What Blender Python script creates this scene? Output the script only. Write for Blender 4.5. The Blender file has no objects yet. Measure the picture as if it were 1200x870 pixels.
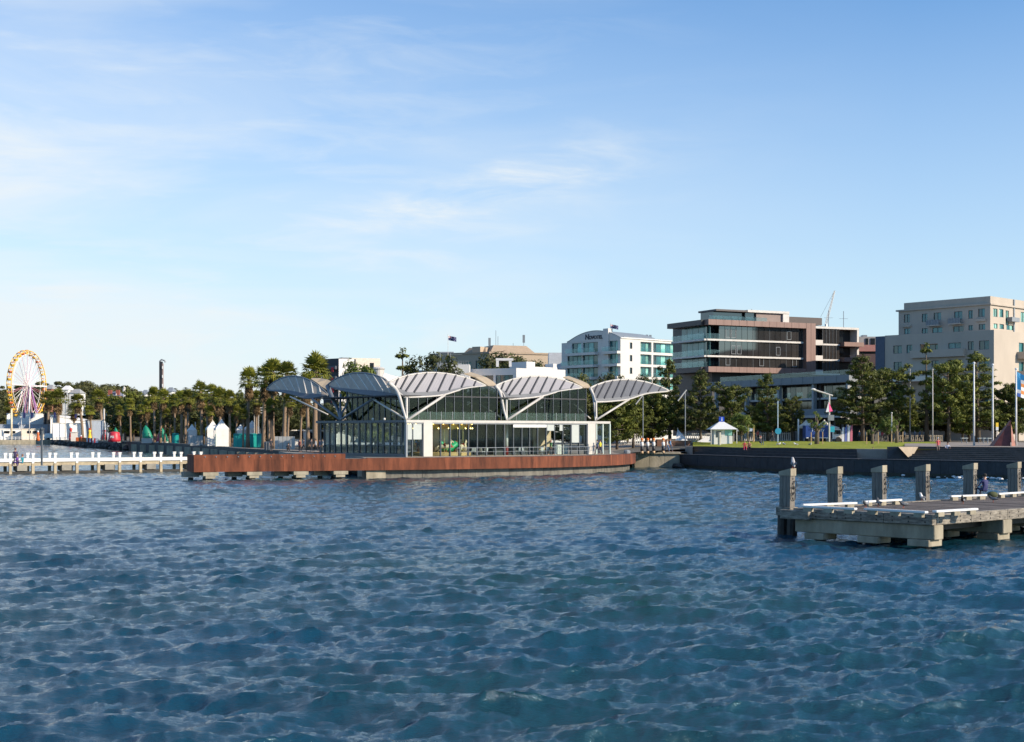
import bpy, bmesh, math, random
import numpy as np
from mathutils import Vector, Matrix
R = math.radians
rnd = random.Random(7)
scene = bpy.context.scene
col = scene.collection
# ------------------------------------------------------------------ camera
CAMZ, F, HY = 4.7, 1667.0, 507.0
cam_d = bpy.data.cameras.new("camera"); cam = bpy.data.objects.new("camera", cam_d); col.objects.link(cam)
cam.location = (0, 0, CAMZ); cam.rotation_euler = (R(90), 0, 0)
cam_d.sensor_width = 36; cam_d.lens = 36 * F / 1200; cam_d.shift_y = 0.060
cam_d.clip_start = 0.5; cam_d.clip_end = 12000
scene.camera = cam
# ------------------------------------------------------------------ light
SUN_ELEV = R(25); TOSUN_H = (math.sin(R(66)), -math.cos(R(66)))
tosun = Vector((TOSUN_H[0] * math.cos(SUN_ELEV), TOSUN_H[1] * math.cos(SUN_ELEV), math.sin(SUN_ELEV)))
sun_d = bpy.data.lights.new("sun", 'SUN'); sun = bpy.data.objects.new("sun", sun_d); col.objects.link(sun)
sun.rotation_euler = tosun.to_track_quat('Z', 'Y').to_euler()
sun.location = (60, -40, 60)
sun_d.energy = 4.9; sun_d.angle = R(0.5); sun_d.color = (1.0, 0.86, 0.68)
world = bpy.data.worlds.new("World"); scene.world = world; world.use_nodes = True
nt = world.node_tree; N = nt.nodes; Lk = nt.links; N.clear()
wo = N.new('ShaderNodeOutputWorld'); bg = N.new('ShaderNodeBackground'); bg.inputs[1].default_value = 0.11
sky = N.new('ShaderNodeTexSky'); sky.sky_type = 'NISHITA'; sky.sun_disc = False
sky.sun_elevation = SUN_ELEV; sky.sun_rotation = math.atan2(TOSUN_H[0], TOSUN_H[1])
sky.altitude = 0; sky.air_density = 1.0; sky.dust_density = 0.35; sky.ozone_density = 2.2
tc = N.new('ShaderNodeTexCoord')
def wn(kind, **kw):
    n = N.new(kind)
    for k, v in kw.items(): setattr(n, k, v)
    return n
def wmath(op, a, b=None, clamp=False):
    n = N.new('ShaderNodeMath'); n.operation = op; n.use_clamp = clamp
    for i, v in enumerate((a, b)):
        if v is None: continue
        if isinstance(v, (int, float)): n.inputs[i].default_value = v
        else: Lk.new(v, n.inputs[i])
    return n.outputs[0]
# thin high cloud: streaky noise over the direction, thicker to the west (left) and towards the horizon
sep = N.new('ShaderNodeSeparateXYZ'); Lk.new(tc.outputs['Generated'], sep.inputs[0])
mp = N.new('ShaderNodeMapping'); mp.inputs['Scale'].default_value = (2.2, 2.2, 9.0); mp.inputs['Rotation'].default_value = (0, R(-14), 0); mp.inputs['Location'].default_value = (2.3, 1.6, 4.4)
Lk.new(tc.outputs['Generated'], mp.inputs[0])
nz = N.new('ShaderNodeTexNoise'); nz.inputs['Scale'].default_value = 1.5; nz.inputs['Detail'].default_value = 7; nz.inputs['Roughness'].default_value = 0.52; nz.inputs['Distortion'].default_value = 0.7
Lk.new(mp.outputs[0], nz.inputs['Vector'])
mp2 = N.new('ShaderNodeMapping'); mp2.inputs['Scale'].default_value = (5, 5, 26.0); mp2.inputs['Rotation'].default_value = (0, R(-16), 0); mp2.inputs['Location'].default_value = (8.2, 4.1, 1.1)
Lk.new(tc.outputs['Generated'], mp2.inputs[0])
nz2 = N.new('ShaderNodeTexNoise'); nz2.inputs['Scale'].default_value = 2.0; nz2.inputs['Detail'].default_value = 8; nz2.inputs['Roughness'].default_value = 0.6; nz2.inputs['Distortion'].default_value = 0.5
Lk.new(mp2.outputs[0], nz2.inputs['Vector'])
left = wmath('MULTIPLY', wmath('SUBTRACT', 0.26, sep.outputs[0]), 1.25, True)
left = wmath('MINIMUM', left, 0.85)
edge = wmath('SUBTRACT', 1.0, wmath('MULTIPLY', wmath('SUBTRACT', wmath('MULTIPLY', sep.outputs[0], -1), 0.40), 3.0, True))
front = wmath('MULTIPLY', wmath('ADD', sep.outputs[1], 0.1), 2.5, True)
left = wmath('MULTIPLY', left, wmath('MULTIPLY', edge, front))
n1 = wmath('MULTIPLY', wmath('SUBTRACT', nz.outputs[0], 0.36), 2.6, True)
n2 = wmath('MULTIPLY', wmath('SUBTRACT', nz2.outputs[0], 0.50), 3.0, True)
veil = wmath('MULTIPLY', left, wmath('ADD', wmath('MULTIPLY', n1, 0.75), 0.25))
low = wmath('MULTIPLY', wmath('SUBTRACT', 0.31, sep.outputs[2]), 3.15, True)
low = wmath('MULTIPLY', low, wmath('ADD', 0.22, wmath('MULTIPLY', front, 0.42)))
midm = wmath('MULTIPLY', wmath('SUBTRACT', 0.16, sep.outputs[0]), 4.0, True)
cirr = wmath('MULTIPLY', wmath('MULTIPLY', n2, 0.30), midm)
ex = wmath('POWER', wmath('MULTIPLY', wmath('SUBTRACT', sep.outputs[0], -0.005), 10.5), 2.0)
ez = wmath('POWER', wmath('MULTIPLY', wmath('SUBTRACT', sep.outputs[2], wmath('ADD', 0.172, wmath('MULTIPLY', sep.outputs[0], 0.24))), 52.0), 2.0)
wisp = wmath('POWER', 2.718, wmath('MULTIPLY', wmath('ADD', ex, ez), -1.0))
wisp = wmath('MULTIPLY', wisp, wmath('MULTIPLY', wmath('SUBTRACT', nz2.outputs[0], 0.36), 2.6, True))
cirr = wmath('ADD', cirr, wmath('MULTIPLY', wmath('MULTIPLY', wisp, front), 0.8))
mask = wmath('ADD', wmath('ADD', wmath('MULTIPLY', veil, 0.90), wmath('MULTIPLY', cirr, 0.8)), low, True)
mask = wmath('MINIMUM', mask, 0.93)
up = wmath('GREATER_THAN', sep.outputs[2], -0.02)
mask = wmath('MULTIPLY', mask, up)
tint = N.new('ShaderNodeMix'); tint.data_type = 'RGBA'; tint.blend_type = 'MULTIPLY'; tint.inputs[0].default_value = 1.0
Lk.new(sky.outputs[0], tint.inputs[6]); tint.inputs[7].default_value = (.69, 1.04, 1.33, 1)
mx = N.new('ShaderNodeMix'); mx.data_type = 'RGBA'
Lk.new(mask, mx.inputs[0]); Lk.new(tint.outputs[2], mx.inputs[6]); mx.inputs[7].default_value = (6.0, 6.35, 6.5, 1)
Lk.new(mx.outputs[2], bg.inputs[0]); Lk.new(bg.outputs[0], wo.inputs[0])
scene.view_settings.view_transform = 'Standard'; scene.view_settings.look = 'None'
scene.view_settings.exposure = 0.4; scene.view_settings.gamma = 1.0
try: scene.view_settings.use_curve_mapping = False
except Exception: pass
scene.cycles.max_bounces = 6; scene.cycles.transparent_max_bounces = 24
scene.cycles.diffuse_bounces = 2; scene.cycles.glossy_bounces = 3; scene.cycles.transmission_bounces = 3
scene.cycles.use_denoising = True
# ------------------------------------------------------------------ pixel helpers: a point of the photograph at a true distance
def P(px, py, D): return Vector(((px - 600) / F * D, D, CAMZ + (HY - py) / F * D))
def G(px, py, z):
    D = (CAMZ - z) * F / (py - HY); return Vector(((px - 600) / F * D, D, z))
def V2(v): return Vector((v[0], v[1]))
# ------------------------------------------------------------------ materials
MATS = {}
def mat(name, c, rough=0.6, metal=0.0, var=0.12, scale=1.5, bump=0.0, bscale=None, spec=None, c2=None, stretch=None, objvar=0.0, coat=0, trans=0):
    if name in MATS: return MATS[name]
    m = bpy.data.materials.new(name); m.use_nodes = True; t = m.node_tree; n = t.nodes; l = t.links
    b = n['Principled BSDF']; b.inputs['Roughness'].default_value = rough; b.inputs['Metallic'].default_value = metal
    if spec is not None: b.inputs['Specular IOR Level'].default_value = spec
    if coat: b.inputs['Coat Weight'].default_value = coat
    geo = n.new('ShaderNodeNewGeometry'); src = geo.outputs['Position']
    mpn = n.new('ShaderNodeMapping'); l.new(src, mpn.inputs[0])
    if stretch: mpn.inputs['Scale'].default_value = stretch
    no = n.new('ShaderNodeTexNoise'); no.inputs['Scale'].default_value = scale; no.inputs['Detail'].default_value = 6; no.inputs['Roughness'].default_value = .65
    l.new(mpn.outputs[0], no.inputs['Vector'])
    ramp = n.new('ShaderNodeValToRGB'); ramp.color_ramp.elements[0].position = .3; ramp.color_ramp.elements[1].position = .7
    a = tuple(max(0, x * (1 - var)) for x in c) + (1,)
    d = (tuple(min(1, x * (1 + var)) for x in c) if c2 is None else c2) + (1,)
    ramp.color_ramp.elements[0].color = a; ramp.color_ramp.elements[1].color = d
    l.new(no.outputs[0], ramp.inputs[0]); out = ramp.outputs[0]
    if objvar:
        oi = n.new('ShaderNodeObjectInfo'); mr = n.new('ShaderNodeMapRange'); mr.inputs[3].default_value = 1 - objvar; mr.inputs[4].default_value = 1 + objvar
        l.new(oi.outputs['Random'], mr.inputs[0])
        mm = n.new('ShaderNodeMix'); mm.data_type = 'RGBA'; mm.blend_type = 'MULTIPLY'; mm.inputs[0].default_value = 1
        l.new(out, mm.inputs[6]); l.new(mr.outputs[0], mm.inputs[7]); out = mm.outputs[2]
    l.new(out, b.inputs['Base Color'])
    if bump:
        bn = n.new('ShaderNodeBump'); bn.inputs['Strength'].default_value = bump; bn.inputs['Distance'].default_value = .06
        no2 = n.new('ShaderNodeTexNoise'); no2.inputs['Scale'].default_value = bscale or scale * 6; no2.inputs['Detail'].default_value = 4
        l.new(mpn.outputs[0], no2.inputs['Vector']); l.new(no2.outputs[0], bn.inputs['Height']); l.new(bn.outputs[0], b.inputs['Normal'])
    if trans:
        tr = n.new('ShaderNodeBsdfTranslucent'); l.new(out, tr.inputs[0]); ms = n.new('ShaderNodeMixShader'); ms.inputs[0].default_value = trans
        l.new(b.outputs[0], ms.inputs[1]); l.new(tr.outputs[0], ms.inputs[2]); l.new(ms.outputs[0], n['Material Output'].inputs[0])
    MATS[name] = m; return m
def glass(name, tint, refl=0.12, rough=0.02):
    if name in MATS: return MATS[name]
    m = bpy.data.materials.new(name); m.use_nodes = True; t = m.node_tree; n = t.nodes; l = t.links; n.remove(n['Principled BSDF'])
    tr = n.new('ShaderNodeBsdfTransparent'); tr.inputs[0].default_value = tint + (1,)
    gl = n.new('ShaderNodeBsdfGlossy'); gl.inputs[1].default_value = rough; gl.inputs[0].default_value = (.9, .95, 1, 1)
    fr = n.new('ShaderNodeLayerWeight'); fr.inputs[0].default_value = .5
    pw_ = n.new('ShaderNodeMath'); pw_.operation = 'POWER'; pw_.inputs[1].default_value = 4; l.new(fr.outputs['Facing'], pw_.inputs[0])
    ad = n.new('ShaderNodeMath'); ad.operation = 'MULTIPLY_ADD'; ad.inputs[1].default_value = .8; ad.inputs[2].default_value = refl * .6; l.new(pw_.outputs[0], ad.inputs[0])
    ms = n.new('ShaderNodeMixShader'); l.new(ad.outputs[0], ms.inputs[0]); l.new(tr.outputs[0], ms.inputs[1]); l.new(gl.outputs[0], ms.inputs[2])
    l.new(ms.outputs[0], n['Material Output'].inputs[0]); MATS[name] = m; return m
WHITE = mat('white_paint', (.70, .69, .66), .5, var=.06, scale=.8)
OFFW = mat('off_white_render', (.74, .71, .66), .75, var=.07, scale=.25)
STEELW = mat('pale_painted_steel', (.52, .49, .45), .45, var=.08)
STEELD = mat('dark_grey_steel', (.07, .085, .10), .45, var=.15)
STEELM = mat('mid_grey_steel', (.22, .24, .26), .45, var=.1)
CONC = mat('concrete', (.26, .24, .20), .85, var=.25, scale=1.2, bump=.4, bscale=14)
CONCL = mat('pale_concrete', (.32, .28, .20), .85, var=.38, scale=1.3, bump=.4, bscale=16, stretch=(1, 1, .3), c2=(.40, .35, .26))
CONCW = mat('wet_concrete', (.13, .12, .10), .6, var=.5, scale=1.5, bump=.5, bscale=10, stretch=(1, 1, .35))
RUST = mat('weathered_steel', (.115, .030, .014), .9, var=.55, scale=1.6, bump=.15, bscale=12, stretch=(1, 1, .16), c2=(.23, .068, .03), objvar=.16)
BLUEST = mat('bluestone', (.035, .037, .042), .7, var=.3, scale=1.2, bump=.3, bscale=9)
PAVE = mat('promenade_paving', (.30, .25, .20), .85, var=.15, scale=.6, bump=.2)
GRASS = mat('lawn_grass', (.25, .27, .008), .9, var=.3, scale=.9, bump=.7, bscale=20)
EARTH = mat('town_ground', (.14, .12, .09), .95, var=.3, scale=.05)
ROCK = mat('shore_rock', (.06, .055, .05), .85, var=.5, scale=1.0, bump=.9, bscale=4)
TIMB = mat('weathered_timber', (.16, .135, .11), .85, var=.55, scale=2.4, bump=.5, bscale=10, stretch=(1, 1, 5), c2=(.36, .32, .26))
TIMBD = mat('deck_timber', (.15, .12, .10), .85, var=.35, scale=2.2, bump=.3, objvar=.28)
TIMBV = mat('bollard_timber', (.17, .155, .14), .85, var=.35, scale=4.5, bump=.5, stretch=(5, 5, .35), c2=(.28, .25, .21))
PILE = mat('tarred_pile', (.02, .018, .015), .6, var=.5, scale=3)
GLS = glass('clear_glass', (.86, .91, .91), .015)
GLSD = glass('tinted_glass', (.36, .43, .43), .03)
GLSB = glass('balustrade_glass', (.78, .88, .88), .06)
DGL = mat('dark_window_glass', (.012, .016, .02), .06, var=.3, scale=.3, spec=1.0)
TGL = mat('teal_window_glass', (.02, .12, .13), .10, var=.55, scale=.7, spec=.8, objvar=.35)
TGLL = mat('curtained_teal_window', (.20, .42, .37), .15, var=.3, scale=.9, spec=.5, objvar=.4)
BLACK = mat('black_rubber', (.015, .015, .015), .6)
CHAIN = mat('black_chain', (.03, .028, .026), .5)
# ------------------------------------------------------------------ objects
def setp(o, label=None, cat=None, group=None, kind=None):
    if label: o['label'] = label
    if cat: o['category'] = cat
    if group: o['group'] = group
    if kind: o['kind'] = kind
    return o
def thing(name, label, cat, loc=(0, 0, 0), group=None, rz=0):
    o = bpy.data.objects.new(name, None); col.objects.link(o); o.location = loc; o.rotation_euler = (0, 0, rz)
    o.empty_display_size = .3
    return setp(o, label, cat, group)
class MB:
    def __init__(s): s.v = []; s.f = []; s.mi = []; s.cur = 0
    def add(s, vs, fs):
        b = len(s.v); s.v += [tuple(x) for x in vs]; s.f += [tuple(i + b for i in q) for q in fs]; s.mi += [s.cur] * len(fs)
    def hexa(s, p):   # 8 corners: 0-3 bottom loop, 4-7 top loop
        s.add(p, [(3, 2, 1, 0), (4, 5, 6, 7), (0, 1, 5, 4), (1, 2, 6, 5), (2, 3, 7, 6), (3, 0, 4, 7)]); return s
    def box(s, x0, x1, y0, y1, z0, z1):
        return s.hexa([(x0, y0, z0), (x1, y0, z0), (x1, y1, z0), (x0, y1, z0), (x0, y0, z1), (x1, y0, z1), (x1, y1, z1), (x0, y1, z1)])
    def obox(s, c, u, hu, hv, z0, z1):   # box with horizontal axis u
        u = Vector((u[0], u[1], 0)).normalized(); w = Vector((-u.y, u.x, 0)); c = Vector((c[0], c[1], 0))
        q = [c - u * hu - w * hv, c + u * hu - w * hv, c + u * hu + w * hv, c - u * hu + w * hv]
        return s.hexa([(p.x, p.y, z0) for p in q] + [(p.x, p.y, z1) for p in q])
    def beam(s, a, b, w, h, up=Vector((0, 0, 1))):
        a = Vector(a); b = Vector(b); d = (b - a).normalized()
        if abs(d.dot(up)) > .98: up = Vector((1, 0, 0))
        sd = d.cross(up).normalized() * w / 2; u2 = sd.cross(d).normalized() * h / 2
        return s.hexa([a - sd - u2, a + sd - u2, b + sd - u2, b - sd - u2, a - sd + u2, a + sd + u2, b + sd + u2, b - sd + u2])
    def tube(s, pts, rad, n=8, cap=True):
        pts = [Vector(p) for p in pts]; m = len(pts)
        if not hasattr(rad, '__len__'): rad = [rad] * m
        prev = None; rings = []
        for i, p in enumerate(pts):
            d = (pts[min(i + 1, m - 1)] - pts[max(i - 1, 0)])
            d = d.normalized() if d.length > 1e-9 else Vector((0, 0, 1))
            if prev is None:
                a = Vector((0, 0, 1)) if abs(d.z) < .9 else Vector((1, 0, 0)); x = d.cross(a).normalized()
            else:
                x = (prev - d * prev.dot(d)); x = x.normalized() if x.length > 1e-6 else d.orthogonal().normalized()
            prev = x; y = d.cross(x)
            rings.append([p + (x * math.cos(2 * math.pi * k / n) + y * math.sin(2 * math.pi * k / n)) * rad[i] for k in range(n)])
        vs = [q for r in rings for q in r]; fs = []
        for i in range(m - 1):
            for k in range(n):
                k2 = (k + 1) % n; fs.append((i * n + k, i * n + k2, (i + 1) * n + k2, (i + 1) * n + k))
        if cap: fs.append(tuple(reversed(range(n)))); fs.append(tuple(range((m - 1) * n, m * n)))
        s.add(vs, fs); return s
    def lathe(s, c, prof, n=12):   # prof: (r,z)
        c = Vector(c); vs = []; fs = []; m = len(prof)
        for r, z in prof:
            for k in range(n): vs.append((c.x + r * math.cos(2 * math.pi * k / n), c.y + r * math.sin(2 * math.pi * k / n), c.z + z))
        for i in range(m - 1):
            for k in range(n): k2 = (k + 1) % n; fs.append((i * n + k, i * n + k2, (i + 1) * n + k2, (i + 1) * n + k))
        fs.append(tuple(reversed(range(n)))); fs.append(tuple(range((m - 1) * n, m * n)))
        s.add(vs, fs); return s
    def prism(s, poly, z0, z1):   # horizontal polygon, z can be a pair of lists
        n = len(poly); vs = [(p[0], p[1], z0) for p in poly] + [(p[0], p[1], z1) for p in poly]
        fs = [tuple(reversed(range(n))), tuple(range(n, 2 * n))] + [(i, (i + 1) % n, n + (i + 1) % n, n + i) for i in range(n)]
        s.add(vs, fs); return s
    def slab(s, q, th):   # thin solid from 3+ world points, thickened along its normal
        q = [Vector(p) for p in q]; nn = (q[1] - q[0]).cross(q[-1] - q[0])
        if nn.length < 1e-9: return s
        nn = nn.normalized() * th / 2; n = len(q)
        s.add([p - nn for p in q] + [p + nn for p in q], [tuple(reversed(range(n))), tuple(range(n, 2 * n))] + [(i, (i + 1) % n, n + (i + 1) % n, n + i) for i in range(n)]); return s
    def ball(s, c, r, sc=(1, 1, 1), n=8, m=6):
        c = Vector(c); vs = []; fs = []
        for i in range(m + 1):
            th = math.pi * i / m
            for k in range(n):
                ph = 2 * math.pi * k / n
                vs.append((c.x + r * sc[0] * math.sin(th) * math.cos(ph), c.y + r * sc[1] * math.sin(th) * math.sin(ph), c.z + r * sc[2] * math.cos(th)))
        for i in range(m):
            for k in range(n): k2 = (k + 1) % n; fs.append((i * n + k, (i + 1) * n + k, (i + 1) * n + k2, i * n + k2))
        s.add(vs, fs); return s
    def build(s, name, m, parent=None, smooth=False, kind=None, label=None, cat=None, group=None, bevel=0):
        me = bpy.data.meshes.new(name); o0 = Vector((0, 0, 0))
        if parent is not None:
            mw = parent
            while mw is not None: o0 = o0 + mw.location; mw = mw.parent
        vs = s.v if o0.length == 0 else [(v[0] - o0.x, v[1] - o0.y, v[2] - o0.z) for v in s.v]
        me.from_pydata(vs, [], s.f)
        ms = m if isinstance(m, (list, tuple)) else [m]
        for x in ms: me.materials.append(x)
        if len(ms) > 1: me.polygons.foreach_set('material_index', s.mi)
        if smooth: me.polygons.foreach_set('use_smooth', [True] * len(me.polygons))
        me.update()
        o = bpy.data.objects.new(name, me); col.objects.link(o)
        if parent is not None: o.parent = parent
        if bevel:
            bv = o.modifiers.new('bevel', 'BEVEL'); bv.width = bevel; bv.segments = 1; bv.limit_method = 'ANGLE'
        return setp(o, label, cat, group, kind)
def copy_tree(o, parent=None):
    c = o.copy(); col.objects.link(c)
    if parent is not None: c.parent = parent
    for ch in list(o.children): copy_tree(ch, c)
    return c
def relabel(o, label, group=None):
    o['label'] = label
    if group: o['group'] = group
ORD = ['first', 'second', 'third', 'fourth', 'fifth', 'sixth', 'seventh', 'eighth', 'ninth', 'tenth', 'eleventh', 'twelfth', 'thirteenth', 'fourteenth', 'fifteenth', 'sixteenth', 'seventeenth', 'eighteenth', 'nineteenth', 'twentieth', 'twenty-first', 'twenty-second', 'twenty-third', 'twenty-fourth', 'twenty-fifth', 'twenty-sixth', 'twenty-seventh', 'twenty-eighth', 'twenty-ninth', 'thirtieth', 'thirty-first', 'thirty-second', 'thirty-third', 'thirty-fourth', 'thirty-fifth', 'thirty-sixth', 'thirty-seventh', 'thirty-eighth', 'thirty-ninth', 'fortieth']
def text_mesh(txt, size, m, parent, loc, ux, depth=.05, name='lettering', bold=0):
    cu = bpy.data.curves.new(name, 'FONT'); cu.body = txt; cu.size = size; cu.extrude = depth; cu.offset = bold; cu.resolution_u = 3
    o = bpy.data.objects.new('tmp', cu); col.objects.link(o)
    dg = bpy.context.evaluated_depsgraph_get(); me = bpy.data.meshes.new_from_object(o.evaluated_get(dg))
    bpy.data.objects.remove(o)
    me.materials.clear(); me.materials.append(m)
    u = Vector((ux[0], ux[1], 0)).normalized(); z = Vector((0, 0, 1)); n = u.cross(z)
    M = Matrix((( u.x, z.x, n.x, 0), (u.y, z.y, n.y, 0), (u.z, z.z, n.z, 0), (0, 0, 0, 1)))
    me.transform(M)
    ob = bpy.data.objects.new(name, me); col.objects.link(ob)
    o0 = Vector((0, 0, 0)); q = parent
    while q is not None: o0 += q.location; q = q.parent
    ob.parent = parent; ob.location = Vector(loc) - o0
    return ob
# ------------------------------------------------------------------ water
def water():
    S, Nn = 60.0, 1024; AA, BB = 1.0, .26
    rs = np.random.RandomState(4)
    k = 2 * np.pi * np.fft.fftfreq(Nn, S / Nn); kx, ky = np.meshgrid(k, k)
    kk = np.hypot(kx, ky); kk[0, 0] = 1
    kp = 2 * np.pi / 3.2; wd = np.array([0.26, -0.966])
    cosd = (kx * wd[0] + ky * wd[1]) / kk
    spec = np.exp(-1.25 * (kp / kk) ** 2) / kk ** 3.6 * (0.05 + cosd ** 4) * np.exp(-(kk * .035) ** 2)
    spec[0, 0] = 0; spec *= 1 / (1 + 0.0 * kk)
    h = np.sqrt(spec) * (rs.randn(Nn, Nn) + 1j * rs.randn(Nn, Nn))
    H = np.real(np.fft.ifft2(h)); sc = 0.055 / H.std(); H *= sc
    DX = np.real(np.fft.ifft2(-1j * kx / kk * h)) * sc; DY = np.real(np.fft.ifft2(-1j * ky / kk * h)) * sc
    def samp(A, x, y):
        fx = (x / S * Nn) % Nn; fy = (y / S * Nn) % Nn
        ix = np.floor(fx).astype(int); iy = np.floor(fy).astype(int); tx = fx - ix; ty = fy - iy
        ix %= Nn; iy %= Nn; ix1 = (ix + 1) % Nn; iy1 = (iy + 1) % Nn
        return (A[iy, ix] * (1 - tx) + A[iy, ix1] * tx) * (1 - ty) + (A[iy1, ix] * (1 - tx) + A[iy1, ix1] * tx) * ty
    ds = [13.0]
    while ds[-1] < 640: ds.append(ds[-1] * 1.0049)
    ds = np.array([-400, -60, 2] + ds + [800, 1100, 1600, 3000, 6000])
    xs = np.concatenate([[-60, -8, -3, -1.6, -1.0, -.7, -.5], np.linspace(-.43, .43, 660), [.5, .7, 1.0, 1.6, 3, 8, 60]])
    Dm = np.maximum(ds, 13.0)[:, None]; X = xs[None, :] * Dm; Y = ds[:, None] + 0 * X
    r = np.hypot(X, Y)
    fade = np.clip((900 - r) / 500, 0, 1) * (np.abs(xs)[None, :] < .46) * ((ds > 12) & (ds < 660))[:, None]
    c, s_ = math.cos(.37), math.sin(.37)
    gust = 1 + .30 * np.sin(X * .031 + 1.3 * np.sin(Y * .021)) * np.sin(Y * .043 + X * .012 + 1)
    XR, YR = (X * c + Y * s_), (-X * s_ + Y * c); XF, YF = (X * c - Y * s_) * 3.1 + 9, (X * s_ + Y * c) * 3.1 + 31
    nearf = np.clip((170 - r) / 110, 0, 1)
    z = AA * samp(H, X, Y) * gust + .50 * samp(H, XR * .61 + 17, YR * .61 + 5) + BB * nearf * gust * samp(H, XF, YF)
    dx = -samp(DX, X, Y) * 1.2 * AA - samp(DX, XF, YF) * BB * nearf; dy = -samp(DY, X, Y) * 1.2 * AA - samp(DY, XF, YF) * BB * nearf
    X2 = X + dx * fade; Y2 = Y + dy * fade; Z = z * fade
    ny, nx = X.shape
    co = np.stack([X2, Y2, Z], -1).reshape(-1, 3).astype(np.float32)
    idx = np.arange(ny * nx).reshape(ny, nx)
    q = np.stack([idx[:-1, :-1], idx[:-1, 1:], idx[1:, 1:], idx[1:, :-1]], -1).reshape(-1, 4)
    me = bpy.data.meshes.new('water'); me.vertices.add(len(co)); me.vertices.foreach_set('co', co.ravel())
    me.loops.add(q.size); me.loops.foreach_set('vertex_index', q.ravel().astype(np.int32))
    me.polygons.add(len(q)); me.polygons.foreach_set('loop_start', np.arange(0, q.size, 4, dtype=np.int32)); me.polygons.foreach_set('loop_total', np.full(len(q), 4, dtype=np.int32))
    me.update(calc_edges=True); me.polygons.foreach_set('use_smooth', np.ones(len(q), bool))
    m = bpy.data.materials.new('sea_water'); m.use_nodes = True; t = m.node_tree; n = t.nodes; l = t.links; b = n['Principled BSDF']
    b.inputs['Base Color'].default_value = (.018, .050, .045, 1); b.inputs['Roughness'].default_value = .09; b.inputs['IOR'].default_value = 1.6; b.inputs['Specular Tint'].default_value = (.62, .86, 1, 1)
    geo = n.new('ShaderNodeNewGeometry'); mpn = n.new('ShaderNodeMapping'); mpn.inputs['Scale'].default_value = (1, 1.7, 1); mpn.inputs['Rotation'].default_value = (0, 0, .22); l.new(geo.outputs['Position'], mpn.inputs[0])
    no = n.new('ShaderNodeTexNoise'); no.inputs['Scale'].default_value = 3.0; no.inputs['Detail'].default_value = 8; no.inputs['Roughness'].default_value = .68; l.new(mpn.outputs[0], no.inputs['Vector'])
    bn = n.new('ShaderNodeBump'); bn.inputs['Strength'].default_value = 1.0; bn.inputs['Distance'].default_value = .06; l.new(no.outputs[0], bn.inputs['Height']); l.new(bn.outputs[0], b.inputs['Normal'])
    big = n.new('ShaderNodeTexNoise'); big.inputs['Scale'].default_value = .035; big.inputs['Detail'].default_value = 3; l.new(geo.outputs['Position'], big.inputs['Vector'])
    cr = n.new('ShaderNodeValToRGB'); cr.color_ramp.elements[0].position = .35; cr.color_ramp.elements[1].position = .65
    cr.color_ramp.elements[0].color = (.002, .041, .088, 1); cr.color_ramp.elements[1].color = (.013, .048, .044, 1); l.new(big.outputs[0], cr.inputs[0]); l.new(cr.outputs[0], b.inputs['Base Color'])
    me.materials.append(m); o = bpy.data.objects.new('water', me); col.objects.link(o); o['kind'] = 'structure'
water()
# ------------------------------------------------------------------ terrain and shore
SH = [(-900, 600), (-300, 560), (0, 558), (30, 562), (60, 566), (100, 440), (145, 372), (200, 317), (275, 224), (326, 200), (385, 178), (440, 158)]
def interp(tab, x):
    if x <= tab[0][0]: return tab[0][1]
    for (a, b), (c, d) in zip(tab, tab[1:]):
        if x <= c: return b + (d - b) * (x - a) / (c - a)
    return tab[-1][1]
SR = SH + [(500, 152), (593, 157), (700, 172), (748, 182), (790, 191), (806, 192), (880, 181), (1000, 163), (1100, 156), (1200, 149), (1500, 130), (2200, 110)]
def hill(px, D):
    t = max(0, min(1, (D - 640) / 300)); t = t * t * (3 - 2 * t)
    w = interp([(-900, 1), (60, .95), (150, .7), (260, .35), (420, 0), (1300, 0)], px)
    return 25 * t * w
def gh(px, D):
    d0 = interp(SR, px); t = max(0, min(1, (D - d0) / 45))
    r = interp([(0, 0), (700, 0), (800, 1), (3000, 1)], px)
    base = interp([(-900, 1.75), (60, 1.75), (145, 2.3), (400, 2.1), (700, 2.0), (800, 2.5), (3000, 2.5)], px)
    return base + r * .8 * t + hill(px, D)
def ground_z(x, y): return gh(600 + x / y * F, y)
pxs = [-900, -600, -300, -150] + [i for i in range(-60, 1261, 12)] + [1350, 1500, 1800, 2200]
steps = [0, 3, 8, 16, 28, 45, 70, 110, 170, 250, 340, 430, 520, 620, 720, 900, 1300, 2200, 5000]
vs = []; fs = []
for p in pxs:
    d0 = interp(SR, p) + .6
    for s_ in steps:
        D = d0 + s_; vs.append(((p - 600) / F * D, D, gh(p, D) - .06))
m_ = len(steps)
for i in range(len(pxs) - 1):
    for j in range(m_ - 1): fs.append((i * m_ + j, (i + 1) * m_ + j, (i + 1) * m_ + j + 1, i * m_ + j + 1))
g = MB(); g.add(vs, fs); g.build('ground', EARTH, kind='structure', smooth=True)
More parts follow.
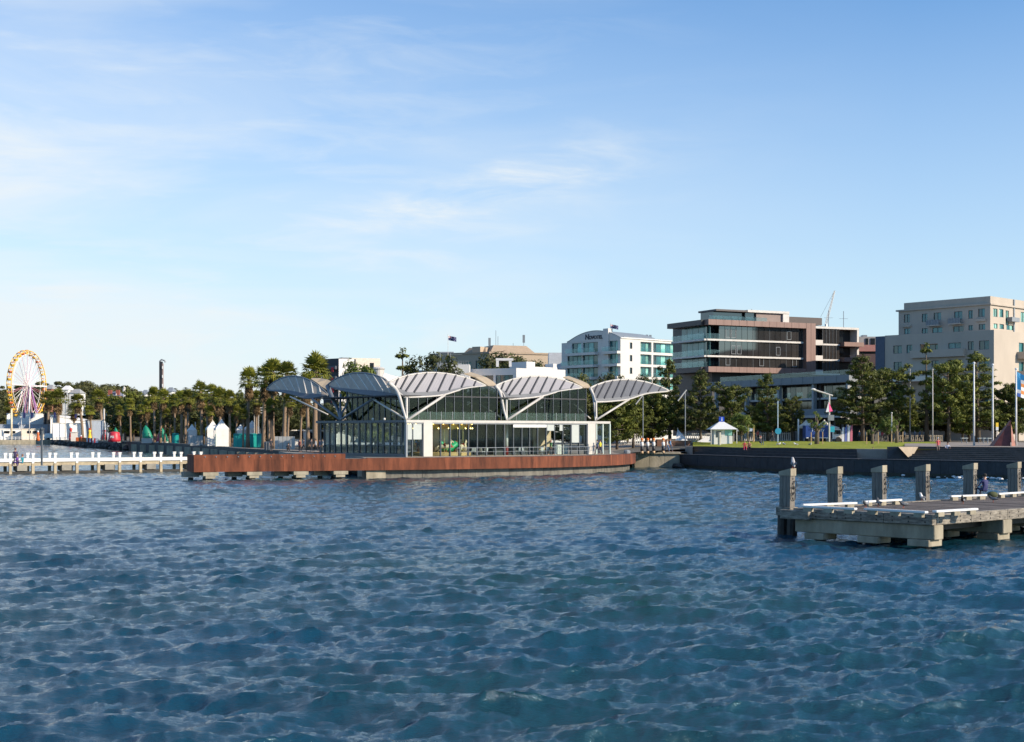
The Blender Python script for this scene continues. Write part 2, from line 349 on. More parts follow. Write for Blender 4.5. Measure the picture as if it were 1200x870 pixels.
def wall_strip(tab, zt, zb, th, m, name, step=20):
    """a sea wall that follows the shoreline, with real thickness"""
    b = MB(); ps = []
    a, e = tab[0][0], tab[-1][0]; x = a
    while x < e: ps.append(x); x += step
    ps.append(e)
    for p, q in zip(ps, ps[1:]):
        A = P(p, HY, interp(tab, p)); B = P(q, HY, interp(tab, q)); u = (B - A).normalized(); w = Vector((-u.y, u.x, 0))
        z1 = zt(p) if callable(zt) else zt; z2 = zt(q) if callable(zt) else zt
        b.hexa([(A.x, A.y, zb), (B.x, B.y, zb), (B.x + w.x * th, B.y + w.y * th, zb), (A.x + w.x * th, A.y + w.y * th, zb),
                (A.x, A.y, z1), (B.x, B.y, z2), (B.x + w.x * th, B.y + w.y * th, z2), (A.x + w.x * th, A.y + w.y * th, z1)])
    return b
quay = wall_strip([t for t in SH if t[0] <= 60], 1.8, -1.5, 1.2, None, '').build('quay_wall', CONCL, kind='structure')
sw = wall_strip([t for t in SH if 60 <= t[0]], lambda p: interp([(60, 1.8), (145, 2.3), (440, 2.1)], p), -1.5, 1.4, None, '', 12).build('seawall', ROCK, kind='structure')
# sawtooth concrete blocks along the promenade edge
for i in range(19):
    p = 143 + i * 10.6; D = interp(SR, p); A = P(p, HY, D); q = p + 10.6; B = P(q, HY, interp(SR, q)); u = (B - A).normalized(); w = Vector((u.y, -u.x, 0)); L = (B - A).length
    b = MB(); zt = 2.22
    A0 = A + u * .1 * L; B0 = A + u * .62 * L; C0 = A + u * .5 * L + w * 1.1
    b.prism([(A0.x, A0.y), (C0.x, C0.y), (B0.x, B0.y)], -.6, zt - .5)
    b.build('sawtooth_block', CONCL, sw)
# rubble along the dark seawall
for i in range(46):
    p = 62 + i * 1.9 + rnd.uniform(-.6, .6); D = interp(SR, p) - rnd.uniform(0, 2.0); c = P(p, HY, D); c.z = rnd.uniform(.1, 1.2)
    b = MB(); b.ball(c, rnd.uniform(.7, 1.5), (1, 1, .8), 6, 4)
    b.v = [(x + rnd.uniform(-.25, .25), y + rnd.uniform(-.25, .25), z + rnd.uniform(-.2, .2)) for x, y, z in b.v]; b.build('rock', ROCK, sw)
# promenade strips
def ribbon(tab, d1, zf, m, name, th=.12, step=15):
    a, e = tab[0][0], tab[-1][0]; x = a; ps = []
    while x < e: ps.append(x); x += step
    ps.append(e); b = MB(); top = []; bot = []
    for p in ps:
        D = interp(tab, p); z = zf(p)
        n_ = P(p, HY, D); f_ = P(p, HY, D + d1(p)); top.append((n_.x, n_.y, z, f_.x, f_.y, zf(p)))
    for s_, t_ in zip(top, top[1:]):
        b.hexa([(s_[0], s_[1], s_[2] - th), (t_[0], t_[1], t_[2] - th), (t_[3], t_[4], t_[5] - th), (s_[3], s_[4], s_[5] - th), (s_[0], s_[1], s_[2]), (t_[0], t_[1], t_[2]), (t_[3], t_[4], t_[5]), (s_[3], s_[4], s_[5])])
    return b.build(name, m, kind='structure')
ribbon([(t[0], t[1] + 1.2) for t in SH if t[0] >= 100], lambda p: 9, lambda p: gh(p, interp(SR, p)) + .07, PAVE, 'promenade')
# ------------------------------------------------------------------ steel fronted pavilion deck
deckpts = [V2((-14.8, 145.2)), V2((-13.1, 146)), V2((-7, 148.8)), V2((-1.8, 152)), V2((2.2, 154.9)), V2((5.7, 158)), V2((9.4, 162.6)), V2((12.6, 168.5)), V2((14.6, 174)), V2((15.6, 179.5))]
deck = MB(); deck.prism([(p.x - .22, p.y + .3) for p in deckpts] + [(15.2, 186), (25, 205), (-34, 205), (-29, 184), (-22, 165), (-16, 152)], 1.2, 2.05)
deck = deck.build('deck_floor', CONC, kind='structure')
# concrete wall under the steel edge, with joints
for i, (a, b_) in enumerate(zip(deckpts, deckpts[1:])):
    u = (b_ - a).normalized(); n_ = Vector((u.y, -u.x)); L = (b_ - a).length; k = max(1, round(L / 2.4))
    for j in range(k):
        s0 = a + u * (L * j / k + .02) - n_ * .75; s1 = a + u * (L * (j + 1) / k - .02) - n_ * .75
        # the last bay runs back under the deck like a hull
        q = MB(); q.prism([tuple(s0), tuple(s1), tuple(s1 - n_ * .8), tuple(s0 - n_ * .8)], -1.2, .95)
        q.build('concrete_panel', CONCW, deck)
    # steel plates
    k = max(1, round(L / 3.4))
    for j in range(k):
        s0 = a + u * (L * j / k + .008); s1 = a + u * (L * (j + 1) / k - .008)
        o_ = .45 if False else 0
        q = MB(); q.hexa([(s0.x - n_.x * .0, s0.y - n_.y * .0, .83), (s1.x, s1.y, .83), (s1.x - n_.x * .5, s1.y - n_.y * .5, .83), (s0.x - n_.x * .5, s0.y - n_.y * .5, .83),
                              (s0.x, s0.y, 2.06), (s1.x, s1.y, 2.06), (s1.x - n_.x * .5, s1.y - n_.y * .5, 2.10), (s0.x - n_.x * .5, s0.y - n_.y * .5, 2.10)])
        q.build('steel_plate', RUST, deck)

# west wing of the deck: a long weathered steel box beam on piles
wing = thing('steel_walkway', 'long rust red weathering steel walkway standing on concrete pile caps left of the glass pavilion', 'walkway', (-31, 138.6, 0))
wa, wb = V2((-31.0, 138.6)), V2((-14.6, 145.3)); wu = (wb - wa).normalized(); wn_ = Vector((wu.y, -wu.x)); WL = (wb - wa).length
def wq(s0, s1, d0, d1, z0, z1, name, m):
    b = MB(); A = wa + wu * s0; B = wa + wu * s1
    b.hexa([(A.x + wn_.x * d0, A.y + wn_.y * d0, z0), (B.x + wn_.x * d0, B.y + wn_.y * d0, z0), (B.x + wn_.x * d1, B.y + wn_.y * d1, z0), (A.x + wn_.x * d1, A.y + wn_.y * d1, z0),
            (A.x + wn_.x * d0, A.y + wn_.y * d0, z1), (B.x + wn_.x * d0, B.y + wn_.y * d0, z1), (B.x + wn_.x * d1, B.y + wn_.y * d1, z1), (A.x + wn_.x * d1, A.y + wn_.y * d1, z1)])
    return b.build(name, m, wing)
n_pl = 6
for j in range(n_pl): wq(WL * j / n_pl + .008, WL * (j + 1) / n_pl - .008, 0, -.4, .83, 2.03, 'steel_plate', RUST)
wq(.02, WL - .1, -.42, -3.6, 1.55, 2.0, 'deck_slab', CONC)
wq(0, .35, -.41, -3.9, .83, 2.5, 'end_plate', RUST)
lipL = WL * .86
for j in range(5): wq(lipL * j / 5 + .01, lipL * (j + 1) / 5 - .01, -.02, -.36, 2.034, 2.52 + .03 * j / 5, 'upstand_plate', RUST)
for j in range(1, 14):
    s_ = lipL * j / 14; A = wa + wu * s_ + wn_ * .0; b = MB(); b.box(A.x - .05, A.x + .05, A.y - .05, A.y + .02, 2.25, 2.36); b.build('bolt_plate', STEELM, wing)
for s_ in (.9, 5.2, 9.9, 14.0):
    wq(s_, s_ + 1.5, .05, -3.4, .45, .80, 'pile_cap', CONCL); wq(s_ + .25, s_ + 1.2, .0, -1.3, .18, .449, 'pile_cap_step', CONCL); wq(s_ - 1.6, s_ - .1, -1.6, -3.2, .3, .80, 'pile_cap', CONC)
    b = MB()
    for (ds, dd) in ((.7, -.6), (.7, -2.8), (-.8, -2.4)):
        b = MB(); c = wa + wu * (s_ + ds) + wn_ * dd; b.tube([(c.x, c.y, -1.5), (c.x, c.y, .25)], .26, 8); b.build('pile', PILE, wing)
# end of the deck body beside the wing (pale concrete)
b = MB(); b.prism([(-14.9, 145.5), (-13.0, 146.5), (-14.5, 152), (-16.4, 151)], -1.2, .80); b.build('abutment', CONCL, deck)
b = MB(); b.tube([(14.3, 176.8, 2.1), (14.3, 176.8, 2.35)], .42, 10); b.ball((14.3, 176.8, 2.35), .42, (1, 1, .5)); setp(b.build('mooring_drum', STEELM), 'small dark grey drum sitting on the right end of the rusty deck edge', 'drum')
# ------------------------------------------------------------------ plaza to the right of the pavilion and the east seawall
pl = MB(); pl.add([(17.8, 188, 1.9), (22.6, 191, 1.9), (24.6, 190.8, 1.9), (32, 204, 2.6), (38, 235, 3.02), (10, 235, 3.0), (12, 206, 2.2), (15.8, 184, 1.95)], [tuple(range(8))])
pv = MB(); pv.add([(10.5, 168, 2.07), (15.3, 181, 2.07), (17.6, 188.1, 2.09), (22.3, 190.5, 2.09), (25.0, 193, 2.12), (33, 210, 2.75), (40, 240, 3.1), (6, 240, 3.0), (3, 205, 2.07)], [(0, 1, 2, 3, 4, 5, 6, 7, 8)]); pv.build('plaza_floor', PAVE, kind='structure')
rw = MB()
for i in range(3):
    x0 = 17.0 + i * 1.85; rw.v = []; rw.f = []; rw.mi = []
rwall = MB(); rwall.prism([(16.0, 189.2), (22.2, 189.2), (23.4, 191.5), (16.0, 192)], -1.2, 1.85); rwall = rwall.build('plaza_wall', CONCL, kind='structure')
for i in range(3):
    b = MB(); b.box(16.3 + i * 2.0, 18.27 + i * 2.0, 188.98, 189.19, -1.2, 1.80); b.build('wall_panel', CONCL, rwall)
b = MB(); b.box(16.0, 22.4, 188.7, 189.9, 1.853, 2.09); b.build('coping', CONCL, rwall)
SE = [(781, 191.3), (790, 190.6), (835, 180.5), (880, 171), (1000, 155), (1100, 147.5), (1200, 141), (1500, 126), (2200, 108)]
sea = wall_strip(SE, 1.74, -1.5, 1.3, None, '', 15).build('bluestone_seawall', BLUEST, kind='structure')
for i in range(30):
    p = 783 + i * 14; q = p + 13.7
    A = P(p, HY, interp(SE, p)); B = P(q, HY, interp(SE, q)); u = (B - A).normalized(); w = Vector((-u.y, u.x, 0))
    b = MB(); b.hexa([(A.x - w.x * .1, A.y - w.y * .1, 1.743), (B.x - w.x * .1, B.y - w.y * .1, 1.743), (B.x + w.x * 1.2, B.y + w.y * 1.2, 1.743), (A.x + w.x * 1.2, A.y + w.y * 1.2, 1.743), (A.x - w.x * .1, A.y - w.y * .1, 1.83), (B.x - w.x * .1, B.y - w.y * .1, 1.83), (B.x + w.x * 1.2, B.y + w.y * 1.2, 1.83), (A.x + w.x * 1.2, A.y + w.y * 1.2, 1.83)])
    b.build('coping_stone', BLUEST, sea)
for i in range(26):   # rocks at the foot of the corner
    p = 772 + i * 1.1 + rnd.uniform(-1, 1); c = P(p, HY, interp(SE, max(p, 781)) - rnd.uniform(.2, 1.6)); c.z = rnd.uniform(-.05, .35)
    if 780 < p < 786: c.z += .4
    b = MB(); b.ball(c, rnd.uniform(.25, .6), (1.2, 1, .7), 6, 4); b.v = [(x + rnd.uniform(-.1, .1), y + rnd.uniform(-.1, .1), z + rnd.uniform(-.08, .08)) for x, y, z in b.v]; b.build('rock', ROCK, sea)
for i in range(46):
    p = 790 + i * 9.2; q = p + 9.05; A = P(p, HY, interp(SE, p)); B = P(q, HY, interp(SE, q)); u = (B - A).normalized(); w = Vector((-u.y, u.x, 0)); o_ = .05 + rnd.uniform(0, .03)
    for z0, z1, nm, mm, oo in ((.42, 1.70, 'stone_panel', BLUEST, o_), (-1.2, .40, 'weedy_footing', mat('weedy_stone', (.018, .022, .012), .5, var=.6, scale=3, bump=.8), .12)):
        b = MB(); b.hexa([(A.x - w.x * oo, A.y - w.y * oo, z0), (B.x - w.x * oo, B.y - w.y * oo, z0), (B.x + w.x * .2, B.y + w.y * .2, z0), (A.x + w.x * .2, A.y + w.y * .2, z0), (A.x - w.x * oo, A.y - w.y * oo, z1), (B.x - w.x * oo, B.y - w.y * oo, z1), (B.x + w.x * .2, B.y + w.y * .2, z1), (A.x + w.x * .2, A.y + w.y * .2, z1)]); b.build(nm, mm, sea)
fo = MB()
for i in range(42):
    p = rnd.choice([rnd.gauss(1122, 9), rnd.gauss(1172, 10), rnd.uniform(1050, 1200)]); D = interp(SE, p) - rnd.uniform(.3, 1.6); c = P(p, HY, D); fo.ball((c.x, c.y, rnd.uniform(.0, .22)), rnd.uniform(.04, .15), (1.8, 1, .8), 6, 4)
fo.build('wave_foam', mat('foam', (.8, .8, .8), .6), kind='stuff')
# lower walk behind the seawall top, then long bluestone steps up to the lawn
SE5 = [(p, d + 1.1) for p, d in SE]
ribbon([(t[0], t[1]) for t in SE5 if t[0] <= 1500], lambda p: 6.0, lambda p: 1.79, BLUEST, 'lower_walk', .3)
st = MB()
def step_run(p0, p1, n_, z0, dz, d0, dd, name='bluestone_steps', m=BLUEST):
    root = None
    for i in range(n_):
        b = MB(); k = max(2, int((p1 - p0) / 25)); za = z0 + dz * (i + 1)
        for j in range(k):
            pa = p0 + (p1 - p0) * j / k; pb = p0 + (p1 - p0) * (j + 1) / k
            A = P(pa, HY, interp(SE, pa) + d0 + dd * i); B = P(pb, HY, interp(SE, pb) + d0 + dd * i); A2 = P(pa, HY, A.y + dd + (.02 if i < n_ - 1 else 2.5)); B2 = P(pb, HY, B.y + dd + (.02 if i < n_ - 1 else 2.5))
            b.hexa([(A.x, A.y, z0 - .3), (B.x, B.y, z0 - .3), (B2.x, B2.y, z0 - .3), (A2.x, A2.y, z0 - .3), (A.x, A.y, za - .04), (B.x, B.y, za - .04), (B2.x, B2.y, za - .04), (A2.x, A2.y, za - .04)])
            b.hexa([(A.x, A.y - .05, za - .036), (B.x, B.y - .05, za - .036), (B2.x, B2.y, za - .036), (A2.x, A2.y, za - .036), (A.x, A.y - .05, za), (B.x, B.y - .05, za), (B2.x, B2.y, za), (A2.x, A2.y, za)])
        if root is None: root = b.build(name, m, kind='structure')
        else: b.build('step', m, root)
    return root
step_run(812, 1004, 3, 1.79, .33, 5.0, 1.0)
MSTEP = mat('worn_bluestone_step', (.075, .07, .068), .8, var=.3)
step_run(1068, 1300, 7, 1.79, .19, 4.3, .9, 'amphitheatre_steps', MSTEP)
STONE = mat('pale_granite', (.30, .26, .22), .8, var=.15, scale=.9)
def blk(pa, pb, d0, d1, z0, z1, name, m, parent=None):
    b = MB(); A = P(pa, HY, interp(SE, pa) + d0); B = P(pb, HY, interp(SE, pb) + d0); A2 = P(pa, HY, interp(SE, pa) + d1); B2 = P(pb, HY, interp(SE, pb) + d1)
    b.hexa([(A.x, A.y, z0), (B.x, B.y, z0), (B2.x, B2.y, z0), (A2.x, A2.y, z0), (A.x, A.y, z1), (B.x, B.y, z1), (B2.x, B2.y, z1), (A2.x, A2.y, z1)])
    return b.build(name, m, parent, kind=None if parent else 'structure')
w1 = blk(803, 811.6, 4.5, 9, 1.5, 2.85, 'stair_end_wall', STONE)
b = MB(); a = P(1004.4, 0, 161.5); c = P(1041, 0, 159.6); b.prism([(a.x, a.y), (c.x, c.y), (c.x + .4, c.y + 3), (a.x + .4, a.y + 3)], 1.5, 2.83); b.build('retaining_wall', STONE, kind='structure')
# angled end block: dark face with a pale triangular face
D0 = 152 + 3.5
tri = thing('wedge_block', 'dark angular stone wedge with a pale inverted triangle face between the lawn and the steps', 'stone block', P(1053, HY, D0))
q = [P(1040, 539, D0 + .5), P(1067, 539, D0), P(1053, 524, D0 + .3), P(1040, 524, D0 + .8)]
b = MB(); back = [p + Vector((.8, 3.2, 0)) for p in q]; b.add(q + back, [(0, 1, 2, 3), (7, 6, 5, 4), (0, 4, 5, 1), (3, 2, 6, 7), (0, 3, 7, 4)]); b.build('dark_side', BLUEST, tri)
q = [P(1067, 539, D0), P(1076, 524, D0 + 1.3), P(1053, 524, D0 - 1.0)]; back = [p + Vector((.8, 3.2, 0)) for p in q]
b = MB(); b.add(q + back, [(0, 1, 2), (5, 4, 3), (0, 3, 4, 1), (1, 4, 5, 2)]); b.build('pale_side', mat('sandstone', (.36, .29, .21), .85), tri)
# lawn
b = MB(); rows = []
for p in range(812, 1101, 6):
    r_ = []
    for k, (dd, z) in enumerate(((8.4, 2.80), (16, 2.98), (28, 3.2), (46, 3.42))):
        D = interp(SE, p) + dd; v = P(p, HY, D); v.z = z + .04 * math.sin(p * .07 + k * 2); r_.append(v)
    rows.append(r_)
vs = [v for r_ in rows for v in r_]; fs = [(i * 4 + j, (i + 1) * 4 + j, (i + 1) * 4 + j + 1, i * 4 + j + 1) for i in range(len(rows) - 1) for j in range(3)]
b.add(vs, fs); b.build('lawn', GRASS, kind='structure')
b = MB()   # paving east of the lawn behind the steps
vs = []
for p in range(1060, 1301, 20):
    for dd, z in ((10.4, 3.13), (50, 3.36)):
        v = P(p, HY, interp(SE, p) + dd); v.z = z; vs.append(v)
n_ = len(vs) // 2; b.add(vs, [(i * 2, i * 2 + 2, i * 2 + 3, i * 2 + 1) for i in range(n_ - 1)]); b.build('upper_terrace', PAVE, kind='structure')
# ------------------------------------------------------------------ near timber pier
O = V2((12.4, 62.3)); pa_ = V2((.74, .673)).normalized(); pw = V2((pa_.y, -pa_.x)); PWID = 6.75; PLEN = 30.0; PZ = 1.37
def pp(s_, t_): q = O + pa_ * s_ + pw * t_; return q
def pbox(s0, s1, t0, t1, z0, z1, name, m, parent, bev=0, slope=None):
    q = [pp(s0, t0), pp(s1, t0), pp(s1, t1), pp(s0, t1)]; b = MB(); 
    zt = [z1] * 4 if slope is None else slope
    b.hexa([(p.x, p.y, z0) for p in reversed(q)] + [(p.x, p.y, z) for p, z in zip(reversed(q), reversed(zt))])
    return b.build(name, m, parent, bevel=bev)
pier = thing('timber_pier', 'low timber decked pier on concrete headstocks in the right foreground', 'pier', (O.x, O.y, 0))
npl = 150
pmesh = None
for i in range(npl):   # deck planks across the pier
    s0 = .32 + (PLEN - .32) * i / npl; s1 = s0 + (PLEN - .32) / npl - .022
    pbox(s0, s1, .18, PWID - .32, PZ - .11, PZ - .012 - rnd.uniform(0, .014), 'plank', TIMBD, pier)
def fascia(s0, s1, t0, t1, name='edge_beam'): return pbox(s0, s1, t0, t1, PZ - .42, PZ + .015, name, TIMB, pier, .02)
nb = 10
for i in range(nb): fascia(PLEN * i / nb + (.31 if i == 0 else .01), PLEN * (i + 1) / nb - .01, PWID - .30, PWID)
for i in range(nb): fascia(PLEN * i / nb + (.31 if i == 0 else .01), PLEN * (i + 1) / nb - .01, -.12, .16)
for i in range(3): fascia(0, .30, -.12 + 2.29 * i + .006, -.12 + 2.29 * (i + 1) - .006, 'end_beam')
# bolt heads
for i in range(36):
    s_ = .5 + i * .8
    for z in (PZ - .12, PZ - .30):
        pbox(s_, s_ + .05, PWID + .001, PWID + .015, z - .03, z + .03, 'bolt_head', PILE, pier)
for i in range(9):
    for z in (PZ - .12, PZ - .30): pbox(-.015, -.001, .3 + i * .76, .36 + i * .76, z - .03, z + .03, 'bolt_head', PILE, pier)
def headstock(s0, s1, ext=.0):
    pbox(s0, s1, -.1, PWID + ext, PZ - 1.02, PZ - .424, 'headstock', CONCL, pier, .03)
    for t_ in (.5, 3.2, PWID - 1.15):
        pbox(s0 - .15, s0 + .85, t_, t_ + 1.0, PZ - 1.30, PZ - 1.024, 'pile_cap', CONCL, pier, .02)
        c = pp((s0 + s1) / 2, t_ + .5); b = MB(); b.tube([(c.x, c.y, -1.6), (c.x, c.y, PZ - 1.28)], .27, 10); b.build('pile', PILE, pier)
headstock(.12, .80, .02)
for s_ in (5.6, 11.0, 16.4, 21.8, 27.2): headstock(s_, s_ + .75, .02)
# longitudinal beams beneath
for t_ in (1.2, 3.3, 5.4): pbox(.85, PLEN, t_, t_ + .35, PZ - .75, PZ - .13, 'girder', PILE, pier)
pbox(-.28, .1 - .11, -.62, .9, PZ - .46, PZ - .06, 'corner_ledge', TIMB, pier, .02)
c = pp(-.05, -.55)
# kerb rails
def kerb(pa0, pb0, name_lbl, grp='white kerb rails round the pier deck'):
    A = G(pa0[0], pa0[1], PZ + .19); B = G(pb0[0], pb0[1], PZ + .19); r_ = thing('kerb_rail', name_lbl, 'kerb rail', ((A.x + B.x) / 2, (A.y + B.y) / 2, PZ), grp)
    b = MB(); b.beam(A, B, .22, .09); b.build('rail', WHITE, r_, bevel=.015)
    for f_ in (.12, .5, .88):
        c = A.lerp(B, f_); b = MB(); u = (B - A); b.obox((c.x, c.y), (u.x, u.y), .2, .09, PZ - .02, PZ + .142); b.build('rail_block', CONCL, r_)
kerb((939.5, 592.0), (1003, 589.8), 'white kerb rail on the far left edge of the pier, nearest the end bollard')
kerb((940, 593.6), (1003, 596.6), 'white kerb rail running in from the left end of the pier')
kerb((1012, 588.4), (1055, 585.8), 'white kerb rail on the far edge of the pier in front of the third bollard')
kerb((1014, 596.6), (1086, 600.6), 'white kerb rail on the left end of the pier near the front corner')
kerb((1095, 599.6), (1144, 596.8), 'white kerb rail on the front edge of the pier right of the corner')
kerb((1113, 581.9), (1155, 580.4), 'white kerb rail the crouching person in navy leans beside')
kerb((1169, 579.1), (1205, 576.9), 'white kerb rail at the far right behind the person in navy')
# timber bollards
bt = [0.0, 4.85, 8.6, 12.3, 16.4, 21.6]
blab = ['tall timber bollard at the left end of the pier with a gull on top', 'second timber bollard from the left end of the pier with a loose ring beside it', 'third timber bollard on the pier, standing behind the rail with two pigeons', 'fourth timber bollard, alone in front of the dark seawall with a bare deck before it', 'timber bollard just left of the person crouching on the pier', 'timber bollard cut by the right edge of the photo']
bx_px = [(914.4, 548.9), (970, 546.8), (1023, 545.4), (1072.7, 544.2), (1128.3, 542.7), (1181, 541.3)]
ZT = 3.08
for i, (bx0, by0) in enumerate(bx_px):
    rt = [932, 988, 1040, 1090.7, 1146, 1198][i]
    D = (CAMZ - ZT) * F / (by0 - HY); cpt = V2(P(rt - 3.2, 0, D))   # right narrow face centre
    s_ = (cpt - O).dot(pa_); t_ = (cpt - O).dot(pw)
    zb = .0 if i == 0 else PZ - .6
    root = thing('bollard', blab[i], 'bollard', (cpt.x, cpt.y, PZ), 'timber mooring bollards along the pier')
    W, Dp = .62, .40   # W along w, Dp along a
    zb = -1.4 if i == 0 else PZ - .5
    for j in range(3):
        t0 = t_ - W + W * j / 3; pbox(s_ - Dp / 2 + .02, s_ + Dp / 2 - .02, t0 + .006, t0 + W / 3 - .006, PZ - .05 if i == 0 else zb, ZT - .36, 'post_timber', TIMBV, root, .008)
    pbox(s_ - Dp / 2 - .01, s_ + Dp / 2 + .01, t_ - W - .03, t_ + .03, 0, 0, 'cap', CONCL, root, .015) if False else None
    q = [(s_ - Dp / 2 - .01, t_ - W - .03), (s_ + Dp / 2 + .01, t_ - W - .03), (s_ + Dp / 2 + .01, t_ + .03), (s_ - Dp / 2 - .01, t_ + .03)]
    zz = [ZT - .17, ZT - .17, ZT, ZT]; pts = [pp(*k) for k in q]
    b = MB(); b.hexa([(p.x, p.y, ZT - .355) for p in reversed(pts)] + [(p.x, p.y, z) for p, z in zip(reversed(pts), reversed(zz))]); b.build('cap', CONCL, root, bevel=.012)
    root.rotation_euler = (R(rnd.uniform(-.9, .9)), R(rnd.uniform(-.9, .9)), 0)
    # chain loops on the narrow face
    rr = random.Random(i)
    for k in range(3):
        c2 = pp(s_ + rr.uniform(-.08, .12), t_ + .035); zc = ZT - .75 - k * .26; rad = rr.uniform(.10, .16); pts = []
        for a in range(13):
            th = a / 12 * 2 * math.pi; d = pa_ * (math.cos(th) * rad * rr.uniform(.8, 1.1)); pts.append((c2.x + d.x + pw.x * .02, c2.y + d.y + pw.y * .02, zc + math.sin(th) * rad * 1.25))
        b = MB(); b.tube(pts, .018, 5); b.build('chain_loop', CHAIN, root)
    if i == 1 or i == 3:
        c2 = pp(s_ + .32, t_ + .0); pts = [(c2.x + math.cos(a / 10 * 5) * .17 * pa_.x, c2.y + math.cos(a / 10 * 5) * .17 * pa_.y, ZT - 1.05 + math.sin(a / 10 * 5) * .22) for a in range(11)]
        b = MB(); b.tube(pts, .016, 5); b.build('loose_ring', STEELM, root)
    for k in range(5):
        c2 = pp(s_, t_ + .006); b = MB(); b.box(c2.x - .02, c2.x + .02, c2.y - .03, c2.y, ZT - .5 - k * .22, ZT - .46 - k * .22); b.build('bolt_head', PILE, root)
    if i == 0:
        b = MB(); 
        for (ds, dt) in ((-.02, -W + .1), (-.02, .0)):
            b = MB(); c2 = pp(s_ + ds, t_ + dt); b.tube([(c2.x, c2.y, -1.5), (c2.x, c2.y, PZ - .46)], .24, 10); b.build('pile', PILE, root)
        e = pp(s_, t_ - W / 2); b = MB(); b.obox((e.x, e.y), pw, .40, .30, PZ - .45, PZ - .055); b.build('ledge', TIMB, root, bevel=.02)
# ------------------------------------------------------------------ white rail pier on the left
wp = thing('white_railed_pier', 'long low white railed timber pier crossing the water on the left', 'pier', (-48, 165, 0))
fr = [12, 38, 64, 90, 115, 139.5, 164.5, 188, 212]; A0 = P(12, 0, 160); B0 = P(212, 0, 171); A0 = V2(A0); B0 = V2(B0); du = (B0 - A0) / 8; uu = du.normalized(); nn = Vector((-uu.y, uu.x))
WPOST = mat('white_post_paint', (.80, .79, .76), .6, var=.12, scale=3)
TANB = mat('sunbleached_beam', (.40, .33, .22), .85, var=.3, scale=2)
def post_mesh(c, zb, parent, tall):
    b = MB(); b.cur = 0; b.obox(c, uu, .12, .12, .72 if not tall else 1.2, 2.12); b.obox(c, uu, .19, .19, 2.12, 2.19); b.obox(c, uu, .13, .13, 2.19, 2.27); b.obox(c, uu, .2, .2, 2.27, 2.36)
    b.build('post', WPOST, parent)
    b = MB(); b.obox(c, uu, .155, .155, -.2, .72 if not tall else 1.19); b.build('post_foot', TANB, parent)
for i in range(-4, 10):
    c = A0 + du * i; post_mesh(c - nn * .0, 0, wp, True); c2 = c + nn * 2.3; post_mesh(c2, 0, wp, True)
    if i % 2 == 0 and i < 9:
        b = MB(); m_ = A0 + du * (i + .5); b.obox(m_ + nn * .6, uu, .55, .9, .35, 1.0); b.build('pile_cap', CONC, wp); b = MB(); b.obox(m_ + nn * .6, uu, .4, .6, -1, .34); b.build('pile', RUST, wp)
    if i < 9:
        p0 = c; p1 = c + du
        for nm, off, z0, z1, m, g_ in (('rail', .0, 1.36, 1.72, WHITE, .13), ('rail', 2.3, 1.36, 1.72, WHITE, .13), ('edge_beam', .02, .92, 1.28, TANB, .16), ('edge_beam', 2.32, .92, 1.28, TANB, .16)):
            b = MB(); m_ = (p0 + p1) / 2 + nn * off; b.obox(m_, uu, du.length / 2 - g_, .09, z0, z1); b.build(nm, m, wp)
        b = MB(); m_ = (p0 + p1) / 2 + nn * 1.15; b.obox(m_, uu, du.length / 2 - .01, 1.0, 1.24, 1.36); b.build('deck_board_bay', TIMB, wp)
        b = MB(); m_ = (p0 + p1) / 2 + nn * .02; b.obox(m_, uu, du.length / 2, .12, .0, .30); b.build('low_waler', PILE, wp)
# ------------------------------------------------------------------ glass carousel pavilion
pu = V2((.7456, .6663)); pn = V2((.6663, -.7456)); pb = -pn; pA = V2((-11.3, 152.0)); MOD = 14.26; LB = 12.3
pav = thing('carousel_pavilion', 'glass waterfront pavilion with overlapping arched leaf shaped canopies above a rusty steel deck', 'pavilion', (pA.x, pA.y, 2.07))
def on_plane(px, py, o, d, off_dir, off):
    """pixel ray meets the vertical plane through o+off_dir*off with direction d"""
    q = o + off_dir * off; k = (px - 600) / F
    # q.x + d.x s = k (q.y + d.y s)
    s_ = (k * q.y - q.x) / (d.x - k * d.y); D = q.y + d.y * s_
    return P(px, py, D)
def pavR(px, py, off=0): return on_plane(px, py, pA, pu, pn, off)
def pavL(px, py, off=0): return on_plane(px, py, pA, pb, -pu, off)
def loc(s_, t_, z): q = pA + pu * s_ + pb * t_; return Vector((q.x, q.y, z))
FZ, BZ = 2.08, 5.9
PANW = mat('translucent_roof_panel', (.28, .27, .285), .5, var=.05); PANG = mat('shaded_underside_panel', (.10, .105, .12), .55, var=.1); PANM = mat('bounce_lit_panel', (.55, .46, .37), .6, var=.12, trans=.25)  # underside shade put into PANG's colour, water bounce light into PANM's
RIBD = mat('dark_rib', (.06, .06, .068), .5); RIBL = mat('pale_rib', (.55, .52, .47), .5); CAPT = mat('tan_roof_sheet', (.36, .29, .20), .6, var=.1); SOFF = mat('grey_soffit', (.15, .155, .165), .6)
TUBEW = mat('pale_steel_tube', (.48, .455, .42), .4); TUBED = mat('shaded_side_tube', (.13, .15, .17), .45)  # TUBED carries the shade of the left face in its colour
def curve3(pts, n):   # Catmull-Rom through points
    pts = [Vector(p) for p in pts]; q = [pts[0] * 2 - pts[1]] + pts + [pts[-1] * 2 - pts[-2]]; out = []
    for i in range(n + 1):
        t = i / n * (len(pts) - 1); k = min(int(t), len(pts) - 2); f_ = t - k; a, b, c, d = q[k:k + 4]
        out.append(.5 * ((2 * b) + (c - a) * f_ + (2 * a - 5 * b + 4 * c - d) * f_ ** 2 + (3 * b - a - 3 * c + d) * f_ ** 3))
    return out
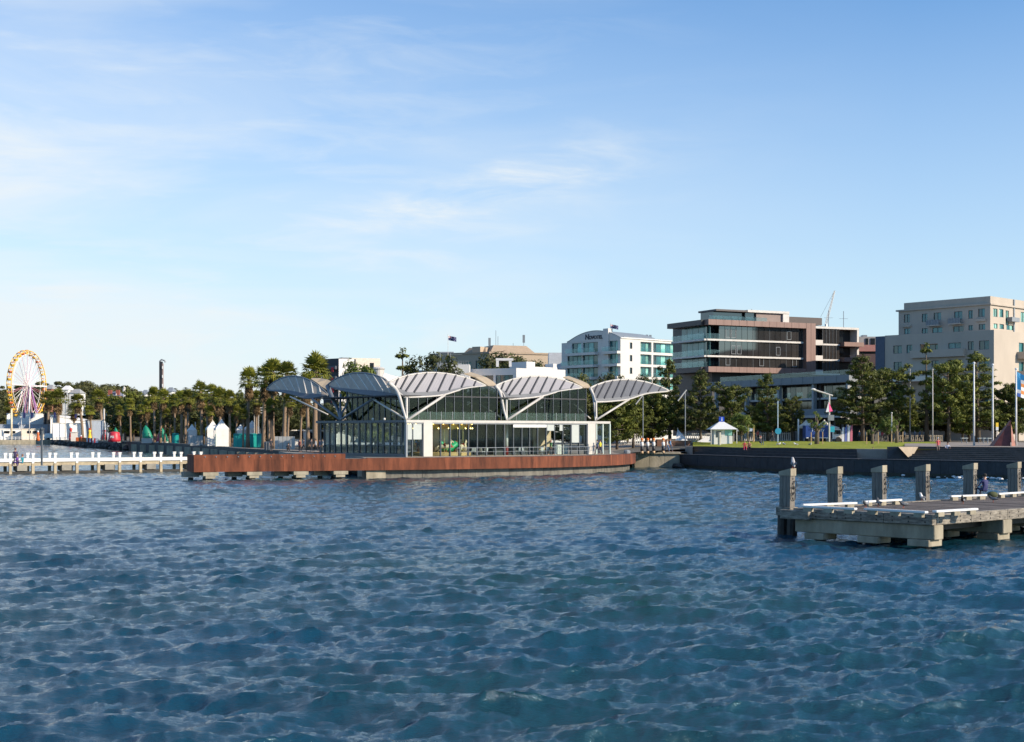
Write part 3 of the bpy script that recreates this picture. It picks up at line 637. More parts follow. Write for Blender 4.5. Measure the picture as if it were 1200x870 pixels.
def arch3(a, t, b, n):   # circular-ish arch from a to b through apex t
    out = []
    for i in range(n + 1):
        s_ = i / n; base = a.lerp(b, s_); mid = a.lerp(b, .5); sh = (1 - (2 * s_ - 1) ** 2) ** .92
        out.append(base + (t - mid) * sh)
    return out
def canopy(arch, low, mpanel, mrib, mtube, n, band, name='canopy', edge=None, tr=.115, ribw=.16):
    """arch, low: lists of same length from one end to the other; leaf shaped roof between them"""
    c = MB(); c.tube(arch, tr, 8); root = c.build('arch_rib', mtube, pav, smooth=True)
    c = MB(); c.tube(low, tr * .85, 8); c.build('lower_tube', edge or mtube, pav, smooth=True)
    m = len(arch) - 1
    for i in range(n):
        i0 = round(i * m / n); i1 = round((i + 1) * m / n)
        A0_, A1_ = arch[i0], arch[i1]; L0, L1 = low[i0], low[i1]
        if (A0_ - L0).length < .05 and (A1_ - L1).length < .05: continue
        k = i1 - i0
        b = MB()
        for j in range(i0, i1):
            a0, a1, l0, l1 = arch[j], arch[j + 1], low[j], low[j + 1]
            b.slab([a0, a1, a1.lerp(l1, 1 - band), a0.lerp(l0, 1 - band)], .07)
        b.build('roof_panel', mpanel, pav)
        if band > 0:
            b = MB()
            for j in range(i0, i1):
                a0, a1, l0, l1 = arch[j], arch[j + 1], low[j], low[j + 1]
                b.slab([a0.lerp(l0, 1 - band), a1.lerp(l1, 1 - band), l1, l0], .08)
            b.build('eave_panel', SOFF, pav)
        if i > 0:
            a = A0_ + Vector((0, 0, -.0)); l_ = A0_.lerp(L0, 1 - band)
            if (a - l_).length > .4:
                d_ = (pn.to_3d() * .06); b = MB(); b.beam(a + d_, l_ + d_, ribw, .16); b.build('rib', mrib, pav)
NS = 40
def leafR(pl, pt, pr, legpts, tubepts, fa, vj, *args, **kw):
    arch = arch3(pavR(*pl, -2.5), pavR(*pt, -2.5), pavR(*pr, -2.5), NS)
    leg = curve3([pavR(*p, o) for p, o in legpts], 20); tub = curve3([pavR(*p, o) for p, o in tubepts], 20)
    low = []
    for i in range(NS + 1):
        g_ = i / NS
        if g_ <= fa: t = g_ / fa * 20; src = leg
        else: t = (g_ - fa) / (1 - fa) * 20; src = tub
        k = min(int(t), 19); low.append(src[k].lerp(src[k + 1], t - k))
    low[0] = arch[0].copy(); low[-1] = arch[-1].copy()
    canopy(arch, low, *args, **kw)
    return arch, low
r1a, r1l = leafR((455.5, 448.5), (511, 437.2), (569, 452.2), [((455.5, 448.5), -2.5), ((466, 459), -2), ((474.5, 466), -1.4)], [((474.5, 466), -1.4), ((500, 465), -1.1), ((521, 462.6), -1), ((545, 455.5), -1.5), ((569, 452.5), -2.5)], .36, .3, PANW, RIBD, TUBEW, 10, .20)
r2a, r2l = leafR((580, 453), (631, 441.5), (682, 454.6), [((580, 453), -2.5), ((589, 461), -2), ((592.5, 468.5), -1.4)], [((592.5, 468.5), -1.4), ((615, 467), -1.1), ((636, 464.2), -1), ((657, 458.5), -1.5), ((682, 455), -2.5)], .30, .3, PANW, RIBD, TUBEW, 10, .20)
r3a, r3l = leafR((691, 455.5), (736, 445.2), (784, 458.2), [((691, 455.5), -2.5), ((695.5, 463), -2), ((698, 471.5), -1.4)], [((698, 471.5), -1.4), ((717, 470.5), -1.1), ((737, 468), -1), ((758, 461.5), -1.5), ((784, 458.8), -2.5)], .22, .3, PANG, RIBD, TUBEW, 10, .16)
def leafL(pl, pt, pr, tubepts, *args, **kw):
    arch = arch3(pavL(*pl, -2.5), pavL(*pt, -2.5), pavL(*pr, -2.5), NS); lw = curve3([pavL(*p, o) for p, o in tubepts], 60); low = [lw[round(60 * (i / NS) ** .62)] for i in range(NS + 1)]
    low[0] = arch[0].copy(); low[-1] = low[-1]
    canopy(arch, low, *args, **kw); return arch, low
l1a, l1l = leafL((384, 451.5), (418, 437.5), (456, 447.8), [((384, 452), -2.5), ((398, 457), -1.6), ((420, 461.5), -1.2), ((445, 464.5), -1.1), ((469, 467), -1.3)], PANM, RIBL, TUBED, 8, .22, edge=SOFF, ribw=.14)
l2a, l2l = leafL((312.5, 456.5), (346, 441.3), (384, 462.8), [((311.5, 457.5), -2.5), ((328, 459), -1.6), ((345, 463), -1.2), ((360, 467), -1.2), ((384, 463.5), -2.3)], PANM, RIBL, TUBED, 8, .22, edge=SOFF, ribw=.14)
# valley legs
def leg(pts, fn, r0, r1, m, name='valley_leg', off=None):
    w = curve3([fn(*p, o) for p, o in pts], 14); b = MB(); b.tube(w, [r0 + (r1 - r0) * i / 14 for i in range(15)], 8); b.build(name, m, pav, smooth=True)
leg([((455, 448.5), -2.5), ((463, 455.5), -2.1), ((468, 465), -1.4), ((472, 479), -.6), ((476, 492), 0)], pavR, .25, .12, STEELW)
leg([((580, 452), -2.5), ((585.5, 459), -2.1), ((588.3, 469), -1.4), ((590.5, 481), -.6), ((594, 493), 0)], pavR, .22, .11, STEELW)
leg([((691.5, 455), -2.5), ((695, 463), -2.1), ((696.6, 476), -1.4), ((697.7, 493), 0)], pavR, .20, .10, STEELW)
leg([((384, 453), -2.4), ((390, 468), -1.6), ((396, 480), -.8), ((399, 493), 0)], pavL, .3, .14, TUBED)
leg([((409, 462), -1.4), ((406, 475), -1.0), ((401, 484), -.5), ((399, 493), 0)], pavL, .14, .12, TUBED)
for px, fn, m, y0 in ((476.5, pavR, TUBEW, 466), (593.5, pavR, TUBEW, 469), (698.5, pavR, TUBEW, 470), (398.8, pavL, TUBED, 462)):
    leg([((px, y0), -.9), ((px, (y0 + 493) / 2), -.5), ((px + .3, 493), -.1)], fn, .13, .13, m, 'column')
# raking struts
def strut(a, b_, fn, oa, ob, m, r=.12):
    b = MB(); b.tube([fn(*a, oa), fn(*b_, ob)], r, 8); b.build('strut', m, pav, smooth=True)
strut((478, 492), (521, 463.4), pavR, 0, -.9, TUBEW, .15); strut((588, 490), (551, 467), pavR, -1.6, -3.2, STEELW, .09)
strut((595, 492), (636, 465), pavR, 0, -.9, TUBEW, .15); strut((692, 491), (668, 470), pavR, -1.6, -3.2, STEELW, .09)
strut((699, 492), (737, 468.4), pavR, 0, -.9, TUBEW, .13)
strut((399.5, 492), (440, 466), pavL, 0, -.9, TUBED, .15); strut((475, 491), (434, 466), pavL, 0, -.9, RIBL, .11)
strut((398, 492), (366, 468), pavL, 0, -.9, TUBED, .14); strut((340, 465), (384, 486), pavL, -6, -6, RIBL, .10)
# tan caps of the roof behind the arches
def cap(pts, fn, offs, m, th=.12):
    b = MB(); w = [fn(*p, o) for p, o in zip(pts, offs)]
    for i in range(1, len(w) - 1): b.slab([w[0], w[i], w[i + 1]], th) if False else None
    n = len(w) // 2
    for i in range(n - 1): b.slab([w[i], w[i + 1], w[2 * n - 2 - i], w[2 * n - 1 - i]], th)
    b.build('roof_cap', m, pav)
cap([(544, 438.2), (556, 442), (566, 448.5), (572, 452.8), (582.5, 452.5), (578, 447.8), (570, 443), (552, 436.8)], pavR, [-2.7] * 4 + [-4.5] * 4, CAPT)
cap([(660, 442.5), (670, 446), (678, 451), (684, 455), (692, 455), (689, 450.5), (682, 447), (666, 441.3)], pavR, [-2.7] * 4 + [-4.5] * 4, CAPT)
cap([(448, 441), (452, 444), (455, 447.5), (458, 449.3), (470, 442.5), (463, 441.5), (456, 439.5), (450, 437.6)], pavR, [-3, -3, -3, -2.7, -4.5, -4.6, -4.8, -5], OFFW)
cap([(364, 444.5), (371, 449), (377, 454), (382, 456.5), (389, 448), (384, 445.5), (376, 444), (366, 443.6)], pavL, [-2.7] * 4 + [-4.5] * 4, CAPT)
# vault shells and flat roof behind the arches
def vault(arch, back, depth, m):
    b = MB(); k = 4
    for i in range(0, NS, k):
        for j in range(3):
            d0 = back.to_3d() * (depth * j / 3 + .25); d1 = back.to_3d() * (depth * (j + 1) / 3 + .22); dz = Vector((0, 0, -.12))
            s0 = .25 if False else 0
            b.slab([arch[i] + d0 + dz, arch[i + k] + d0 + dz, arch[i + k] + d1 + dz * 3, arch[i] + d1 + dz * 3], .1)
    b.build('vault_roof', m, pav)

b = MB(); q = [loc(.3, 1.2, 0), loc(2 * MOD - .3, 1.2, 0), loc(2 * MOD - .3, 18, 0), loc(.3, 18, 0)]; b.prism([(p.x, p.y) for p in q], 8.62, 8.75); b.build('ceiling', mat('dark_ceiling', (.05, .05, .055), .8), pav)
# ground floor ring beam + floor + terrace
def ring(s0, s1, t0, t1, z0, z1, name, m, parent=pav, bev=0):
    b = MB(); q = [loc(s0, t0, 0), loc(s1, t0, 0), loc(s1, t1, 0), loc(s0, t1, 0)]; b.prism([(p.x, p.y) for p in q], z0, z1); return b.build(name, m, parent, bevel=bev)
ring(-.12, 2 * MOD + 2.5, -.18, .22, BZ - .14, BZ + .14, 'ring_beam', TUBEW); ring(-.16, .2, .24, LB + 4.6, BZ - .13, BZ + .13, 'ring_beam', STEELD)
ring(.25, 2 * MOD, .25, 16.5, BZ - .1, BZ + .02, 'ceiling_slab', mat('dim_ceiling', (.12, .12, .12), .8))
ring(-.1, 2 * MOD + 2.4, -.15, 17, 2.054, FZ + .01, 'floor', PAVE)
ring(-.08, 2 * MOD, -.10, .20, BZ - .22 - .05, BZ - .145, 'head_trim', STEELM)
# ground floor glazing, right face: mullion pixel columns -> metres along the face
def sR(px, off=0): q = pA + pn * off; k = (px - 600) / F; return (k * q.y - q.x) / (pu.x - k * pu.y)
def tL(px, off=0): q = pA + (-pu) * off; k = (px - 600) / F; return (k * q.y - q.x) / (pb.x - k * pb.y)
mr_ = [476.3, 483, 494.5]; mr2 = [506, 516.4, 527.4, 538.3, 549, 559.3, 570, 580.5, 591, 601.6, 611.5, 620.5, 630, 640, 649.7, 659.4, 669, 678.6, 687]
def gl_bay(s0, s1, z0, z1, t_, name='glass_pane', m=GLS, face='R'):
    if face == 'R': a, b_ = loc(s0, t_, z0), loc(s1, t_, z0)
    else: a, b_ = loc(t_, s0, z0), loc(t_, s1, z0)
    b = MB(); b.slab([a, b_, Vector((b_.x, b_.y, z1)), Vector((a.x, a.y, z1))], .03); return b.build(name, m, pav)
def mull(s_, z0, z1, t_, w=.1, d=.2, face='R', m=STEELD):
    c = loc(s_, t_, 0) if face == 'R' else loc(t_, s_, 0); b = MB(); b.obox((c.x, c.y), pu if face == 'R' else pb, w / 2, d / 2, z0, z1); b.build('mullion', m, pav)
for lst in (mr_, mr2):
    ss = [sR(p) for p in lst]
    for i, s_ in enumerate(ss):
        mull(s_, FZ, BZ - .27, .05)
        if i < len(ss) - 1: gl_bay(s_ + .05, ss[i + 1] - .05, FZ + .04, BZ - .28, .06)
def panel(pxa, pxb):
    s0, s1 = sR(pxa), sR(pxb); ring(s0, s1, -.22, .5, FZ, BZ - .145, 'clad_pier', mat('clad_panel', (.50, .47, .43), .6, var=.05), bev=.02)
panel(495.0, 505.6); panel(687.4, 696.6)
# blinds behind glass
BLIND = mat('pale_grey_blind', (.42, .45, .43), .8, var=.04)
for a, b_, z in ((472.6, 482.6, 3.95), (483.6, 494, 3.95), (640.5, 649.2, 4.9), (669.4, 678.2, 3.5), (655, 659, 4.9)):
    s0, s1 = sR(max(a, 477)), sR(b_); ring(s0 + .04, s1 - .04, -.07, -.02, z, BZ - .3, 'blind', BLIND)
ring(sR(601), sR(640), -.08, -.03, BZ - .62, BZ - .3, 'roller_blind_box', WHITE)
# glazed corner screens to the right of the last pier
for i, px in enumerate((699, 706.5, 714.8)): mull(sR(px), FZ, BZ - .15, .05, .16, .2, m=mat('pale_green_steel', (.42, .50, .47), .5))
gl_bay(sR(699.6), sR(706), FZ, BZ - .2, .05); gl_bay(sR(707), sR(714.2), FZ, BZ - .2, .05)
# left face ground floor, mullions every ~7 px
tl = [tL(p) for p in (471.5, 464.3, 456.8, 449.6, 442.5, 435.2, 428.2, 421, 413.8, 406.6, 399.5, 392.6, 386, 380)]
mull(.02, FZ, BZ - .14, .02, .2, .2, m=STEELM)
tl = [.2] + tl
for i, t_ in enumerate(tl):
    mull(t_, FZ, BZ - .14, .05, face='L')
    if i < len(tl) - 1:
        gl_bay(t_ + .05, tl[i + 1] - .05, 3.35, BZ - .15, .06, face='L', m=GLS); gl_bay(t_ + .05, tl[i + 1] - .05, FZ + .04, 3.27, .06, face='L', m=GLSD)
b = MB(); a, c_ = loc(.02, .2, 3.31), loc(.02, tl[-1], 3.31); b.beam(a, c_, .08, .07); b.build('transom', STEELD, pav)
b = MB(); a, c_ = loc(-.05, .2, 2.25), loc(-.05, tl[-1], 2.25); b.beam(a, c_, .06, .3); b.build('base_rail', STEELD, pav)
# upper glazing: top follows the lower tubes
def z_at(low, s_, key):
    best = None
    for a, c_ in zip(low, low[1:]):
        ka, kc = key(a), key(c_)
        if (ka - s_) * (kc - s_) <= 0 and abs(kc - ka) > 1e-6:
            z = a.z + (c_.z - a.z) * (s_ - ka) / (kc - ka); best = z if best is None else min(best, z)
    return best
keyR = lambda v: (V2(v) - pA).dot(pu); keyL = lambda v: (V2(v) - pA).dot(pb)
def upper(low, s0, s1, n, face, key, zend0, zend1, m):
    ss = [s0 + (s1 - s0) * i / n for i in range(n + 1)]; zz = []
    for s_ in ss:
        z = z_at(low, s_, key); zz.append(z if z else (zend0 if s_ < (s0 + s1) / 2 else zend1))
    for i in range(n + 1):
        mull(ss[i], BZ + .14, zz[i], 1.25, .07, .14, face)
        if i < n:
            f = (lambda s_, z: loc(s_, 1.27, z)) if face == 'R' else (lambda s_, z: loc(1.27, s_, z))
            b = MB(); b.slab([f(ss[i] + .04, BZ + .02), f(ss[i + 1] - .04, BZ + .02), f(ss[i + 1] - .04, zz[i + 1]), f(ss[i] + .04, zz[i])], .03); b.build('glass_pane', m, pav)
upper(r1l, 1.3, MOD - .3, 10, 'R', keyR, 8.9, 9.6, GLSD); upper(r2l, MOD + .3, 2 * MOD - .3, 10, 'R', keyR, 8.8, 9.6, GLSD)
upper(l1l, 1.3, LB + .4, 11, 'L', keyL, 8.6, 9.4, GLSD)
# terrace balustrade behind the ring beam
for s0, s1 in ((.8, MOD - .8), (MOD + .8, 2 * MOD - .8)):
    n = 8
    for i in range(n):
        a = s0 + (s1 - s0) * i / n; c_ = s0 + (s1 - s0) * (i + 1) / n; gl_bay(a + .03, c_ - .03, BZ + .1, BZ + 1.05, .9, 'terrace_glass', GLSB)
        mull(c_, BZ + .02, BZ + 1.1, .9, .05, .05, m=STEELM)
# small lamps on the ledge
for px in (437, 450.5):
    c = pavL(px, 491.3, .05); b = MB(); b.ball(c, .14); b.cur = 0; b.tube([(c.x, c.y, BZ + .12), (c.x, c.y, c.z)], .04, 5); b.build('ledge_lamp', WHITE, pav)
# rear glazing: full height mullions and clear panes
for i in range(17):
    s_ = .2 + 28.2 * i / 16; mull(s_, FZ, BZ, 16.4, .1, .15)
    if i < 16 and i not in (9, 10, 11): gl_bay(s_ + .06, s_ + 28.2 / 16 - .06, FZ, BZ, 16.4, 'rear_pane', GLS)
# dark core rooms inside
ring(MOD + 2.4, MOD + 8.6, 5, 15.5, FZ + .01, BZ - .12, 'core_room', mat('dark_interior_wall', (.035, .04, .042), .6))
ring(MOD + 10.6, MOD + 13.6, 7, 15.5, FZ + .01, BZ - .12, 'core_room', mat('beige_interior_wall', (.50, .40, .26), .8))

# interior round column with a red foot
c = pavR(593.5, 500, -2.5); b = MB(); b.tube([(c.x, c.y, 3.05), (c.x, c.y, BZ - .2)], .2, 12); b.build('round_column', OFFW, pav, smooth=True)
b = MB(); b.tube([(c.x, c.y, FZ), (c.x, c.y, 3.045)], .22, 12); b.build('column_foot', mat('dark_red_paint', (.25, .02, .02), .5), pav, smooth=True)
c = pavR(475.5, 500, -1.4); b = MB(); b.tube([(c.x, c.y, FZ), (c.x, c.y, BZ - .2)], .2, 12); b.build('round_column', OFFW, pav, smooth=True)
# outside handrail
pts = [loc(s_, -.9, 3.0) for s_ in (6.3, 14, 21, 27.5)]; rail = thing('handrail', 'thin steel handrail along the deck in front of the pavilion glass', 'handrail', tuple(loc(15, -.9, 2.07)))
b = MB(); b.tube(pts, .035, 6); b.build('top_rail', STEELM, rail); b = MB(); b.tube([p - Vector((0, 0, .45)) for p in pts], .02, 6); b.build('mid_rail', STEELM, rail)
for i in range(16):
    p = loc(6.3 + 21.2 * i / 15, -.9, 0); b = MB(); b.tube([(p.x, p.y, 2.07), (p.x, p.y, 3.0)], .025, 6); b.build('baluster', STEELM, rail)
# ------------------------------------------------------------------ the carousel
cc = loc(9.0, 5.4, FZ); car = thing('carousel', 'merry-go-round with a yellow scalloped canopy and painted horses inside the pavilion', 'carousel', cc)
YEL = mat('fairground_yellow', (.85, .55, .04), .4, var=.2, scale=2); RED = mat('fairground_red', (.45, .04, .03), .5); CREAM = mat('cream_paint', (.75, .62, .42), .5); GRN = mat('dragon_green', (.02, .38, .16), .4); BRN = mat('chestnut_paint', (.32, .13, .05), .5); GOLD = mat('brass', (.7, .5, .2), .3, .8)
b = MB(); b.lathe(cc, [(3.5, .02), (3.55, .35), (3.4, .42), (.1, .43)], 32); b.build('platform', mat('platform_wood', (.62, .42, .18), .6), car)
b = MB(); b.lathe(cc, [(1.1, .44), (1.1, 3.0), (.2, 3.3)], 12); b.build('centre_drum', CREAM, car)
for i in range(20):
    a0, a1 = 2 * math.pi * i / 20, 2 * math.pi * (i + 1) / 20 - .02; r_ = 3.6; p0 = cc + Vector((r_ * math.cos(a0), r_ * math.sin(a0), 0)); p1 = cc + Vector((r_ * math.cos(a1), r_ * math.sin(a1), 0)); pm = (p0 + p1) / 2
    b = MB(); z0, z1 = 3.02, 3.68
    b.slab([p0 + Vector((0, 0, z0 + .1)), pm + Vector((0, 0, z0 - .08)), p1 + Vector((0, 0, z0 + .1)), p1 + Vector((0, 0, z1)), p0 + Vector((0, 0, z1))], .08); b.build('rounding_board', YEL if i % 3 else mat('ochre_paint', (.72, .35, .02), .4), car)
BULB = bpy.data.materials.new('lit_bulb'); BULB.use_nodes = True; bb_ = BULB.node_tree.nodes['Principled BSDF']; bb_.inputs['Emission Color'].default_value = (1, .72, .25, 1); bb_.inputs['Emission Strength'].default_value = 7
for i in range(40):
    a0 = 2 * math.pi * i / 40; b = MB(); b.ball(cc + Vector((3.68 * math.cos(a0), 3.68 * math.sin(a0), 3.08 + .52 * (i % 2))), .07, (1, 1, 1), 6, 4); b.build('light_bulb', BULB, car)
b = MB(); b.lathe(cc, [(3.55, 3.6), (.3, 3.72), (.1, 3.75)], 20); b.build('canopy_top', CREAM, car)
def horse(at, ang, mcol, k):
    r_ = thing('carousel_horse', '', '', (0, 0, 0)); 
    return r_
def horse_mesh(ang, m, at):
    ca, sa = math.cos(ang), math.sin(ang); T = lambda x, y, z: (at.x + ca * x - sa * y, at.y + sa * x + ca * y, at.z + z); b = MB()
    b.tube([T(-.55, 0, 1.0), T(-.3, 0, 1.03), T(.1, 0, .98), T(.45, 0, 1.05), T(.6, 0, 1.2)], [.16, .23, .21, .22, .15], 8)
    b.tube([T(.5, 0, 1.1), T(.68, 0, 1.4), T(.78, 0, 1.62)], [.17, .12, .09], 7); b.tube([T(.74, 0, 1.66), T(.9, 0, 1.55), T(1.05, 0, 1.42)], [.10, .09, .055], 7)
    for y in (-.1, .1):
        b.tube([T(.45, y, .95), T(.62, y, .7), T(.5, y, .45)], [.09, .055, .04], 6); b.tube([T(-.5, y, .95), T(-.62, y, .65), T(-.78, y, .4)], [.12, .06, .04], 6)
        b.tube([T(.75, y * .5, 1.68), T(.75, y * .6, 1.8)], [.03, .01], 5)
    b.tube([T(-.62, 0, 1.1), T(-.85, 0, .95), T(-.9, 0, .6)], [.05, .07, .02], 6)
    h = b.build('horse', m, car, smooth=True)
    b = MB(); b.tube([T(0, 0, .4), T(0, 0, 3.1)], .03, 6); b.build('brass_pole', GOLD, h)
    b = MB(); b.tube([T(-.12, 0, 1.12), T(.1, 0, 1.12)], [.24, .24], 8); b.build('saddle', RED, h)
for i in range(14):
    a = 2 * math.pi * i / 14; r_ = 2.9 if i % 2 else 2.0
    if i == 10: continue
    at = cc + Vector((r_ * math.cos(a), r_ * math.sin(a), rnd.uniform(-.1, .15)))
    horse_mesh(a + math.pi / 2, CREAM if i % 3 else BRN, at)
dg_ = pavR(528, 530, -3.6); b = MB(); T = lambda x, z: Vector((dg_.x + pu.x * x, dg_.y + pu.y * x, FZ + z))
b.tube([T(-1.3, .6), T(-1.1, 1.0), T(-.6, .85), T(0, .8), T(.6, 1.25), T(1.0, 1.2), T(1.5, .6)], [.12, .3, .4, .42, .5, .38, .15], 10); b.tube([T(-1.2, .9), T(-1.3, 1.5), T(-1.6, 1.6)], [.25, .2, .1], 8); b.build('dragon_seat', GRN, car, smooth=True)
# cafe chairs and things inside
cafe = []
def chair(at, ang, lbl, m):
    r_ = thing('cafe_chair', lbl, 'chair', at, 'pale cafe chairs inside the pavilion'); ca, sa = math.cos(ang), math.sin(ang); T = lambda x, y, z: (at[0] + ca * x - sa * y, at[1] + sa * x + ca * y, at[2] + z)
    b = MB(); b.hexa([T(-.2, -.2, .43), T(.2, -.2, .43), T(.2, .2, .43), T(-.2, .2, .43), T(-.2, -.2, .46), T(.2, -.2, .46), T(.2, .2, .46), T(-.2, .2, .46)]); b.build('seat', m, r_)
    b = MB(); b.hexa([T(.17, -.2, .48), T(.21, -.2, .48), T(.21, .2, .48), T(.17, .2, .48), T(.22, -.2, .85), T(.26, -.2, .85), T(.26, .2, .85), T(.22, .2, .85)]); b.build('backrest', m, r_)
    for x in (-.17, .17):
        for y in (-.17, .17): b = MB(); b.tube([T(x, y, 0), T(x, y, .43)], .018, 5); b.build('leg', STEELM, r_)
k = 0
for px in (551, 555, 560, 565, 569, 606, 610, 614.5, 619, 634, 638, 643):
    at = pavR(px, 530, -2.2 - (k % 3) * .5); chair((at.x, at.y, FZ + .01), k * 1.3, 'pale cafe chair behind the pavilion glass, %s of twelve counted from the carousel' % ORD[k], WHITE); k += 1
ct = pavR(655, 530, -3); b = MB(); b.obox((ct.x, ct.y), pu, 1.1, .4, FZ + .01, FZ + 1.15); setp(b.build('service_counter', OFFW), 'white service counter behind the glass at the right of the pavilion', 'counter')
# ------------------------------------------------------------------ facades
class Fac:
    """vertical facade plane through two ground points; px/py of the photograph are rectified onto it"""
    def __init__(s, root, a, b, out):
        s.root = root; s.a = V2(a); s.b = V2(b); s.u = (s.b - s.a).normalized(); n = Vector((s.u.y, -s.u.x)); s.n = n if n.dot(V2(out)) > 0 else -n; s.L = (s.b - s.a).length
    def t(s, px, off=0):
        q = s.a + s.n * off; k = (px - 600) / F; return (k * q.y - q.x) / (s.u.x - k * s.u.y)
    def z(s, px, py, off=0):
        D = (s.a + s.n * off + s.u * s.t(px, off)).y; return CAMZ + (HY - py) / F * D
    def w(s, t, d, z): q = s.a + s.u * t + s.n * d; return Vector((q.x, q.y, z))
    def box(s, t0, t1, d0, d1, z0, z1, name, m, parent=None, bev=0, label=None):
        b = MB(); b.hexa([s.w(t0, d0, z0), s.w(t1, d0, z0), s.w(t1, d1, z0), s.w(t0, d1, z0), s.w(t0, d0, z1), s.w(t1, d0, z1), s.w(t1, d1, z1), s.w(t0, d1, z1)])
        return b.build(name, m, parent or s.root, bevel=bev, label=label)
    def pbox(s, p0, p1, y0, y1, d0, d1, name, m, parent=None, ref=None, label=None):
        pc = ref if ref is not None else (p0 + p1) / 2
        return s.box(s.t(p0), s.t(p1), d0, d1, s.z(pc, max(y0, y1)), s.z(pc, min(y0, y1)), name, m, parent, label=label)
    def wall(s, t0, t1, z0, z1, holes, m, th=.35, name='wall', parent=None):
        """wall with real openings: holes = (t0,t1,z0,z1)"""
        ts = sorted({t0, t1, *[h[0] for h in holes], *[h[1] for h in holes]}); zs = sorted({z0, z1, *[h[2] for h in holes], *[h[3] for h in holes]})
        ts = [t for t in ts if t0 - 1e-6 <= t <= t1 + 1e-6]; zs = [z for z in zs if z0 - 1e-6 <= z <= z1 + 1e-6]; b = MB()
        def solid(i, j):
            if i < 0 or j < 0 or i >= len(ts) - 1 or j >= len(zs) - 1: return False
            tc_, zc = (ts[i] + ts[i + 1]) / 2, (zs[j] + zs[j + 1]) / 2
            return not any(h[0] < tc_ < h[1] and h[2] < zc < h[3] for h in holes)
        for i in range(len(ts) - 1):
            for j in range(len(zs) - 1):
                if not solid(i, j): continue
                a, c, e, f_ = ts[i], ts[i + 1], zs[j], zs[j + 1]
                b.add([s.w(a, 0, e), s.w(c, 0, e), s.w(c, 0, f_), s.w(a, 0, f_)], [(0, 1, 2, 3)]); b.add([s.w(a, -th, e), s.w(c, -th, e), s.w(c, -th, f_), s.w(a, -th, f_)], [(3, 2, 1, 0)])
                for di, dj, q in ((-1, 0, ((a, e), (a, f_))), (1, 0, ((c, e), (c, f_))), (0, -1, ((a, e), (c, e))), (0, 1, ((a, f_), (c, f_)))):
                    if not solid(i + di, j + dj): b.add([s.w(q[0][0], 0, q[0][1]), s.w(q[1][0], 0, q[1][1]), s.w(q[1][0], -th, q[1][1]), s.w(q[0][0], -th, q[0][1])], [(0, 1, 2, 3)])
        return b.build(name, m, parent or s.root)
    def window(s, t0, t1, z0, z1, nv, pane, frame, dep=.28, fw=.07, parent=None, nh=1):
        """framed window set back in its opening"""
        b = MB()
        def bb(a, c, e, f_): b.hexa([s.w(a, -dep, e), s.w(c, -dep, e), s.w(c, -dep + .1, e), s.w(a, -dep + .1, e), s.w(a, -dep, f_), s.w(c, -dep, f_), s.w(c, -dep + .1, f_), s.w(a, -dep + .1, f_)])
        bb(t0, t1, z0, z0 + fw); bb(t0, t1, z1 - fw, z1)
        for i in range(nv + 1): tt = t0 + (t1 - t0 - fw) * i / nv; bb(tt, tt + fw, z0 + fw, z1 - fw)
        wd = b.build('window', frame, parent or s.root)
        for i in range(nv):
            a = t0 + (t1 - t0 - fw) * i / nv + fw; c = t0 + (t1 - t0 - fw) * (i + 1) / nv; b = MB()
            pm = pane[(i + int(t0 * 7)) % len(pane)] if isinstance(pane, (list, tuple)) else pane
            b.add([s.w(a, -dep + .03, z0 + fw), s.w(c, -dep + .03, z0 + fw), s.w(c, -dep + .03, z1 - fw), s.w(a, -dep + .03, z1 - fw)], [(0, 1, 2, 3)]); b.build('pane', pm, wd)
        return wd
def footprint(b, z0, z1, pts): b.prism(pts, z0, z1)
# ---- Novotel style hotel
nc = V2(P(727.2, 0, 347)); ne = V2((48.9, 367.6)); nw = V2((14.8, 359.7)); nd = V2((-17, 18.4)).normalized(); nr = V2((18.4, 17)).normalized()
hot = thing('hotel', 'white hotel with teal windows and a dark name sign on its curved gable', 'hotel', (nc.x, nc.y, 2.5))
fl = Fac(hot, nc, nc + nr * 34, (1, -1)); fs_ = Fac(hot, nc, nw, (-1, -1))
NZT = fl.z(727.3, 396.5); fh = 3.12
HWALL = mat('hotel_white_render', (.58, .56, .52), .7, var=.05, scale=.2); HTOP = mat('hotel_roof_sheet', (.25, .28, .30), .5)
zf = [fl.z(757, y) for y in (412.6, 427.2, 441.7, 456)]   # sill lines of the four floors
holes = []
bays = [(750.5, 763.5), (765.5, 793.5), (796, 812)]
for zb in zf:
    for a, b_ in bays: holes.append((fl.t(a), fl.t(b_), zb + .0, zb + 2.45))
    holes.append((fl.t(738), fl.t(741), zb + .55, zb + 2.1))
fl.wall(0, 34, 2.3, NZT, holes, HWALL, .9)
for h in holes:
    w_ = h[1] - h[0]; fl.window(h[0], h[1], h[2], h[3], 1 if w_ < 2 else (3 if w_ < 6 else 5), [TGLL, TGL, TGLL, DGL, TGL], STEELD, dep=.25 if w_ < 2 else .85)
for zb in zf:
    for a, b_ in bays:
        t0, t1 = fl.t(a) + .1, fl.t(b_) - .1; b = MB(); b.slab([fl.w(t0, -.1, zb + .05), fl.w(t1, -.1, zb + .05), fl.w(t1, -.1, zb + 1.0), fl.w(t0, -.1, zb + 1.0)], .02); b.build('balcony_glass', GLSB, hot)
fl.box(.0, 34.3, -.6, .25, NZT, NZT + .22, 'eave', OFFW, hot)
b = MB(); b.hexa([fl.w(1.2, .1, NZT + .22), fl.w(34.2, .1, NZT + .22), fl.w(34.2, -14, NZT + .22), fl.w(1.2, -14, NZT + .22), fl.w(1.2, .05, NZT + .4), fl.w(34.2, .05, NZT + .4), fl.w(34.2, -14, NZT + 1.7), fl.w(1.2, -14, NZT + 1.7)]); b.build('roof', HTOP, hot)
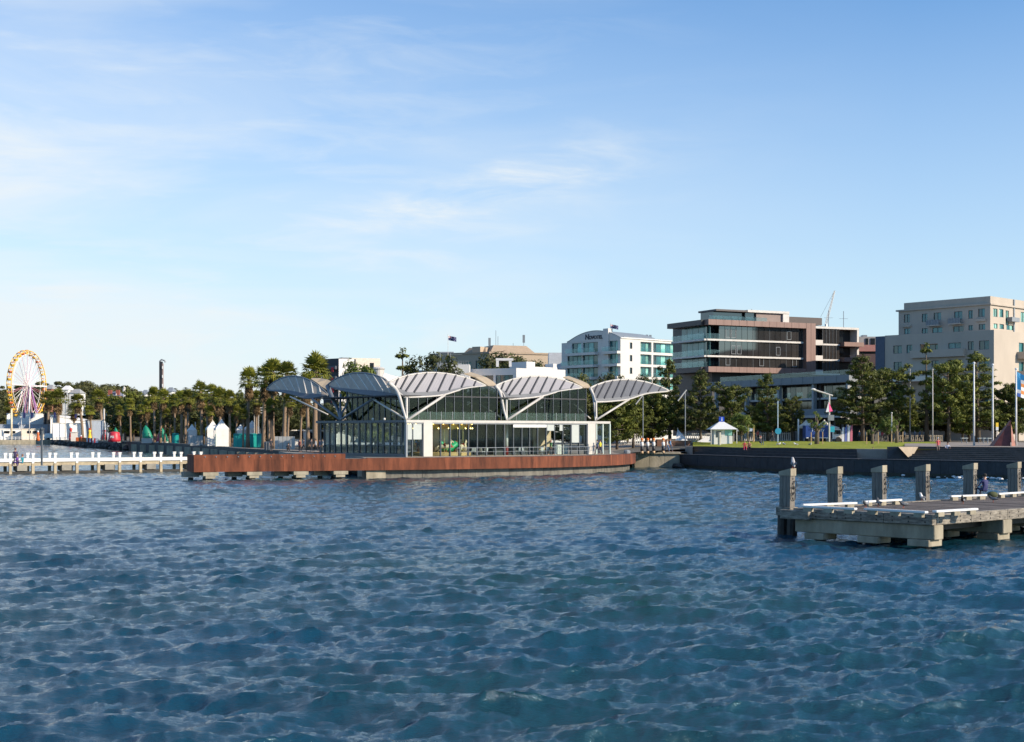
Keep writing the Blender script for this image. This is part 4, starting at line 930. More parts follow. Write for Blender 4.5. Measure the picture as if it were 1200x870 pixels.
# body
b = MB(); q = [fl.w(.6, -.92, 0), fl.w(34, -.92, 0), fl.w(34, -18, 0), fl.w(.6, -18, 0)]; b.prism([(p.x, p.y) for p in q], 2.3, NZT - .02); b.build('core', HWALL, hot)
# gable side (shade): windows with projecting balcony slabs
HSH = HWALL
hs = []
L_ = fs_.L; zt2 = [z for z in zf]
for k, zb in enumerate(zf):
    for a, b_ in ((703.5 + 10.5, 726.5), (683, 701), (670 if k == 0 else 665, 681.5)):
        t0, t1 = sorted((fs_.t(a), fs_.t(b_))); t1 = min(t1, L_ + 3); hs.append((t0 + .1, t1, zb, zb + 2.45))
fs_.wall(.01, L_ + 3.2, 2.3, NZT - .3, hs, HSH, .5)
for h in hs: fs_.window(h[0], h[1], h[2], h[3], max(2, int((h[1] - h[0]) / 1.5)), [TGL, DGL, TGLL, TGL], STEELD, dep=.4)
for k, zb in enumerate(zf):
    fs_.box(-.05, fs_.t(709), .02, 1.3, zb - .75, zb - .12, 'balcony', HWALL); b = MB(); b.slab([fs_.w(.1, 1.2, zb - .1), fs_.w(fs_.t(709), 1.2, zb - .1), fs_.w(fs_.t(709), 1.2, zb + .95), fs_.w(.1, 1.2, zb + .95)], .03); b.build('balcony_glass', GLSB, hot)
    t0, t1 = fs_.t(701.5), fs_.t(667 if k == 0 else (664 if k == 1 else 655)); fs_.box(t0, t1, .02, 1.5 + .6 * k, zb - .75, zb - .12, 'balcony', HWALL)
    b = MB(); b.slab([fs_.w(t0, 1.4 + .6 * k, zb - .1), fs_.w(t1, 1.4 + .6 * k, zb - .1), fs_.w(t1, 1.4 + .6 * k, zb + .95), fs_.w(t0, 1.4 + .6 * k, zb + .95)], .03); b.build('balcony_glass', GLSB, hot)
# curved gable parapet
b = MB(); n_ = 20; pts = []
for i in range(n_ + 1):
    f_ = i / n_; t = L_ * 1.07 * f_; h_ = 2.5 * (1 - (2 * f_ - .95) ** 2 / 1.1) ; pts.append((t, NZT - .3 + max(h_, .15)))
for (t0, z0), (t1, z1) in zip(pts, pts[1:]): b.hexa([fs_.w(t0, .05, NZT - .32), fs_.w(t1, .05, NZT - .32), fs_.w(t1, -.5, NZT - .32), fs_.w(t0, -.5, NZT - .32), fs_.w(t0, .05, z0), fs_.w(t1, .05, z1), fs_.w(t1, -.5, z1), fs_.w(t0, -.5, z0)])
b.build('gable', HSH, hot)
b = MB()
for (t0, z0), (t1, z1) in zip(pts, pts[1:]): b.hexa([fs_.w(t0, .12, z0), fs_.w(t1, .12, z1), fs_.w(t1, -14, z1 - .3), fs_.w(t0, -14, z0 - .3), fs_.w(t0, .12, z0 + .15), fs_.w(t1, .12, z1 + .15), fs_.w(t1, -14, z1 - .1), fs_.w(t0, -14, z0 - .1)])
b.build('curved_roof', HTOP, hot)
t0, t1 = sorted((fs_.t(708), fs_.t(714))); fs_.box(t0, t1, -1.2, .4, 2.3, fs_.z(711, 385.3), 'lift_tower', HWALL)
zt_ = fs_.z(697, 397.5)
NAVY = mat('sign_navy', (.008, .012, .03), .5)
text_mesh('N', 1.85, NAVY, hot, fs_.w(fs_.t(686), .12, zt_), (fs_.a - fs_.b), .06, 'sign_lettering', .03); text_mesh('OVOTEL', 1.22, NAVY, hot, fs_.w(fs_.t(686) - 1.3, .12, zt_), (fs_.a - fs_.b), .06, 'sign_lettering', .03)
for px in (722, 727, 732, 750, 753, 756, 779, 783):
    b = MB(); c = fl.w(fl.t(max(px, 729)), -6, NZT + 1.0); b.box(c.x - .3, c.x + .3, c.y - .3, c.y + .3, c.z - .3, c.z + .9); b.build('roof_vent', STEELM, hot)
def flag_pole(name, lbl, base, h, r, cat='flagpole', m=STEELW):
    t = thing(name, lbl, cat, base); b = MB(); b.tube([(base[0], base[1], base[2]), (base[0], base[1], base[2] + h)], [r, r * .6], 10); b.build('pole', m, t, smooth=True)
    b = MB(); b.ball((base[0], base[1], base[2] + h + r), r * 1.3); b.build('finial', m, t); return t
FBLUE = mat('flag_navy', (.012, .015, .09), .7); FRED = mat('flag_red', (.45, .02, .03), .7); FWHITE = mat('flag_white', (.7, .7, .7), .7)
def aus_flag(name, lbl, at, w, h, dirv=(1, 0)):
    """dark blue ensign with union canton and stars, rippled cloth with thickness"""
    t = thing(name, lbl, 'flag', at); u = Vector((dirv[0], dirv[1], 0)).normalized(); nn_ = Vector((-u.y, u.x, 0))
    def W(x, z, o=0): return Vector(at) + u * x + Vector((0, 0, z - .22 * x)) + nn_ * (.10 * w * math.sin(x / w * 7) + o)
    b = MB(); n_ = 14
    for i in range(n_): x0, x1 = w * i / n_, w * (i + 1) / n_; b.slab([W(x0, -h), W(x1, -h), W(x1, 0), W(x0, 0)], .02)
    b.build('cloth', FBLUE, t)
    def strip(p, q, m, wd, o):
        for side in (-1, 1):
            b = MB(); k = 5
            for i in range(k):
                a = (p[0] + (q[0] - p[0]) * i / k, p[1] + (q[1] - p[1]) * i / k); c = (p[0] + (q[0] - p[0]) * (i + 1) / k, p[1] + (q[1] - p[1]) * (i + 1) / k); dx, dz = c[0] - a[0], c[1] - a[1]; L = math.hypot(dx, dz); ox, oz = -dz / L * wd / 2, dx / L * wd / 2
                b.slab([W(a[0] - ox, a[1] - oz, side * o), W(c[0] - ox, c[1] - oz, side * o), W(c[0] + ox, c[1] + oz, side * o), W(a[0] + ox, a[1] + oz, side * o)], .008)
            b.build('cross_band', m, t)
    cw, ch = w * .48, h * .5
    strip((0, -ch), (cw, 0), FWHITE, h * .1, .02); strip((0, 0), (cw, -ch), FWHITE, h * .1, .022); strip((0, -ch / 2), (cw, -ch / 2), FWHITE, h * .16, .03); strip((cw / 2, -ch), (cw / 2, 0), FWHITE, h * .16, .032)
    strip((0, -ch / 2), (cw, -ch / 2), FRED, h * .09, .042); strip((cw / 2, -ch), (cw / 2, 0), FRED, h * .09, .044)
    for sx, sz in ((.24, -.76), (.75, -.2), (.75, -.82), (.62, -.5), (.88, -.45)):
        for side in (-1, 1):
            c = W(w * sx, h * sz, side * .03); b = MB(); r_ = h * .07
            pts_ = [W(w * sx + r_ * (1 if k % 2 == 0 else .45) * math.cos(k * math.pi / 7), h * sz + .22 * 0 + r_ * (1 if k % 2 == 0 else .45) * math.sin(k * math.pi / 7), side * .03) for k in range(14)]
            b.slab(pts_, .01); b.build('star', FWHITE, t)
    return t
p = fs_.w(fs_.t(714.2), -.4, fs_.z(714, 380)); aus_flag('flag', 'small dark blue ensign flying above the white hotel tower', (p.x, p.y, p.z), 1.9, .95)
b_ = fs_.w(fs_.t(714.0), -.4, fs_.z(711, 385.3)); fp_ = flag_pole('flagpole', 'short thin flagpole on top of the white hotel tower', (b_.x, b_.y, b_.z - .3), p.z - b_.z + .5, .05)
# ---- apartment building with copper frame
ac = V2((36.9, 272)); au = V2((22.7, 11)).normalized(); ab = V2((-au.y, au.x))
apt = thing('apartment_building', 'dark glass apartment building in a wide pink copper frame above a grey podium', 'building', (ac.x, ac.y, 3.3))
fa = Fac(apt, ac, ac + au * 37, (0, -1)); COPP = mat('copper_cladding', (.20, .12, .10), .55, .1, var=.14, scale=1.2, stretch=(2, 2, .2)); COPD = mat('dark_fascia', (.05, .035, .035), .5)
GREYP = mat('grey_parapet', (.20, .215, .225), .6, var=.06); DKW = mat('dark_facade', (.03, .03, .032), .5); SPW = mat('white_spandrel', (.55, .52, .48), .6)
BGL = mat('bronze_glass', (.03, .027, .025), .07, var=.25, scale=.25, spec=1.2, objvar=.25)
z_t = 26.3; z_gb = 17.3; z_cb = 16.25
T = fa.t
# seamed copper bands
def seams(t0, t1, z0, z1, d0=.0, d1=.6, w=.9):
    n_ = max(1, round((t1 - t0) / w))
    for i in range(n_): fa.box(t0 + (t1 - t0) * i / n_ + .012, t0 + (t1 - t0) * (i + 1) / n_ - .012, -.3, d1 - (.03 if i % 2 else 0), z0, z1, 'copper_sheet', COPP)
seams(0, T(940.6) - .02, z_t - 1.05, z_t, d1=1.2); seams(0, T(940.6) - .02, z_cb, z_cb + 1.05, d1=1.2); seams(T(940.6), T(951.6), z_cb, z_t, d1=1.2, w=.6)
# glass wall three floors
fy = [(z_cb + 1.06, 19.15), (19.5, 22.3), (22.65, z_t - 1.06)]
ts = [T(842.6) + (T(940.2) - T(842.6)) * i / 15 for i in range(16)]
for k, (z0, z1) in enumerate(fy):
    for i in range(15): fa.box(ts[i] + .04, ts[i + 1] - .04, -.1, 0, z0, z1, 'glass_pane', BGL)
    fa.box(ts[0], ts[-1], -.2, -.11, z0, z1, 'window_backing', DKW)
    for i in (0, 3, 6, 9, 12, 15): fa.box(ts[i] - .03, ts[i] + .03, -.05, .05, z0, z1, 'mullion', STEELD)
    rr = random.Random(k)
    for i in rr.sample(range(1, 14), 3):   # opening lights with pale frames
        a, c = ts[i] + .2, ts[i + 1] - .1; b = MB()
        for (x0, x1, y0, y1) in ((a, c, z0 + .35, z0 + .42), (a, c, z0 + 1.9, z0 + 1.97), (a, a + .07, z0 + .42, z0 + 1.9), (c - .07, c, z0 + .42, z0 + 1.9)): b.hexa([fa.w(x0, .01, y0), fa.w(x1, .01, y0), fa.w(x1, .06, y0), fa.w(x0, .06, y0), fa.w(x0, .01, y1), fa.w(x1, .01, y1), fa.w(x1, .06, y1), fa.w(x0, .06, y1)])
        b.build('window_frame', STEELM, apt)
for z in (19.15, 22.3): fa.box(ts[0] - 2.9, ts[-1], -.25, .35, z, z + .34, 'spandrel', SPW)
# left balconies wrap round the corner
bf = Fac(apt, ac, ac + ab * 12, (-1, -.3))
for z0, z1 in fy:
    fa.box(1.2, ts[0] - .05, -1.6, -1.4, z0, z1, 'glass_pane', DGL)
    for i in range(5): bf.box(.9 + 2 * i, 2.8 + 2 * i, -1.8, -1.7, z0, z1, 'glass_pane', TGL)
for i, (z0, _) in enumerate(fy):
    if i: bf.box(-.2, 11.6, -1.6, .3, z0 - .35, z0 - .02, 'balcony_slab', SPW)
    for j in range(4): b = MB(); b.slab([fa.w(.2 + .75 * j, .25, z0), fa.w(.9 + .75 * j, .25, z0), fa.w(.9 + .75 * j, .25, z0 + 1.05), fa.w(.2 + .75 * j, .25, z0 + 1.05)], .03); b.build('balcony_glass', GLSB, apt)
    for j in range(6): b = MB(); b.slab([bf.w(.0 + 1.9 * j, .25, z0), bf.w(1.85 + 1.9 * j, .25, z0), bf.w(1.85 + 1.9 * j, .25, z0 + 1.05), bf.w(0 + 1.9 * j, .25, z0 + 1.05)], .03); b.build('balcony_glass', GLSB, apt)
bf.box(.35, 12.6, -12, .6, z_t - 1.0, z_t - .02, 'roof_fascia', COPD); bf.box(.35, 12.6, -12, .6, z_cb + .02, z_cb + 1.0, 'base_fascia', COPD)
# body
b = MB(); q = [fa.w(2.9, -1.9, 0), fa.w(T(951), -1.9, 0), fa.w(T(951), -16, 0), fa.w(2.9, -16, 0)]; b.prism([(p.x, p.y) for p in q], 4, z_t - .5); b.build('core', DKW, apt)
b = MB(); q = [fa.w(.5, .3, 0), fa.w(T(951), .3, 0), fa.w(T(951), -14, 0), fa.w(.5, -14, 0)]; b.prism([(p.x, p.y) for p in q], z_t - .48, z_t - .1); b.build('roof_deck', GREYP, apt)
# penthouse
zp = z_t
fa.box(T(838.5), T(875) , -6, .2, zp + 1.75, zp + 2.1, 'penthouse_roof', COPD); fa.box(T(840), T(874.5), -5.6, -1.2, zp - .1, zp + 1.74, 'penthouse_glass', DGL)
fa.box(T(875.2), T(924), -6, .3, zp + 1.75, zp + 2.2, 'penthouse_roof', SPW); fa.box(T(917), T(924), -5, .2, zp - .1, zp + 1.74, 'penthouse_wall', SPW); fa.box(T(887), T(916.8), -5, -.2, zp - .1, zp + 1.74, 'penthouse_wall', mat('brown_panel', (.22, .16, .14), .6)); fa.box(T(875.4), T(886.8), -5, -.6, zp - .1, zp + 1.74, 'penthouse_glass', DGL)
fa.box(T(924.4), T(967), -7, -1, zp - .1, zp + 1.35, 'plant_room', mat('dark_brown_sheet', (.06, .045, .042), .6))
for j in range(8): b = MB(); a0 = .3 + 1.7 * j; b.slab([fa.w(a0, .9, z_t), fa.w(a0 + 1.6, .9, z_t), fa.w(a0 + 1.6, .9, z_t + .75), fa.w(a0, .9, z_t + .75)], .03); b.build('balcony_glass', GLSB, apt)
for px, y0, y1 in ((985.8, 362, 384), (1003.5, 363, 386), (976.5, 372, 386), (895, 360.5, 365)):
    c = fa.w(T(px), -4, 0); b = MB(); b.tube([(c.x, c.y, fa.z(px, y1) - 1), (c.x, c.y, fa.z(px, y0))], .07, 5); b.tube([(c.x - .9, c.y, fa.z(px, y0 + 9)), (c.x + .9, c.y, fa.z(px, y0 + 9))], .03, 4); b.build('antenna', STEELM, apt)
# right wing
zr_t = fa.z(975, 385.5); fa.box(T(951.8), T(1006), -6, .2, zr_t - .05, zr_t + .38, 'roof_slab', SPW)
fa.box(T(1003.8), T(1006), -3, .15, 20.4, zr_t - .06, 'end_wall', SPW)
rz = [(z_cb + .3, 19.0), (19.4, 22.1), (22.5, zr_t - .06)]
for k, (z0, z1) in enumerate(rz):
    fa.box(T(952), T(964), -1.2, -1.0, z0, z1, 'window', DGL); fa.box(T(964.2), T(984), -.25, -.1, z0, z1, 'window', BGL)
    for i in range(5): a0 = T(964.2) + (T(984) - T(964.2)) * i / 5; fa.box(a0 - .03, a0 + .03, -.09, 0, z0, z1, 'mullion', STEELD)
    fa.box(T(984.2), T(1003.6), -2.2, -2.0, z0, z1, 'window', DGL)
    fa.box(T(952), T(964), -.9, .1, z0 - .38, z0 + .65, 'balcony_front', SPW); fa.box(T(964.2), T(984), -.3, .08, z0 - .38, z0 - .05, 'spandrel', SPW)
    if k: fa.box(T(985), T(1008), -2, 1.2, z0 - .5, z0 + .35, 'copper_balcony', COPP)
b = MB(); q = [fa.w(T(951.7), -2.3, 0), fa.w(T(1003.5), -2.3, 0), fa.w(T(1003.5), -14, 0), fa.w(T(951.7), -14, 0)]; b.prism([(p.x, p.y) for p in q], 4, zr_t - .06); b.build('wing_core', DKW, apt)
# podium follows the waterfront
pa0 = V2(P(838, 0, 256)); pb0 = V2(P(1010, 0, 220)); fp = Fac(apt, pa0, pb0, (-1, -1)); PT = fp.t
zpd = 13.75
pod = fp.box(PT(826), PT(998), -1.2, .5, zpd - 1.15, zpd, 'podium_parapet', GREYP)
for i in range(14): a0 = PT(828) + (PT(997) - PT(828)) * i / 14; fp.box(a0, a0 + .04, .5, .53, zpd - 1.13, zpd - .02, 'panel_joint', STEELD)
for i in range(14): a0 = PT(845) + (PT(997) - PT(845)) * i / 14; a1 = PT(845) + (PT(997) - PT(845)) * (i + 1) / 14; b = MB(); b.slab([fp.w(a0 + .05, .2, zpd), fp.w(a1 - .05, .2, zpd), fp.w(a1 - .05, .2, zpd + .8), fp.w(a0 + .05, .2, zpd + .8)], .03); b.build('balcony_glass', GLSB, apt)
fp.box(PT(826), PT(998), -7, -4.5, 3, zpd - .1, 'podium_core', DKW); fp.box(PT(826), PT(998), -7, -1.3, zpd - .6, zpd - .1, 'podium_roof', GREYP)
for px in (838.6, 874, 912, 952.8, 993): fp.box(PT(px) - .22, PT(px) + .22, -.6, .1, 3, zpd - 1.16, 'column', mat('pale_column', (.34, .35, .35), .6))
for px in (955.5,): fp.box(PT(px) - .0, PT(px) + .5, -1.4, -.7, 3, zpd - 1.16, 'column', mat('brown_column', (.05, .035, .03), .6))
zs = fp.z(900, 468.3); fp.box(PT(840), PT(997), -4.4, -.7, zs - .3, zs, 'mezzanine_slab', SPW)
n_ = 24
for i in range(n_):
    a0 = PT(832) + (PT(997) - PT(832)) * i / n_; a1 = PT(832) + (PT(997) - PT(832)) * (i + 1) / n_
    fp.box(a0 + .05, a1 - .05, -4.4, -4.3, zs + .05, zpd - 1.2, 'shop_window', [DGL, BGL, TGL][i % 3]); fp.box(a0 + .05, a1 - .05, -4.4, -4.3, zs - 3.0, zs - .35, 'shop_window', DGL)
    if i % 2: b = MB(); b.slab([fp.w(a0, -.8, zs), fp.w(a1 - .1, -.8, zs), fp.w(a1 - .1, -.8, zs + 1.0), fp.w(a0, -.8, zs + 1.0)], .03); b.build('balcony_glass', GLSB, apt)
zg = fp.z(900, 486); fp.box(PT(826), PT(998), -2, .3, zg - .3, zg + .75, 'awning_fascia', GREYP); fp.box(PT(850), PT(996), .3, 1.8, zg - .7, zg - .32, 'awning', SPW)
for i in range(18): a0 = PT(845) + (PT(997) - PT(845)) * i / 18; fp.box(a0, a0 + .25, -1.6, -1.4, 3, zg - .32, 'shopfront_post', STEELM)
# ---- beige building
bc = V2(P(1164.8, 0, 245)); bl = V2(P(1037, 0, 260)); bd = V2((.71, .704))
bei = thing('beige_building', 'large beige stepped apartment block with teal windows at the right edge', 'building', (bc.x, bc.y, 3.3))
BEI = mat('beige_render', (.43, .37, .305), .8, var=.08, scale=.35, stretch=(1, 1, .4))
fb = Fac(bei, bl, bc, (-1, -1)); fr_ = Fac(bei, bc, bc + bd * 40, (1, -1)); zb_t = 22.4
Zx = lambda x: x / 5.12 + 990; Zy = lambda y: y / 5.12 + 330
def holes_from(fc, lst):
    out = []
    for x0, x1, y0, y1 in lst:
        a, c = Zx(x0), Zx(x1); m_ = (a + c) / 2; t0, t1 = sorted((fc.t(a), fc.t(c))); out.append((t0, t1, fc.z(m_, Zy(y1)), fc.z(m_, Zy(y0))))
    return out
lowr = holes_from(fb, [(290, 342, 385, 433), (370, 405, 380, 430), (450, 558, 375, 418), (620, 697, 368, 402), (738, 773, 360, 412), (805, 866, 355, 408), (292, 342, 483, 530), (520, 562, 475, 510), (615, 702, 470, 510), (740, 773, 465, 512), (805, 866, 460, 512)])
lowr += [(h[0], h[1], h[2] - 3.0, h[3] - 3.0) for h in lowr[6:]] + [(h[0], h[1], h[2] - 6.0, h[3] - 6.0) for h in lowr[6:]]
fb.wall(0, fb.L, 3, zb_t, lowr, BEI, .35)
for h in lowr: w_ = h[1] - h[0]; fb.window(h[0], h[1], h[2], h[3], 2 if w_ < 2.6 else 3, [TGL, TGL, DGL], STEELD, dep=.25 if w_ < 2.6 else 1.4)
for (x0, x1, y0, y1) in ((405, 725, 410, 455), (500, 730, 512, 550)):
    t0, t1 = fb.t(Zx(x0)), fb.t(Zx(x1)); fb.box(t0, t1, .01, .9, fb.z(Zx(565), Zy(y1)), fb.z(Zx(565), Zy(y0)), 'balcony', BEI)
fb.box(-1.9, -.02, -6, .1, 3, zb_t - .1, 'blue_grey_fin', mat('blue_grey_cladding', (.07, .09, .13), .6))
# lit face
hr = [(fr_.t(1194), fr_.t(1200), z, z + 2.0) for z in (15.2, 18.6, 12.0, 8.8)]
fr_.wall(0.36, 38, 3, zb_t, hr, BEI, .35)
for h in hr: fr_.window(h[0], h[1], h[2], h[3], 1, TGL, STEELD)
for z in (14.6, 18.0, 11.4): fr_.box(fr_.t(1191.5), fr_.t(1210), .01, 1.5, z - .3, z + .9, 'balcony', BEI)
b = MB(); q = [fb.w(0, -1.6, 0), fb.w(fb.L - 1.2, -1.6, 0), fr_.w(38, -1.6, 0), fr_.w(38, -22, 0), fb.w(0, -30, 0)]; b.prism([(p.x, p.y) for p in q], 3, zb_t - .3); b.build('core', BEI, bei)
# upper set back storeys
uc = V2(P(1160.5, 0, 256)); ul = V2(P(1053, 0, 271)); fu = Fac(bei, ul, uc, (-1, -1)); fv = Fac(bei, uc, uc + bd * 40, (1, -1)); zu = 28.9
uh = holes_from(fu, [(355, 390, 197, 247), (462, 496, 194, 244), (533, 578, 187, 232), (656, 705, 180, 230), (741, 768, 173, 224), (800, 840, 163, 213), (357, 392, 283, 316), (462, 497, 281, 312), (525, 585, 276, 308), (650, 713, 268, 302), (742, 768, 262, 294), (803, 843, 256, 290)])
fu.wall(0, fu.L, zb_t - .4, zu - 1.2, uh, BEI, .35)
for h in uh: fu.window(h[0], h[1], h[2], h[3], 2, [TGL, TGL, DGL], STEELD, dep=.22)
fu.box(-.4, fu.L + .3, -.36, .35, zu - 1.2, zu - .9, 'cornice', BEI); fu.box(1.2, fu.L, -1, -.02, zu - .9, zu + .35, 'parapet', BEI); fv.box(0.02, 38, -1, -.02, zu - .9, zu + .35, 'parapet', BEI); fv.box(.37, 38, -.36, .35, zu - 1.2, zu - .9, 'cornice', BEI)
for (x0, x1, y) in ((508, 582, 228), (638, 711, 218)):
    t0, t1 = fu.t(Zx(x0)), fu.t(Zx(x1)); z = fu.z(Zx((x0 + x1) / 2), Zy(y + 35)); fu.box(t0, t1, .01, 1.1, z - .2, z, 'balcony_floor', BEI); fu.box(t0, t1, 1.0, 1.05, z, z + .95, 'balcony_rail', STEELM)
    for i in range(9): fu.box(t0 + (t1 - t0) * i / 8 - .02, t0 + (t1 - t0) * i / 8 + .02, 1.05, 1.08, z, z + .95, 'baluster', STEELD)
for (x0, x1, y) in ((348, 398, 253), (788, 848, 218)): t0, t1 = fu.t(Zx(x0)), fu.t(Zx(x1)); z = fu.z(Zx((x0 + x1) / 2), Zy(y + 15)); fu.box(t0, t1, .01, .35, z - .2, z + .25, 'planter', BEI)
vh = [(fv.t(Zx(a)), fv.t(Zx(c)), fv.z(Zx((a + c) / 2), Zy(y1)), fv.z(Zx((a + c) / 2), Zy(y0))) for a, c, y0, y1 in ((891, 916, 163, 213), (927, 952, 166, 215), (965, 984, 175, 262), (1056, 1090, 185, 245), (893, 916, 253, 283), (928, 955, 256, 286), (970, 1012, 262, 292))]
fv.wall(.36, 38, zb_t - .4, zu - 1.2, vh, BEI, .35)
for h in vh: fv.window(h[0], h[1], h[2], h[3], 2, [TGLL, TGL, TGLL], STEELD, dep=.2)
fv.box(fv.t(1180), fv.t(1189), .01, 1.0, fv.z(1184, 377.5), fv.z(1184, 372.5), 'balcony_rail', STEELM); fv.box(fv.t(1187.3), fv.t(1188.6), .01, .15, zb_t, zu + .3, 'downpipe', STEELM)
b = MB(); q = [fu.w(.2, -.4, 0), fu.w(fu.L - .4, -.4, 0), fv.w(38, -.4, 0), fv.w(38, -20, 0), fu.w(.2, -26, 0)]; b.prism([(p.x, p.y) for p in q], zb_t - .5, zu - .95); b.build('upper_core', BEI, bei)
# white awnings at the foot of the beige building seen between the trees
fb.box(fb.t(1040), fb.t(1108), .6, 3.2, fb.z(1060, 448), fb.z(1060, 442.5), 'white_awning', mat('awning_cloth', (.72, .66, .56), .7)); fb.box(fb.t(1050), fb.t(1164), .6, 4.2, fb.z(1100, 494), fb.z(1100, 490), 'white_awning', mat('awning_cloth', (.72, .66, .56), .7))
# ---- building between
mb_ = V2(P(1004, 0, 296)); mc_ = V2(P(1040, 0, 296)); pinkb = thing('pink_banded_building', 'dark low building with a pink band and roof plant between the copper and beige blocks', 'building', (mb_.x, mb_.y, 3.2)); fk = Fac(pinkb, mb_, mc_, (0, -1))
fk.pbox(1004, 1040, 415, 520, -10, 0, 'lower_wall', mat('plum_wall', (.09, .055, .06), .7)); fk.pbox(1004, 1038, 404.5, 412, -9, .3, 'pink_band', mat('pink_band', (.38, .18, .16), .7)); fk.pbox(1006, 1037, 394.5, 404.4, -8, -.5, 'upper_wall', mat('grey_white_wall', (.32, .31, .30), .7)); fk.pbox(1004, 1038, 412.1, 414.9, -9, -1, 'recess', DGL)
for a, c in ((1015, 1018), (1021, 1026)): fk.pbox(a, c, 396.5, 404, -.49, -.35, 'window', DGL)
for a, c in ((1006, 1010), (1024, 1032)): fk.pbox(a, c, 412.3, 414.7, -.95, -.8, 'window', BGL)
fk.pbox(1014, 1019, 392, 394.4, -4, -2, 'roof_plant', STEELM)
# ---- low white building with roof terraces
wb0 = V2(P(605, 0, 310)); wr = V2((.755, .655)); wlb = thing('white_office', 'low white flat roofed building with dark ribbon windows behind the pavilion roof', 'building', (wb0.x, wb0.y, 2.5))
f1 = Fac(wlb, wb0, wb0 + wr * 24, (1, -1)); f2 = Fac(wlb, wb0, wb0 + V2((-.9, .436)) * 26, (-1, -1)); WW = mat('crisp_white_wall', (.62, .60, .58), .7, var=.04)
zt1 = f1.z(606, 431.5)
f1.box(0, f1.t(662.5), -12, 0, 2.3, zt1, 'wall', WW)
h2 = [(.8, 5.0, zt1 - 3.8, zt1 - 1.5), (5.6, 13, zt1 - 3.8, zt1 - 1.5), (14, 24, zt1 - 3.8, zt1 - 1.5)]
f2.wall(.02, 26, 2.3, zt1 - .02, h2, WW, .4); [f2.window(h[0], h[1], h[2], h[3], 4, [TGL, DGL], STEELD, dep=.3) for h in h2]
f2.box(.4, 26, -12, -.5, 2.3, zt1 - .4, 'core', WW)
f3 = Fac(wlb, V2(P(617, 0, 330)), V2(P(617, 0, 330)) + wr * 22, (1, -1)); f4 = Fac(wlb, V2(P(617, 0, 330)), V2(P(617, 0, 330)) + V2((-.9, .436)) * 6, (-1, -1)); zt3 = f3.z(618, 424)
f3.box(0, f3.t(627), -6, 0, zt1 - 1, zt3, 'terrace_wall', WW); f3.box(f3.t(627), f3.t(654), -6, -.3, zt1 - 1, zt3 - 1.1, 'terrace_wall', WW); f3.box(f3.t(629), f3.t(642), -.29, .1, zt1 + .1, zt3 - 2.0, 'awning', STEELM)
f3.box(f3.t(649), f3.t(653), -3, -.2, zt1 - 1, zt3 - .2, 'stair_head', WW); b = MB()
ax = P(585, 430, 318)
for px in (583, 598): 
    c = P(px, 430, 318); b = MB(); b.box(c.x - .3, c.x + .3, c.y - .3, c.y + .3, c.z, c.z + 1.4); b.build('pergola_post', WW, wlb)
c0, c1 = P(582.5, 430, 318), P(600, 430, 318); b = MB(); b.box(c0.x - .3, c1.x + .3, c0.y - .35, c0.y + 2, c0.z + 1.41, c0.z + 1.9); b.build('pergola_beam', WW, wlb)
c0, c1 = P(643, 427, 372), P(668, 427, 372); b = MB(); b.box(c0.x, c1.x, c0.y, c0.y + 8, 3, P(643, 413.5, 372).z); b.build('rear_wing', mat('blue_white_wall', (.55, .57, .6), .7), wlb)
c0, c1 = P(527, 428, 306), P(550, 428, 306); b = MB(); b.box(c0.x, c1.x, c0.y, c0.y + 8, 3, P(527, 427, 306).z); b.build('west_block', WW, wlb)
for i in range(12): c = P(527 + i * 2, 427, 305.9); b = MB(); b.tube([(c.x, c.y, c.z), (c.x, c.y, c.z + .75)], .03, 4); b.build('roof_rail_post', STEELM, wlb)
# ---- tan building with mansard roof
tc0 = V2(P(573.5, 0, 402)); tan_ = thing('tan_building', 'tan office building with sloping mansard roof and antennas behind the pavilion', 'building', (tc0.x, tc0.y, 3)); TANW = mat('tan_wall', (.42, .33, .24), .8, var=.05); TANR = mat('tan_roof', (.36, .27, .19), .7)
f5 = Fac(tan_, tc0, tc0 + V2((.93, .37)) * 34, (0, -1)); f6 = Fac(tan_, tc0, tc0 + V2((-.86, .51)) * 20, (-1, -1)); zt5 = f5.z(574, 414.5)
f5.box(0, f5.t(643), -16, 0, 3, zt5, 'wall', TANW)
h6 = [(.6, 4.6, zt5 - 5.5, zt5 - 1.9), (6, 12, zt5 - 5.2, zt5 - 2.2), (13, 19, zt5 - 5.2, zt5 - 2.2)]
f6.wall(.02, 20, 3, zt5 - .02, h6, TANW, .5); [f6.window(*h, 3, [TGL, DGL], STEELD, dep=.4) for h in h6]
f5.box(-.2, f5.t(643) + .2, .0, .3, zt5 + .003, zt5 + .5, 'parapet', TANR); f6.box(.05, 20, .0, .3, zt5 + .003, zt5 + .5, 'parapet', TANR)
hs5 = [(f5.t(a), f5.t(c), zt5 - 5.4, zt5 - 2.6) for a, c in ((577, 581), (583, 587), (610, 614), (617, 633))]
for h in hs5: f5.box(h[0], h[1], .01, .08, h[2], h[3], 'window', DGL)
zr5 = f5.z(600, 404.3); b = MB(); t0, t1 = f5.t(576), f5.t(632)
b.hexa([f5.w(t0, -1.5, zt5), f5.w(t1, -1.5, zt5), f5.w(t1, -14, zt5), f5.w(t0, -14, zt5), f5.w(t0 + 2, -3.5, zr5), f5.w(t1 - 2.6, -3.5, zr5), f5.w(t1 - 2.6, -12, zr5), f5.w(t0 + 2, -12, zr5)]); b.build('mansard_roof', TANR, tan_)
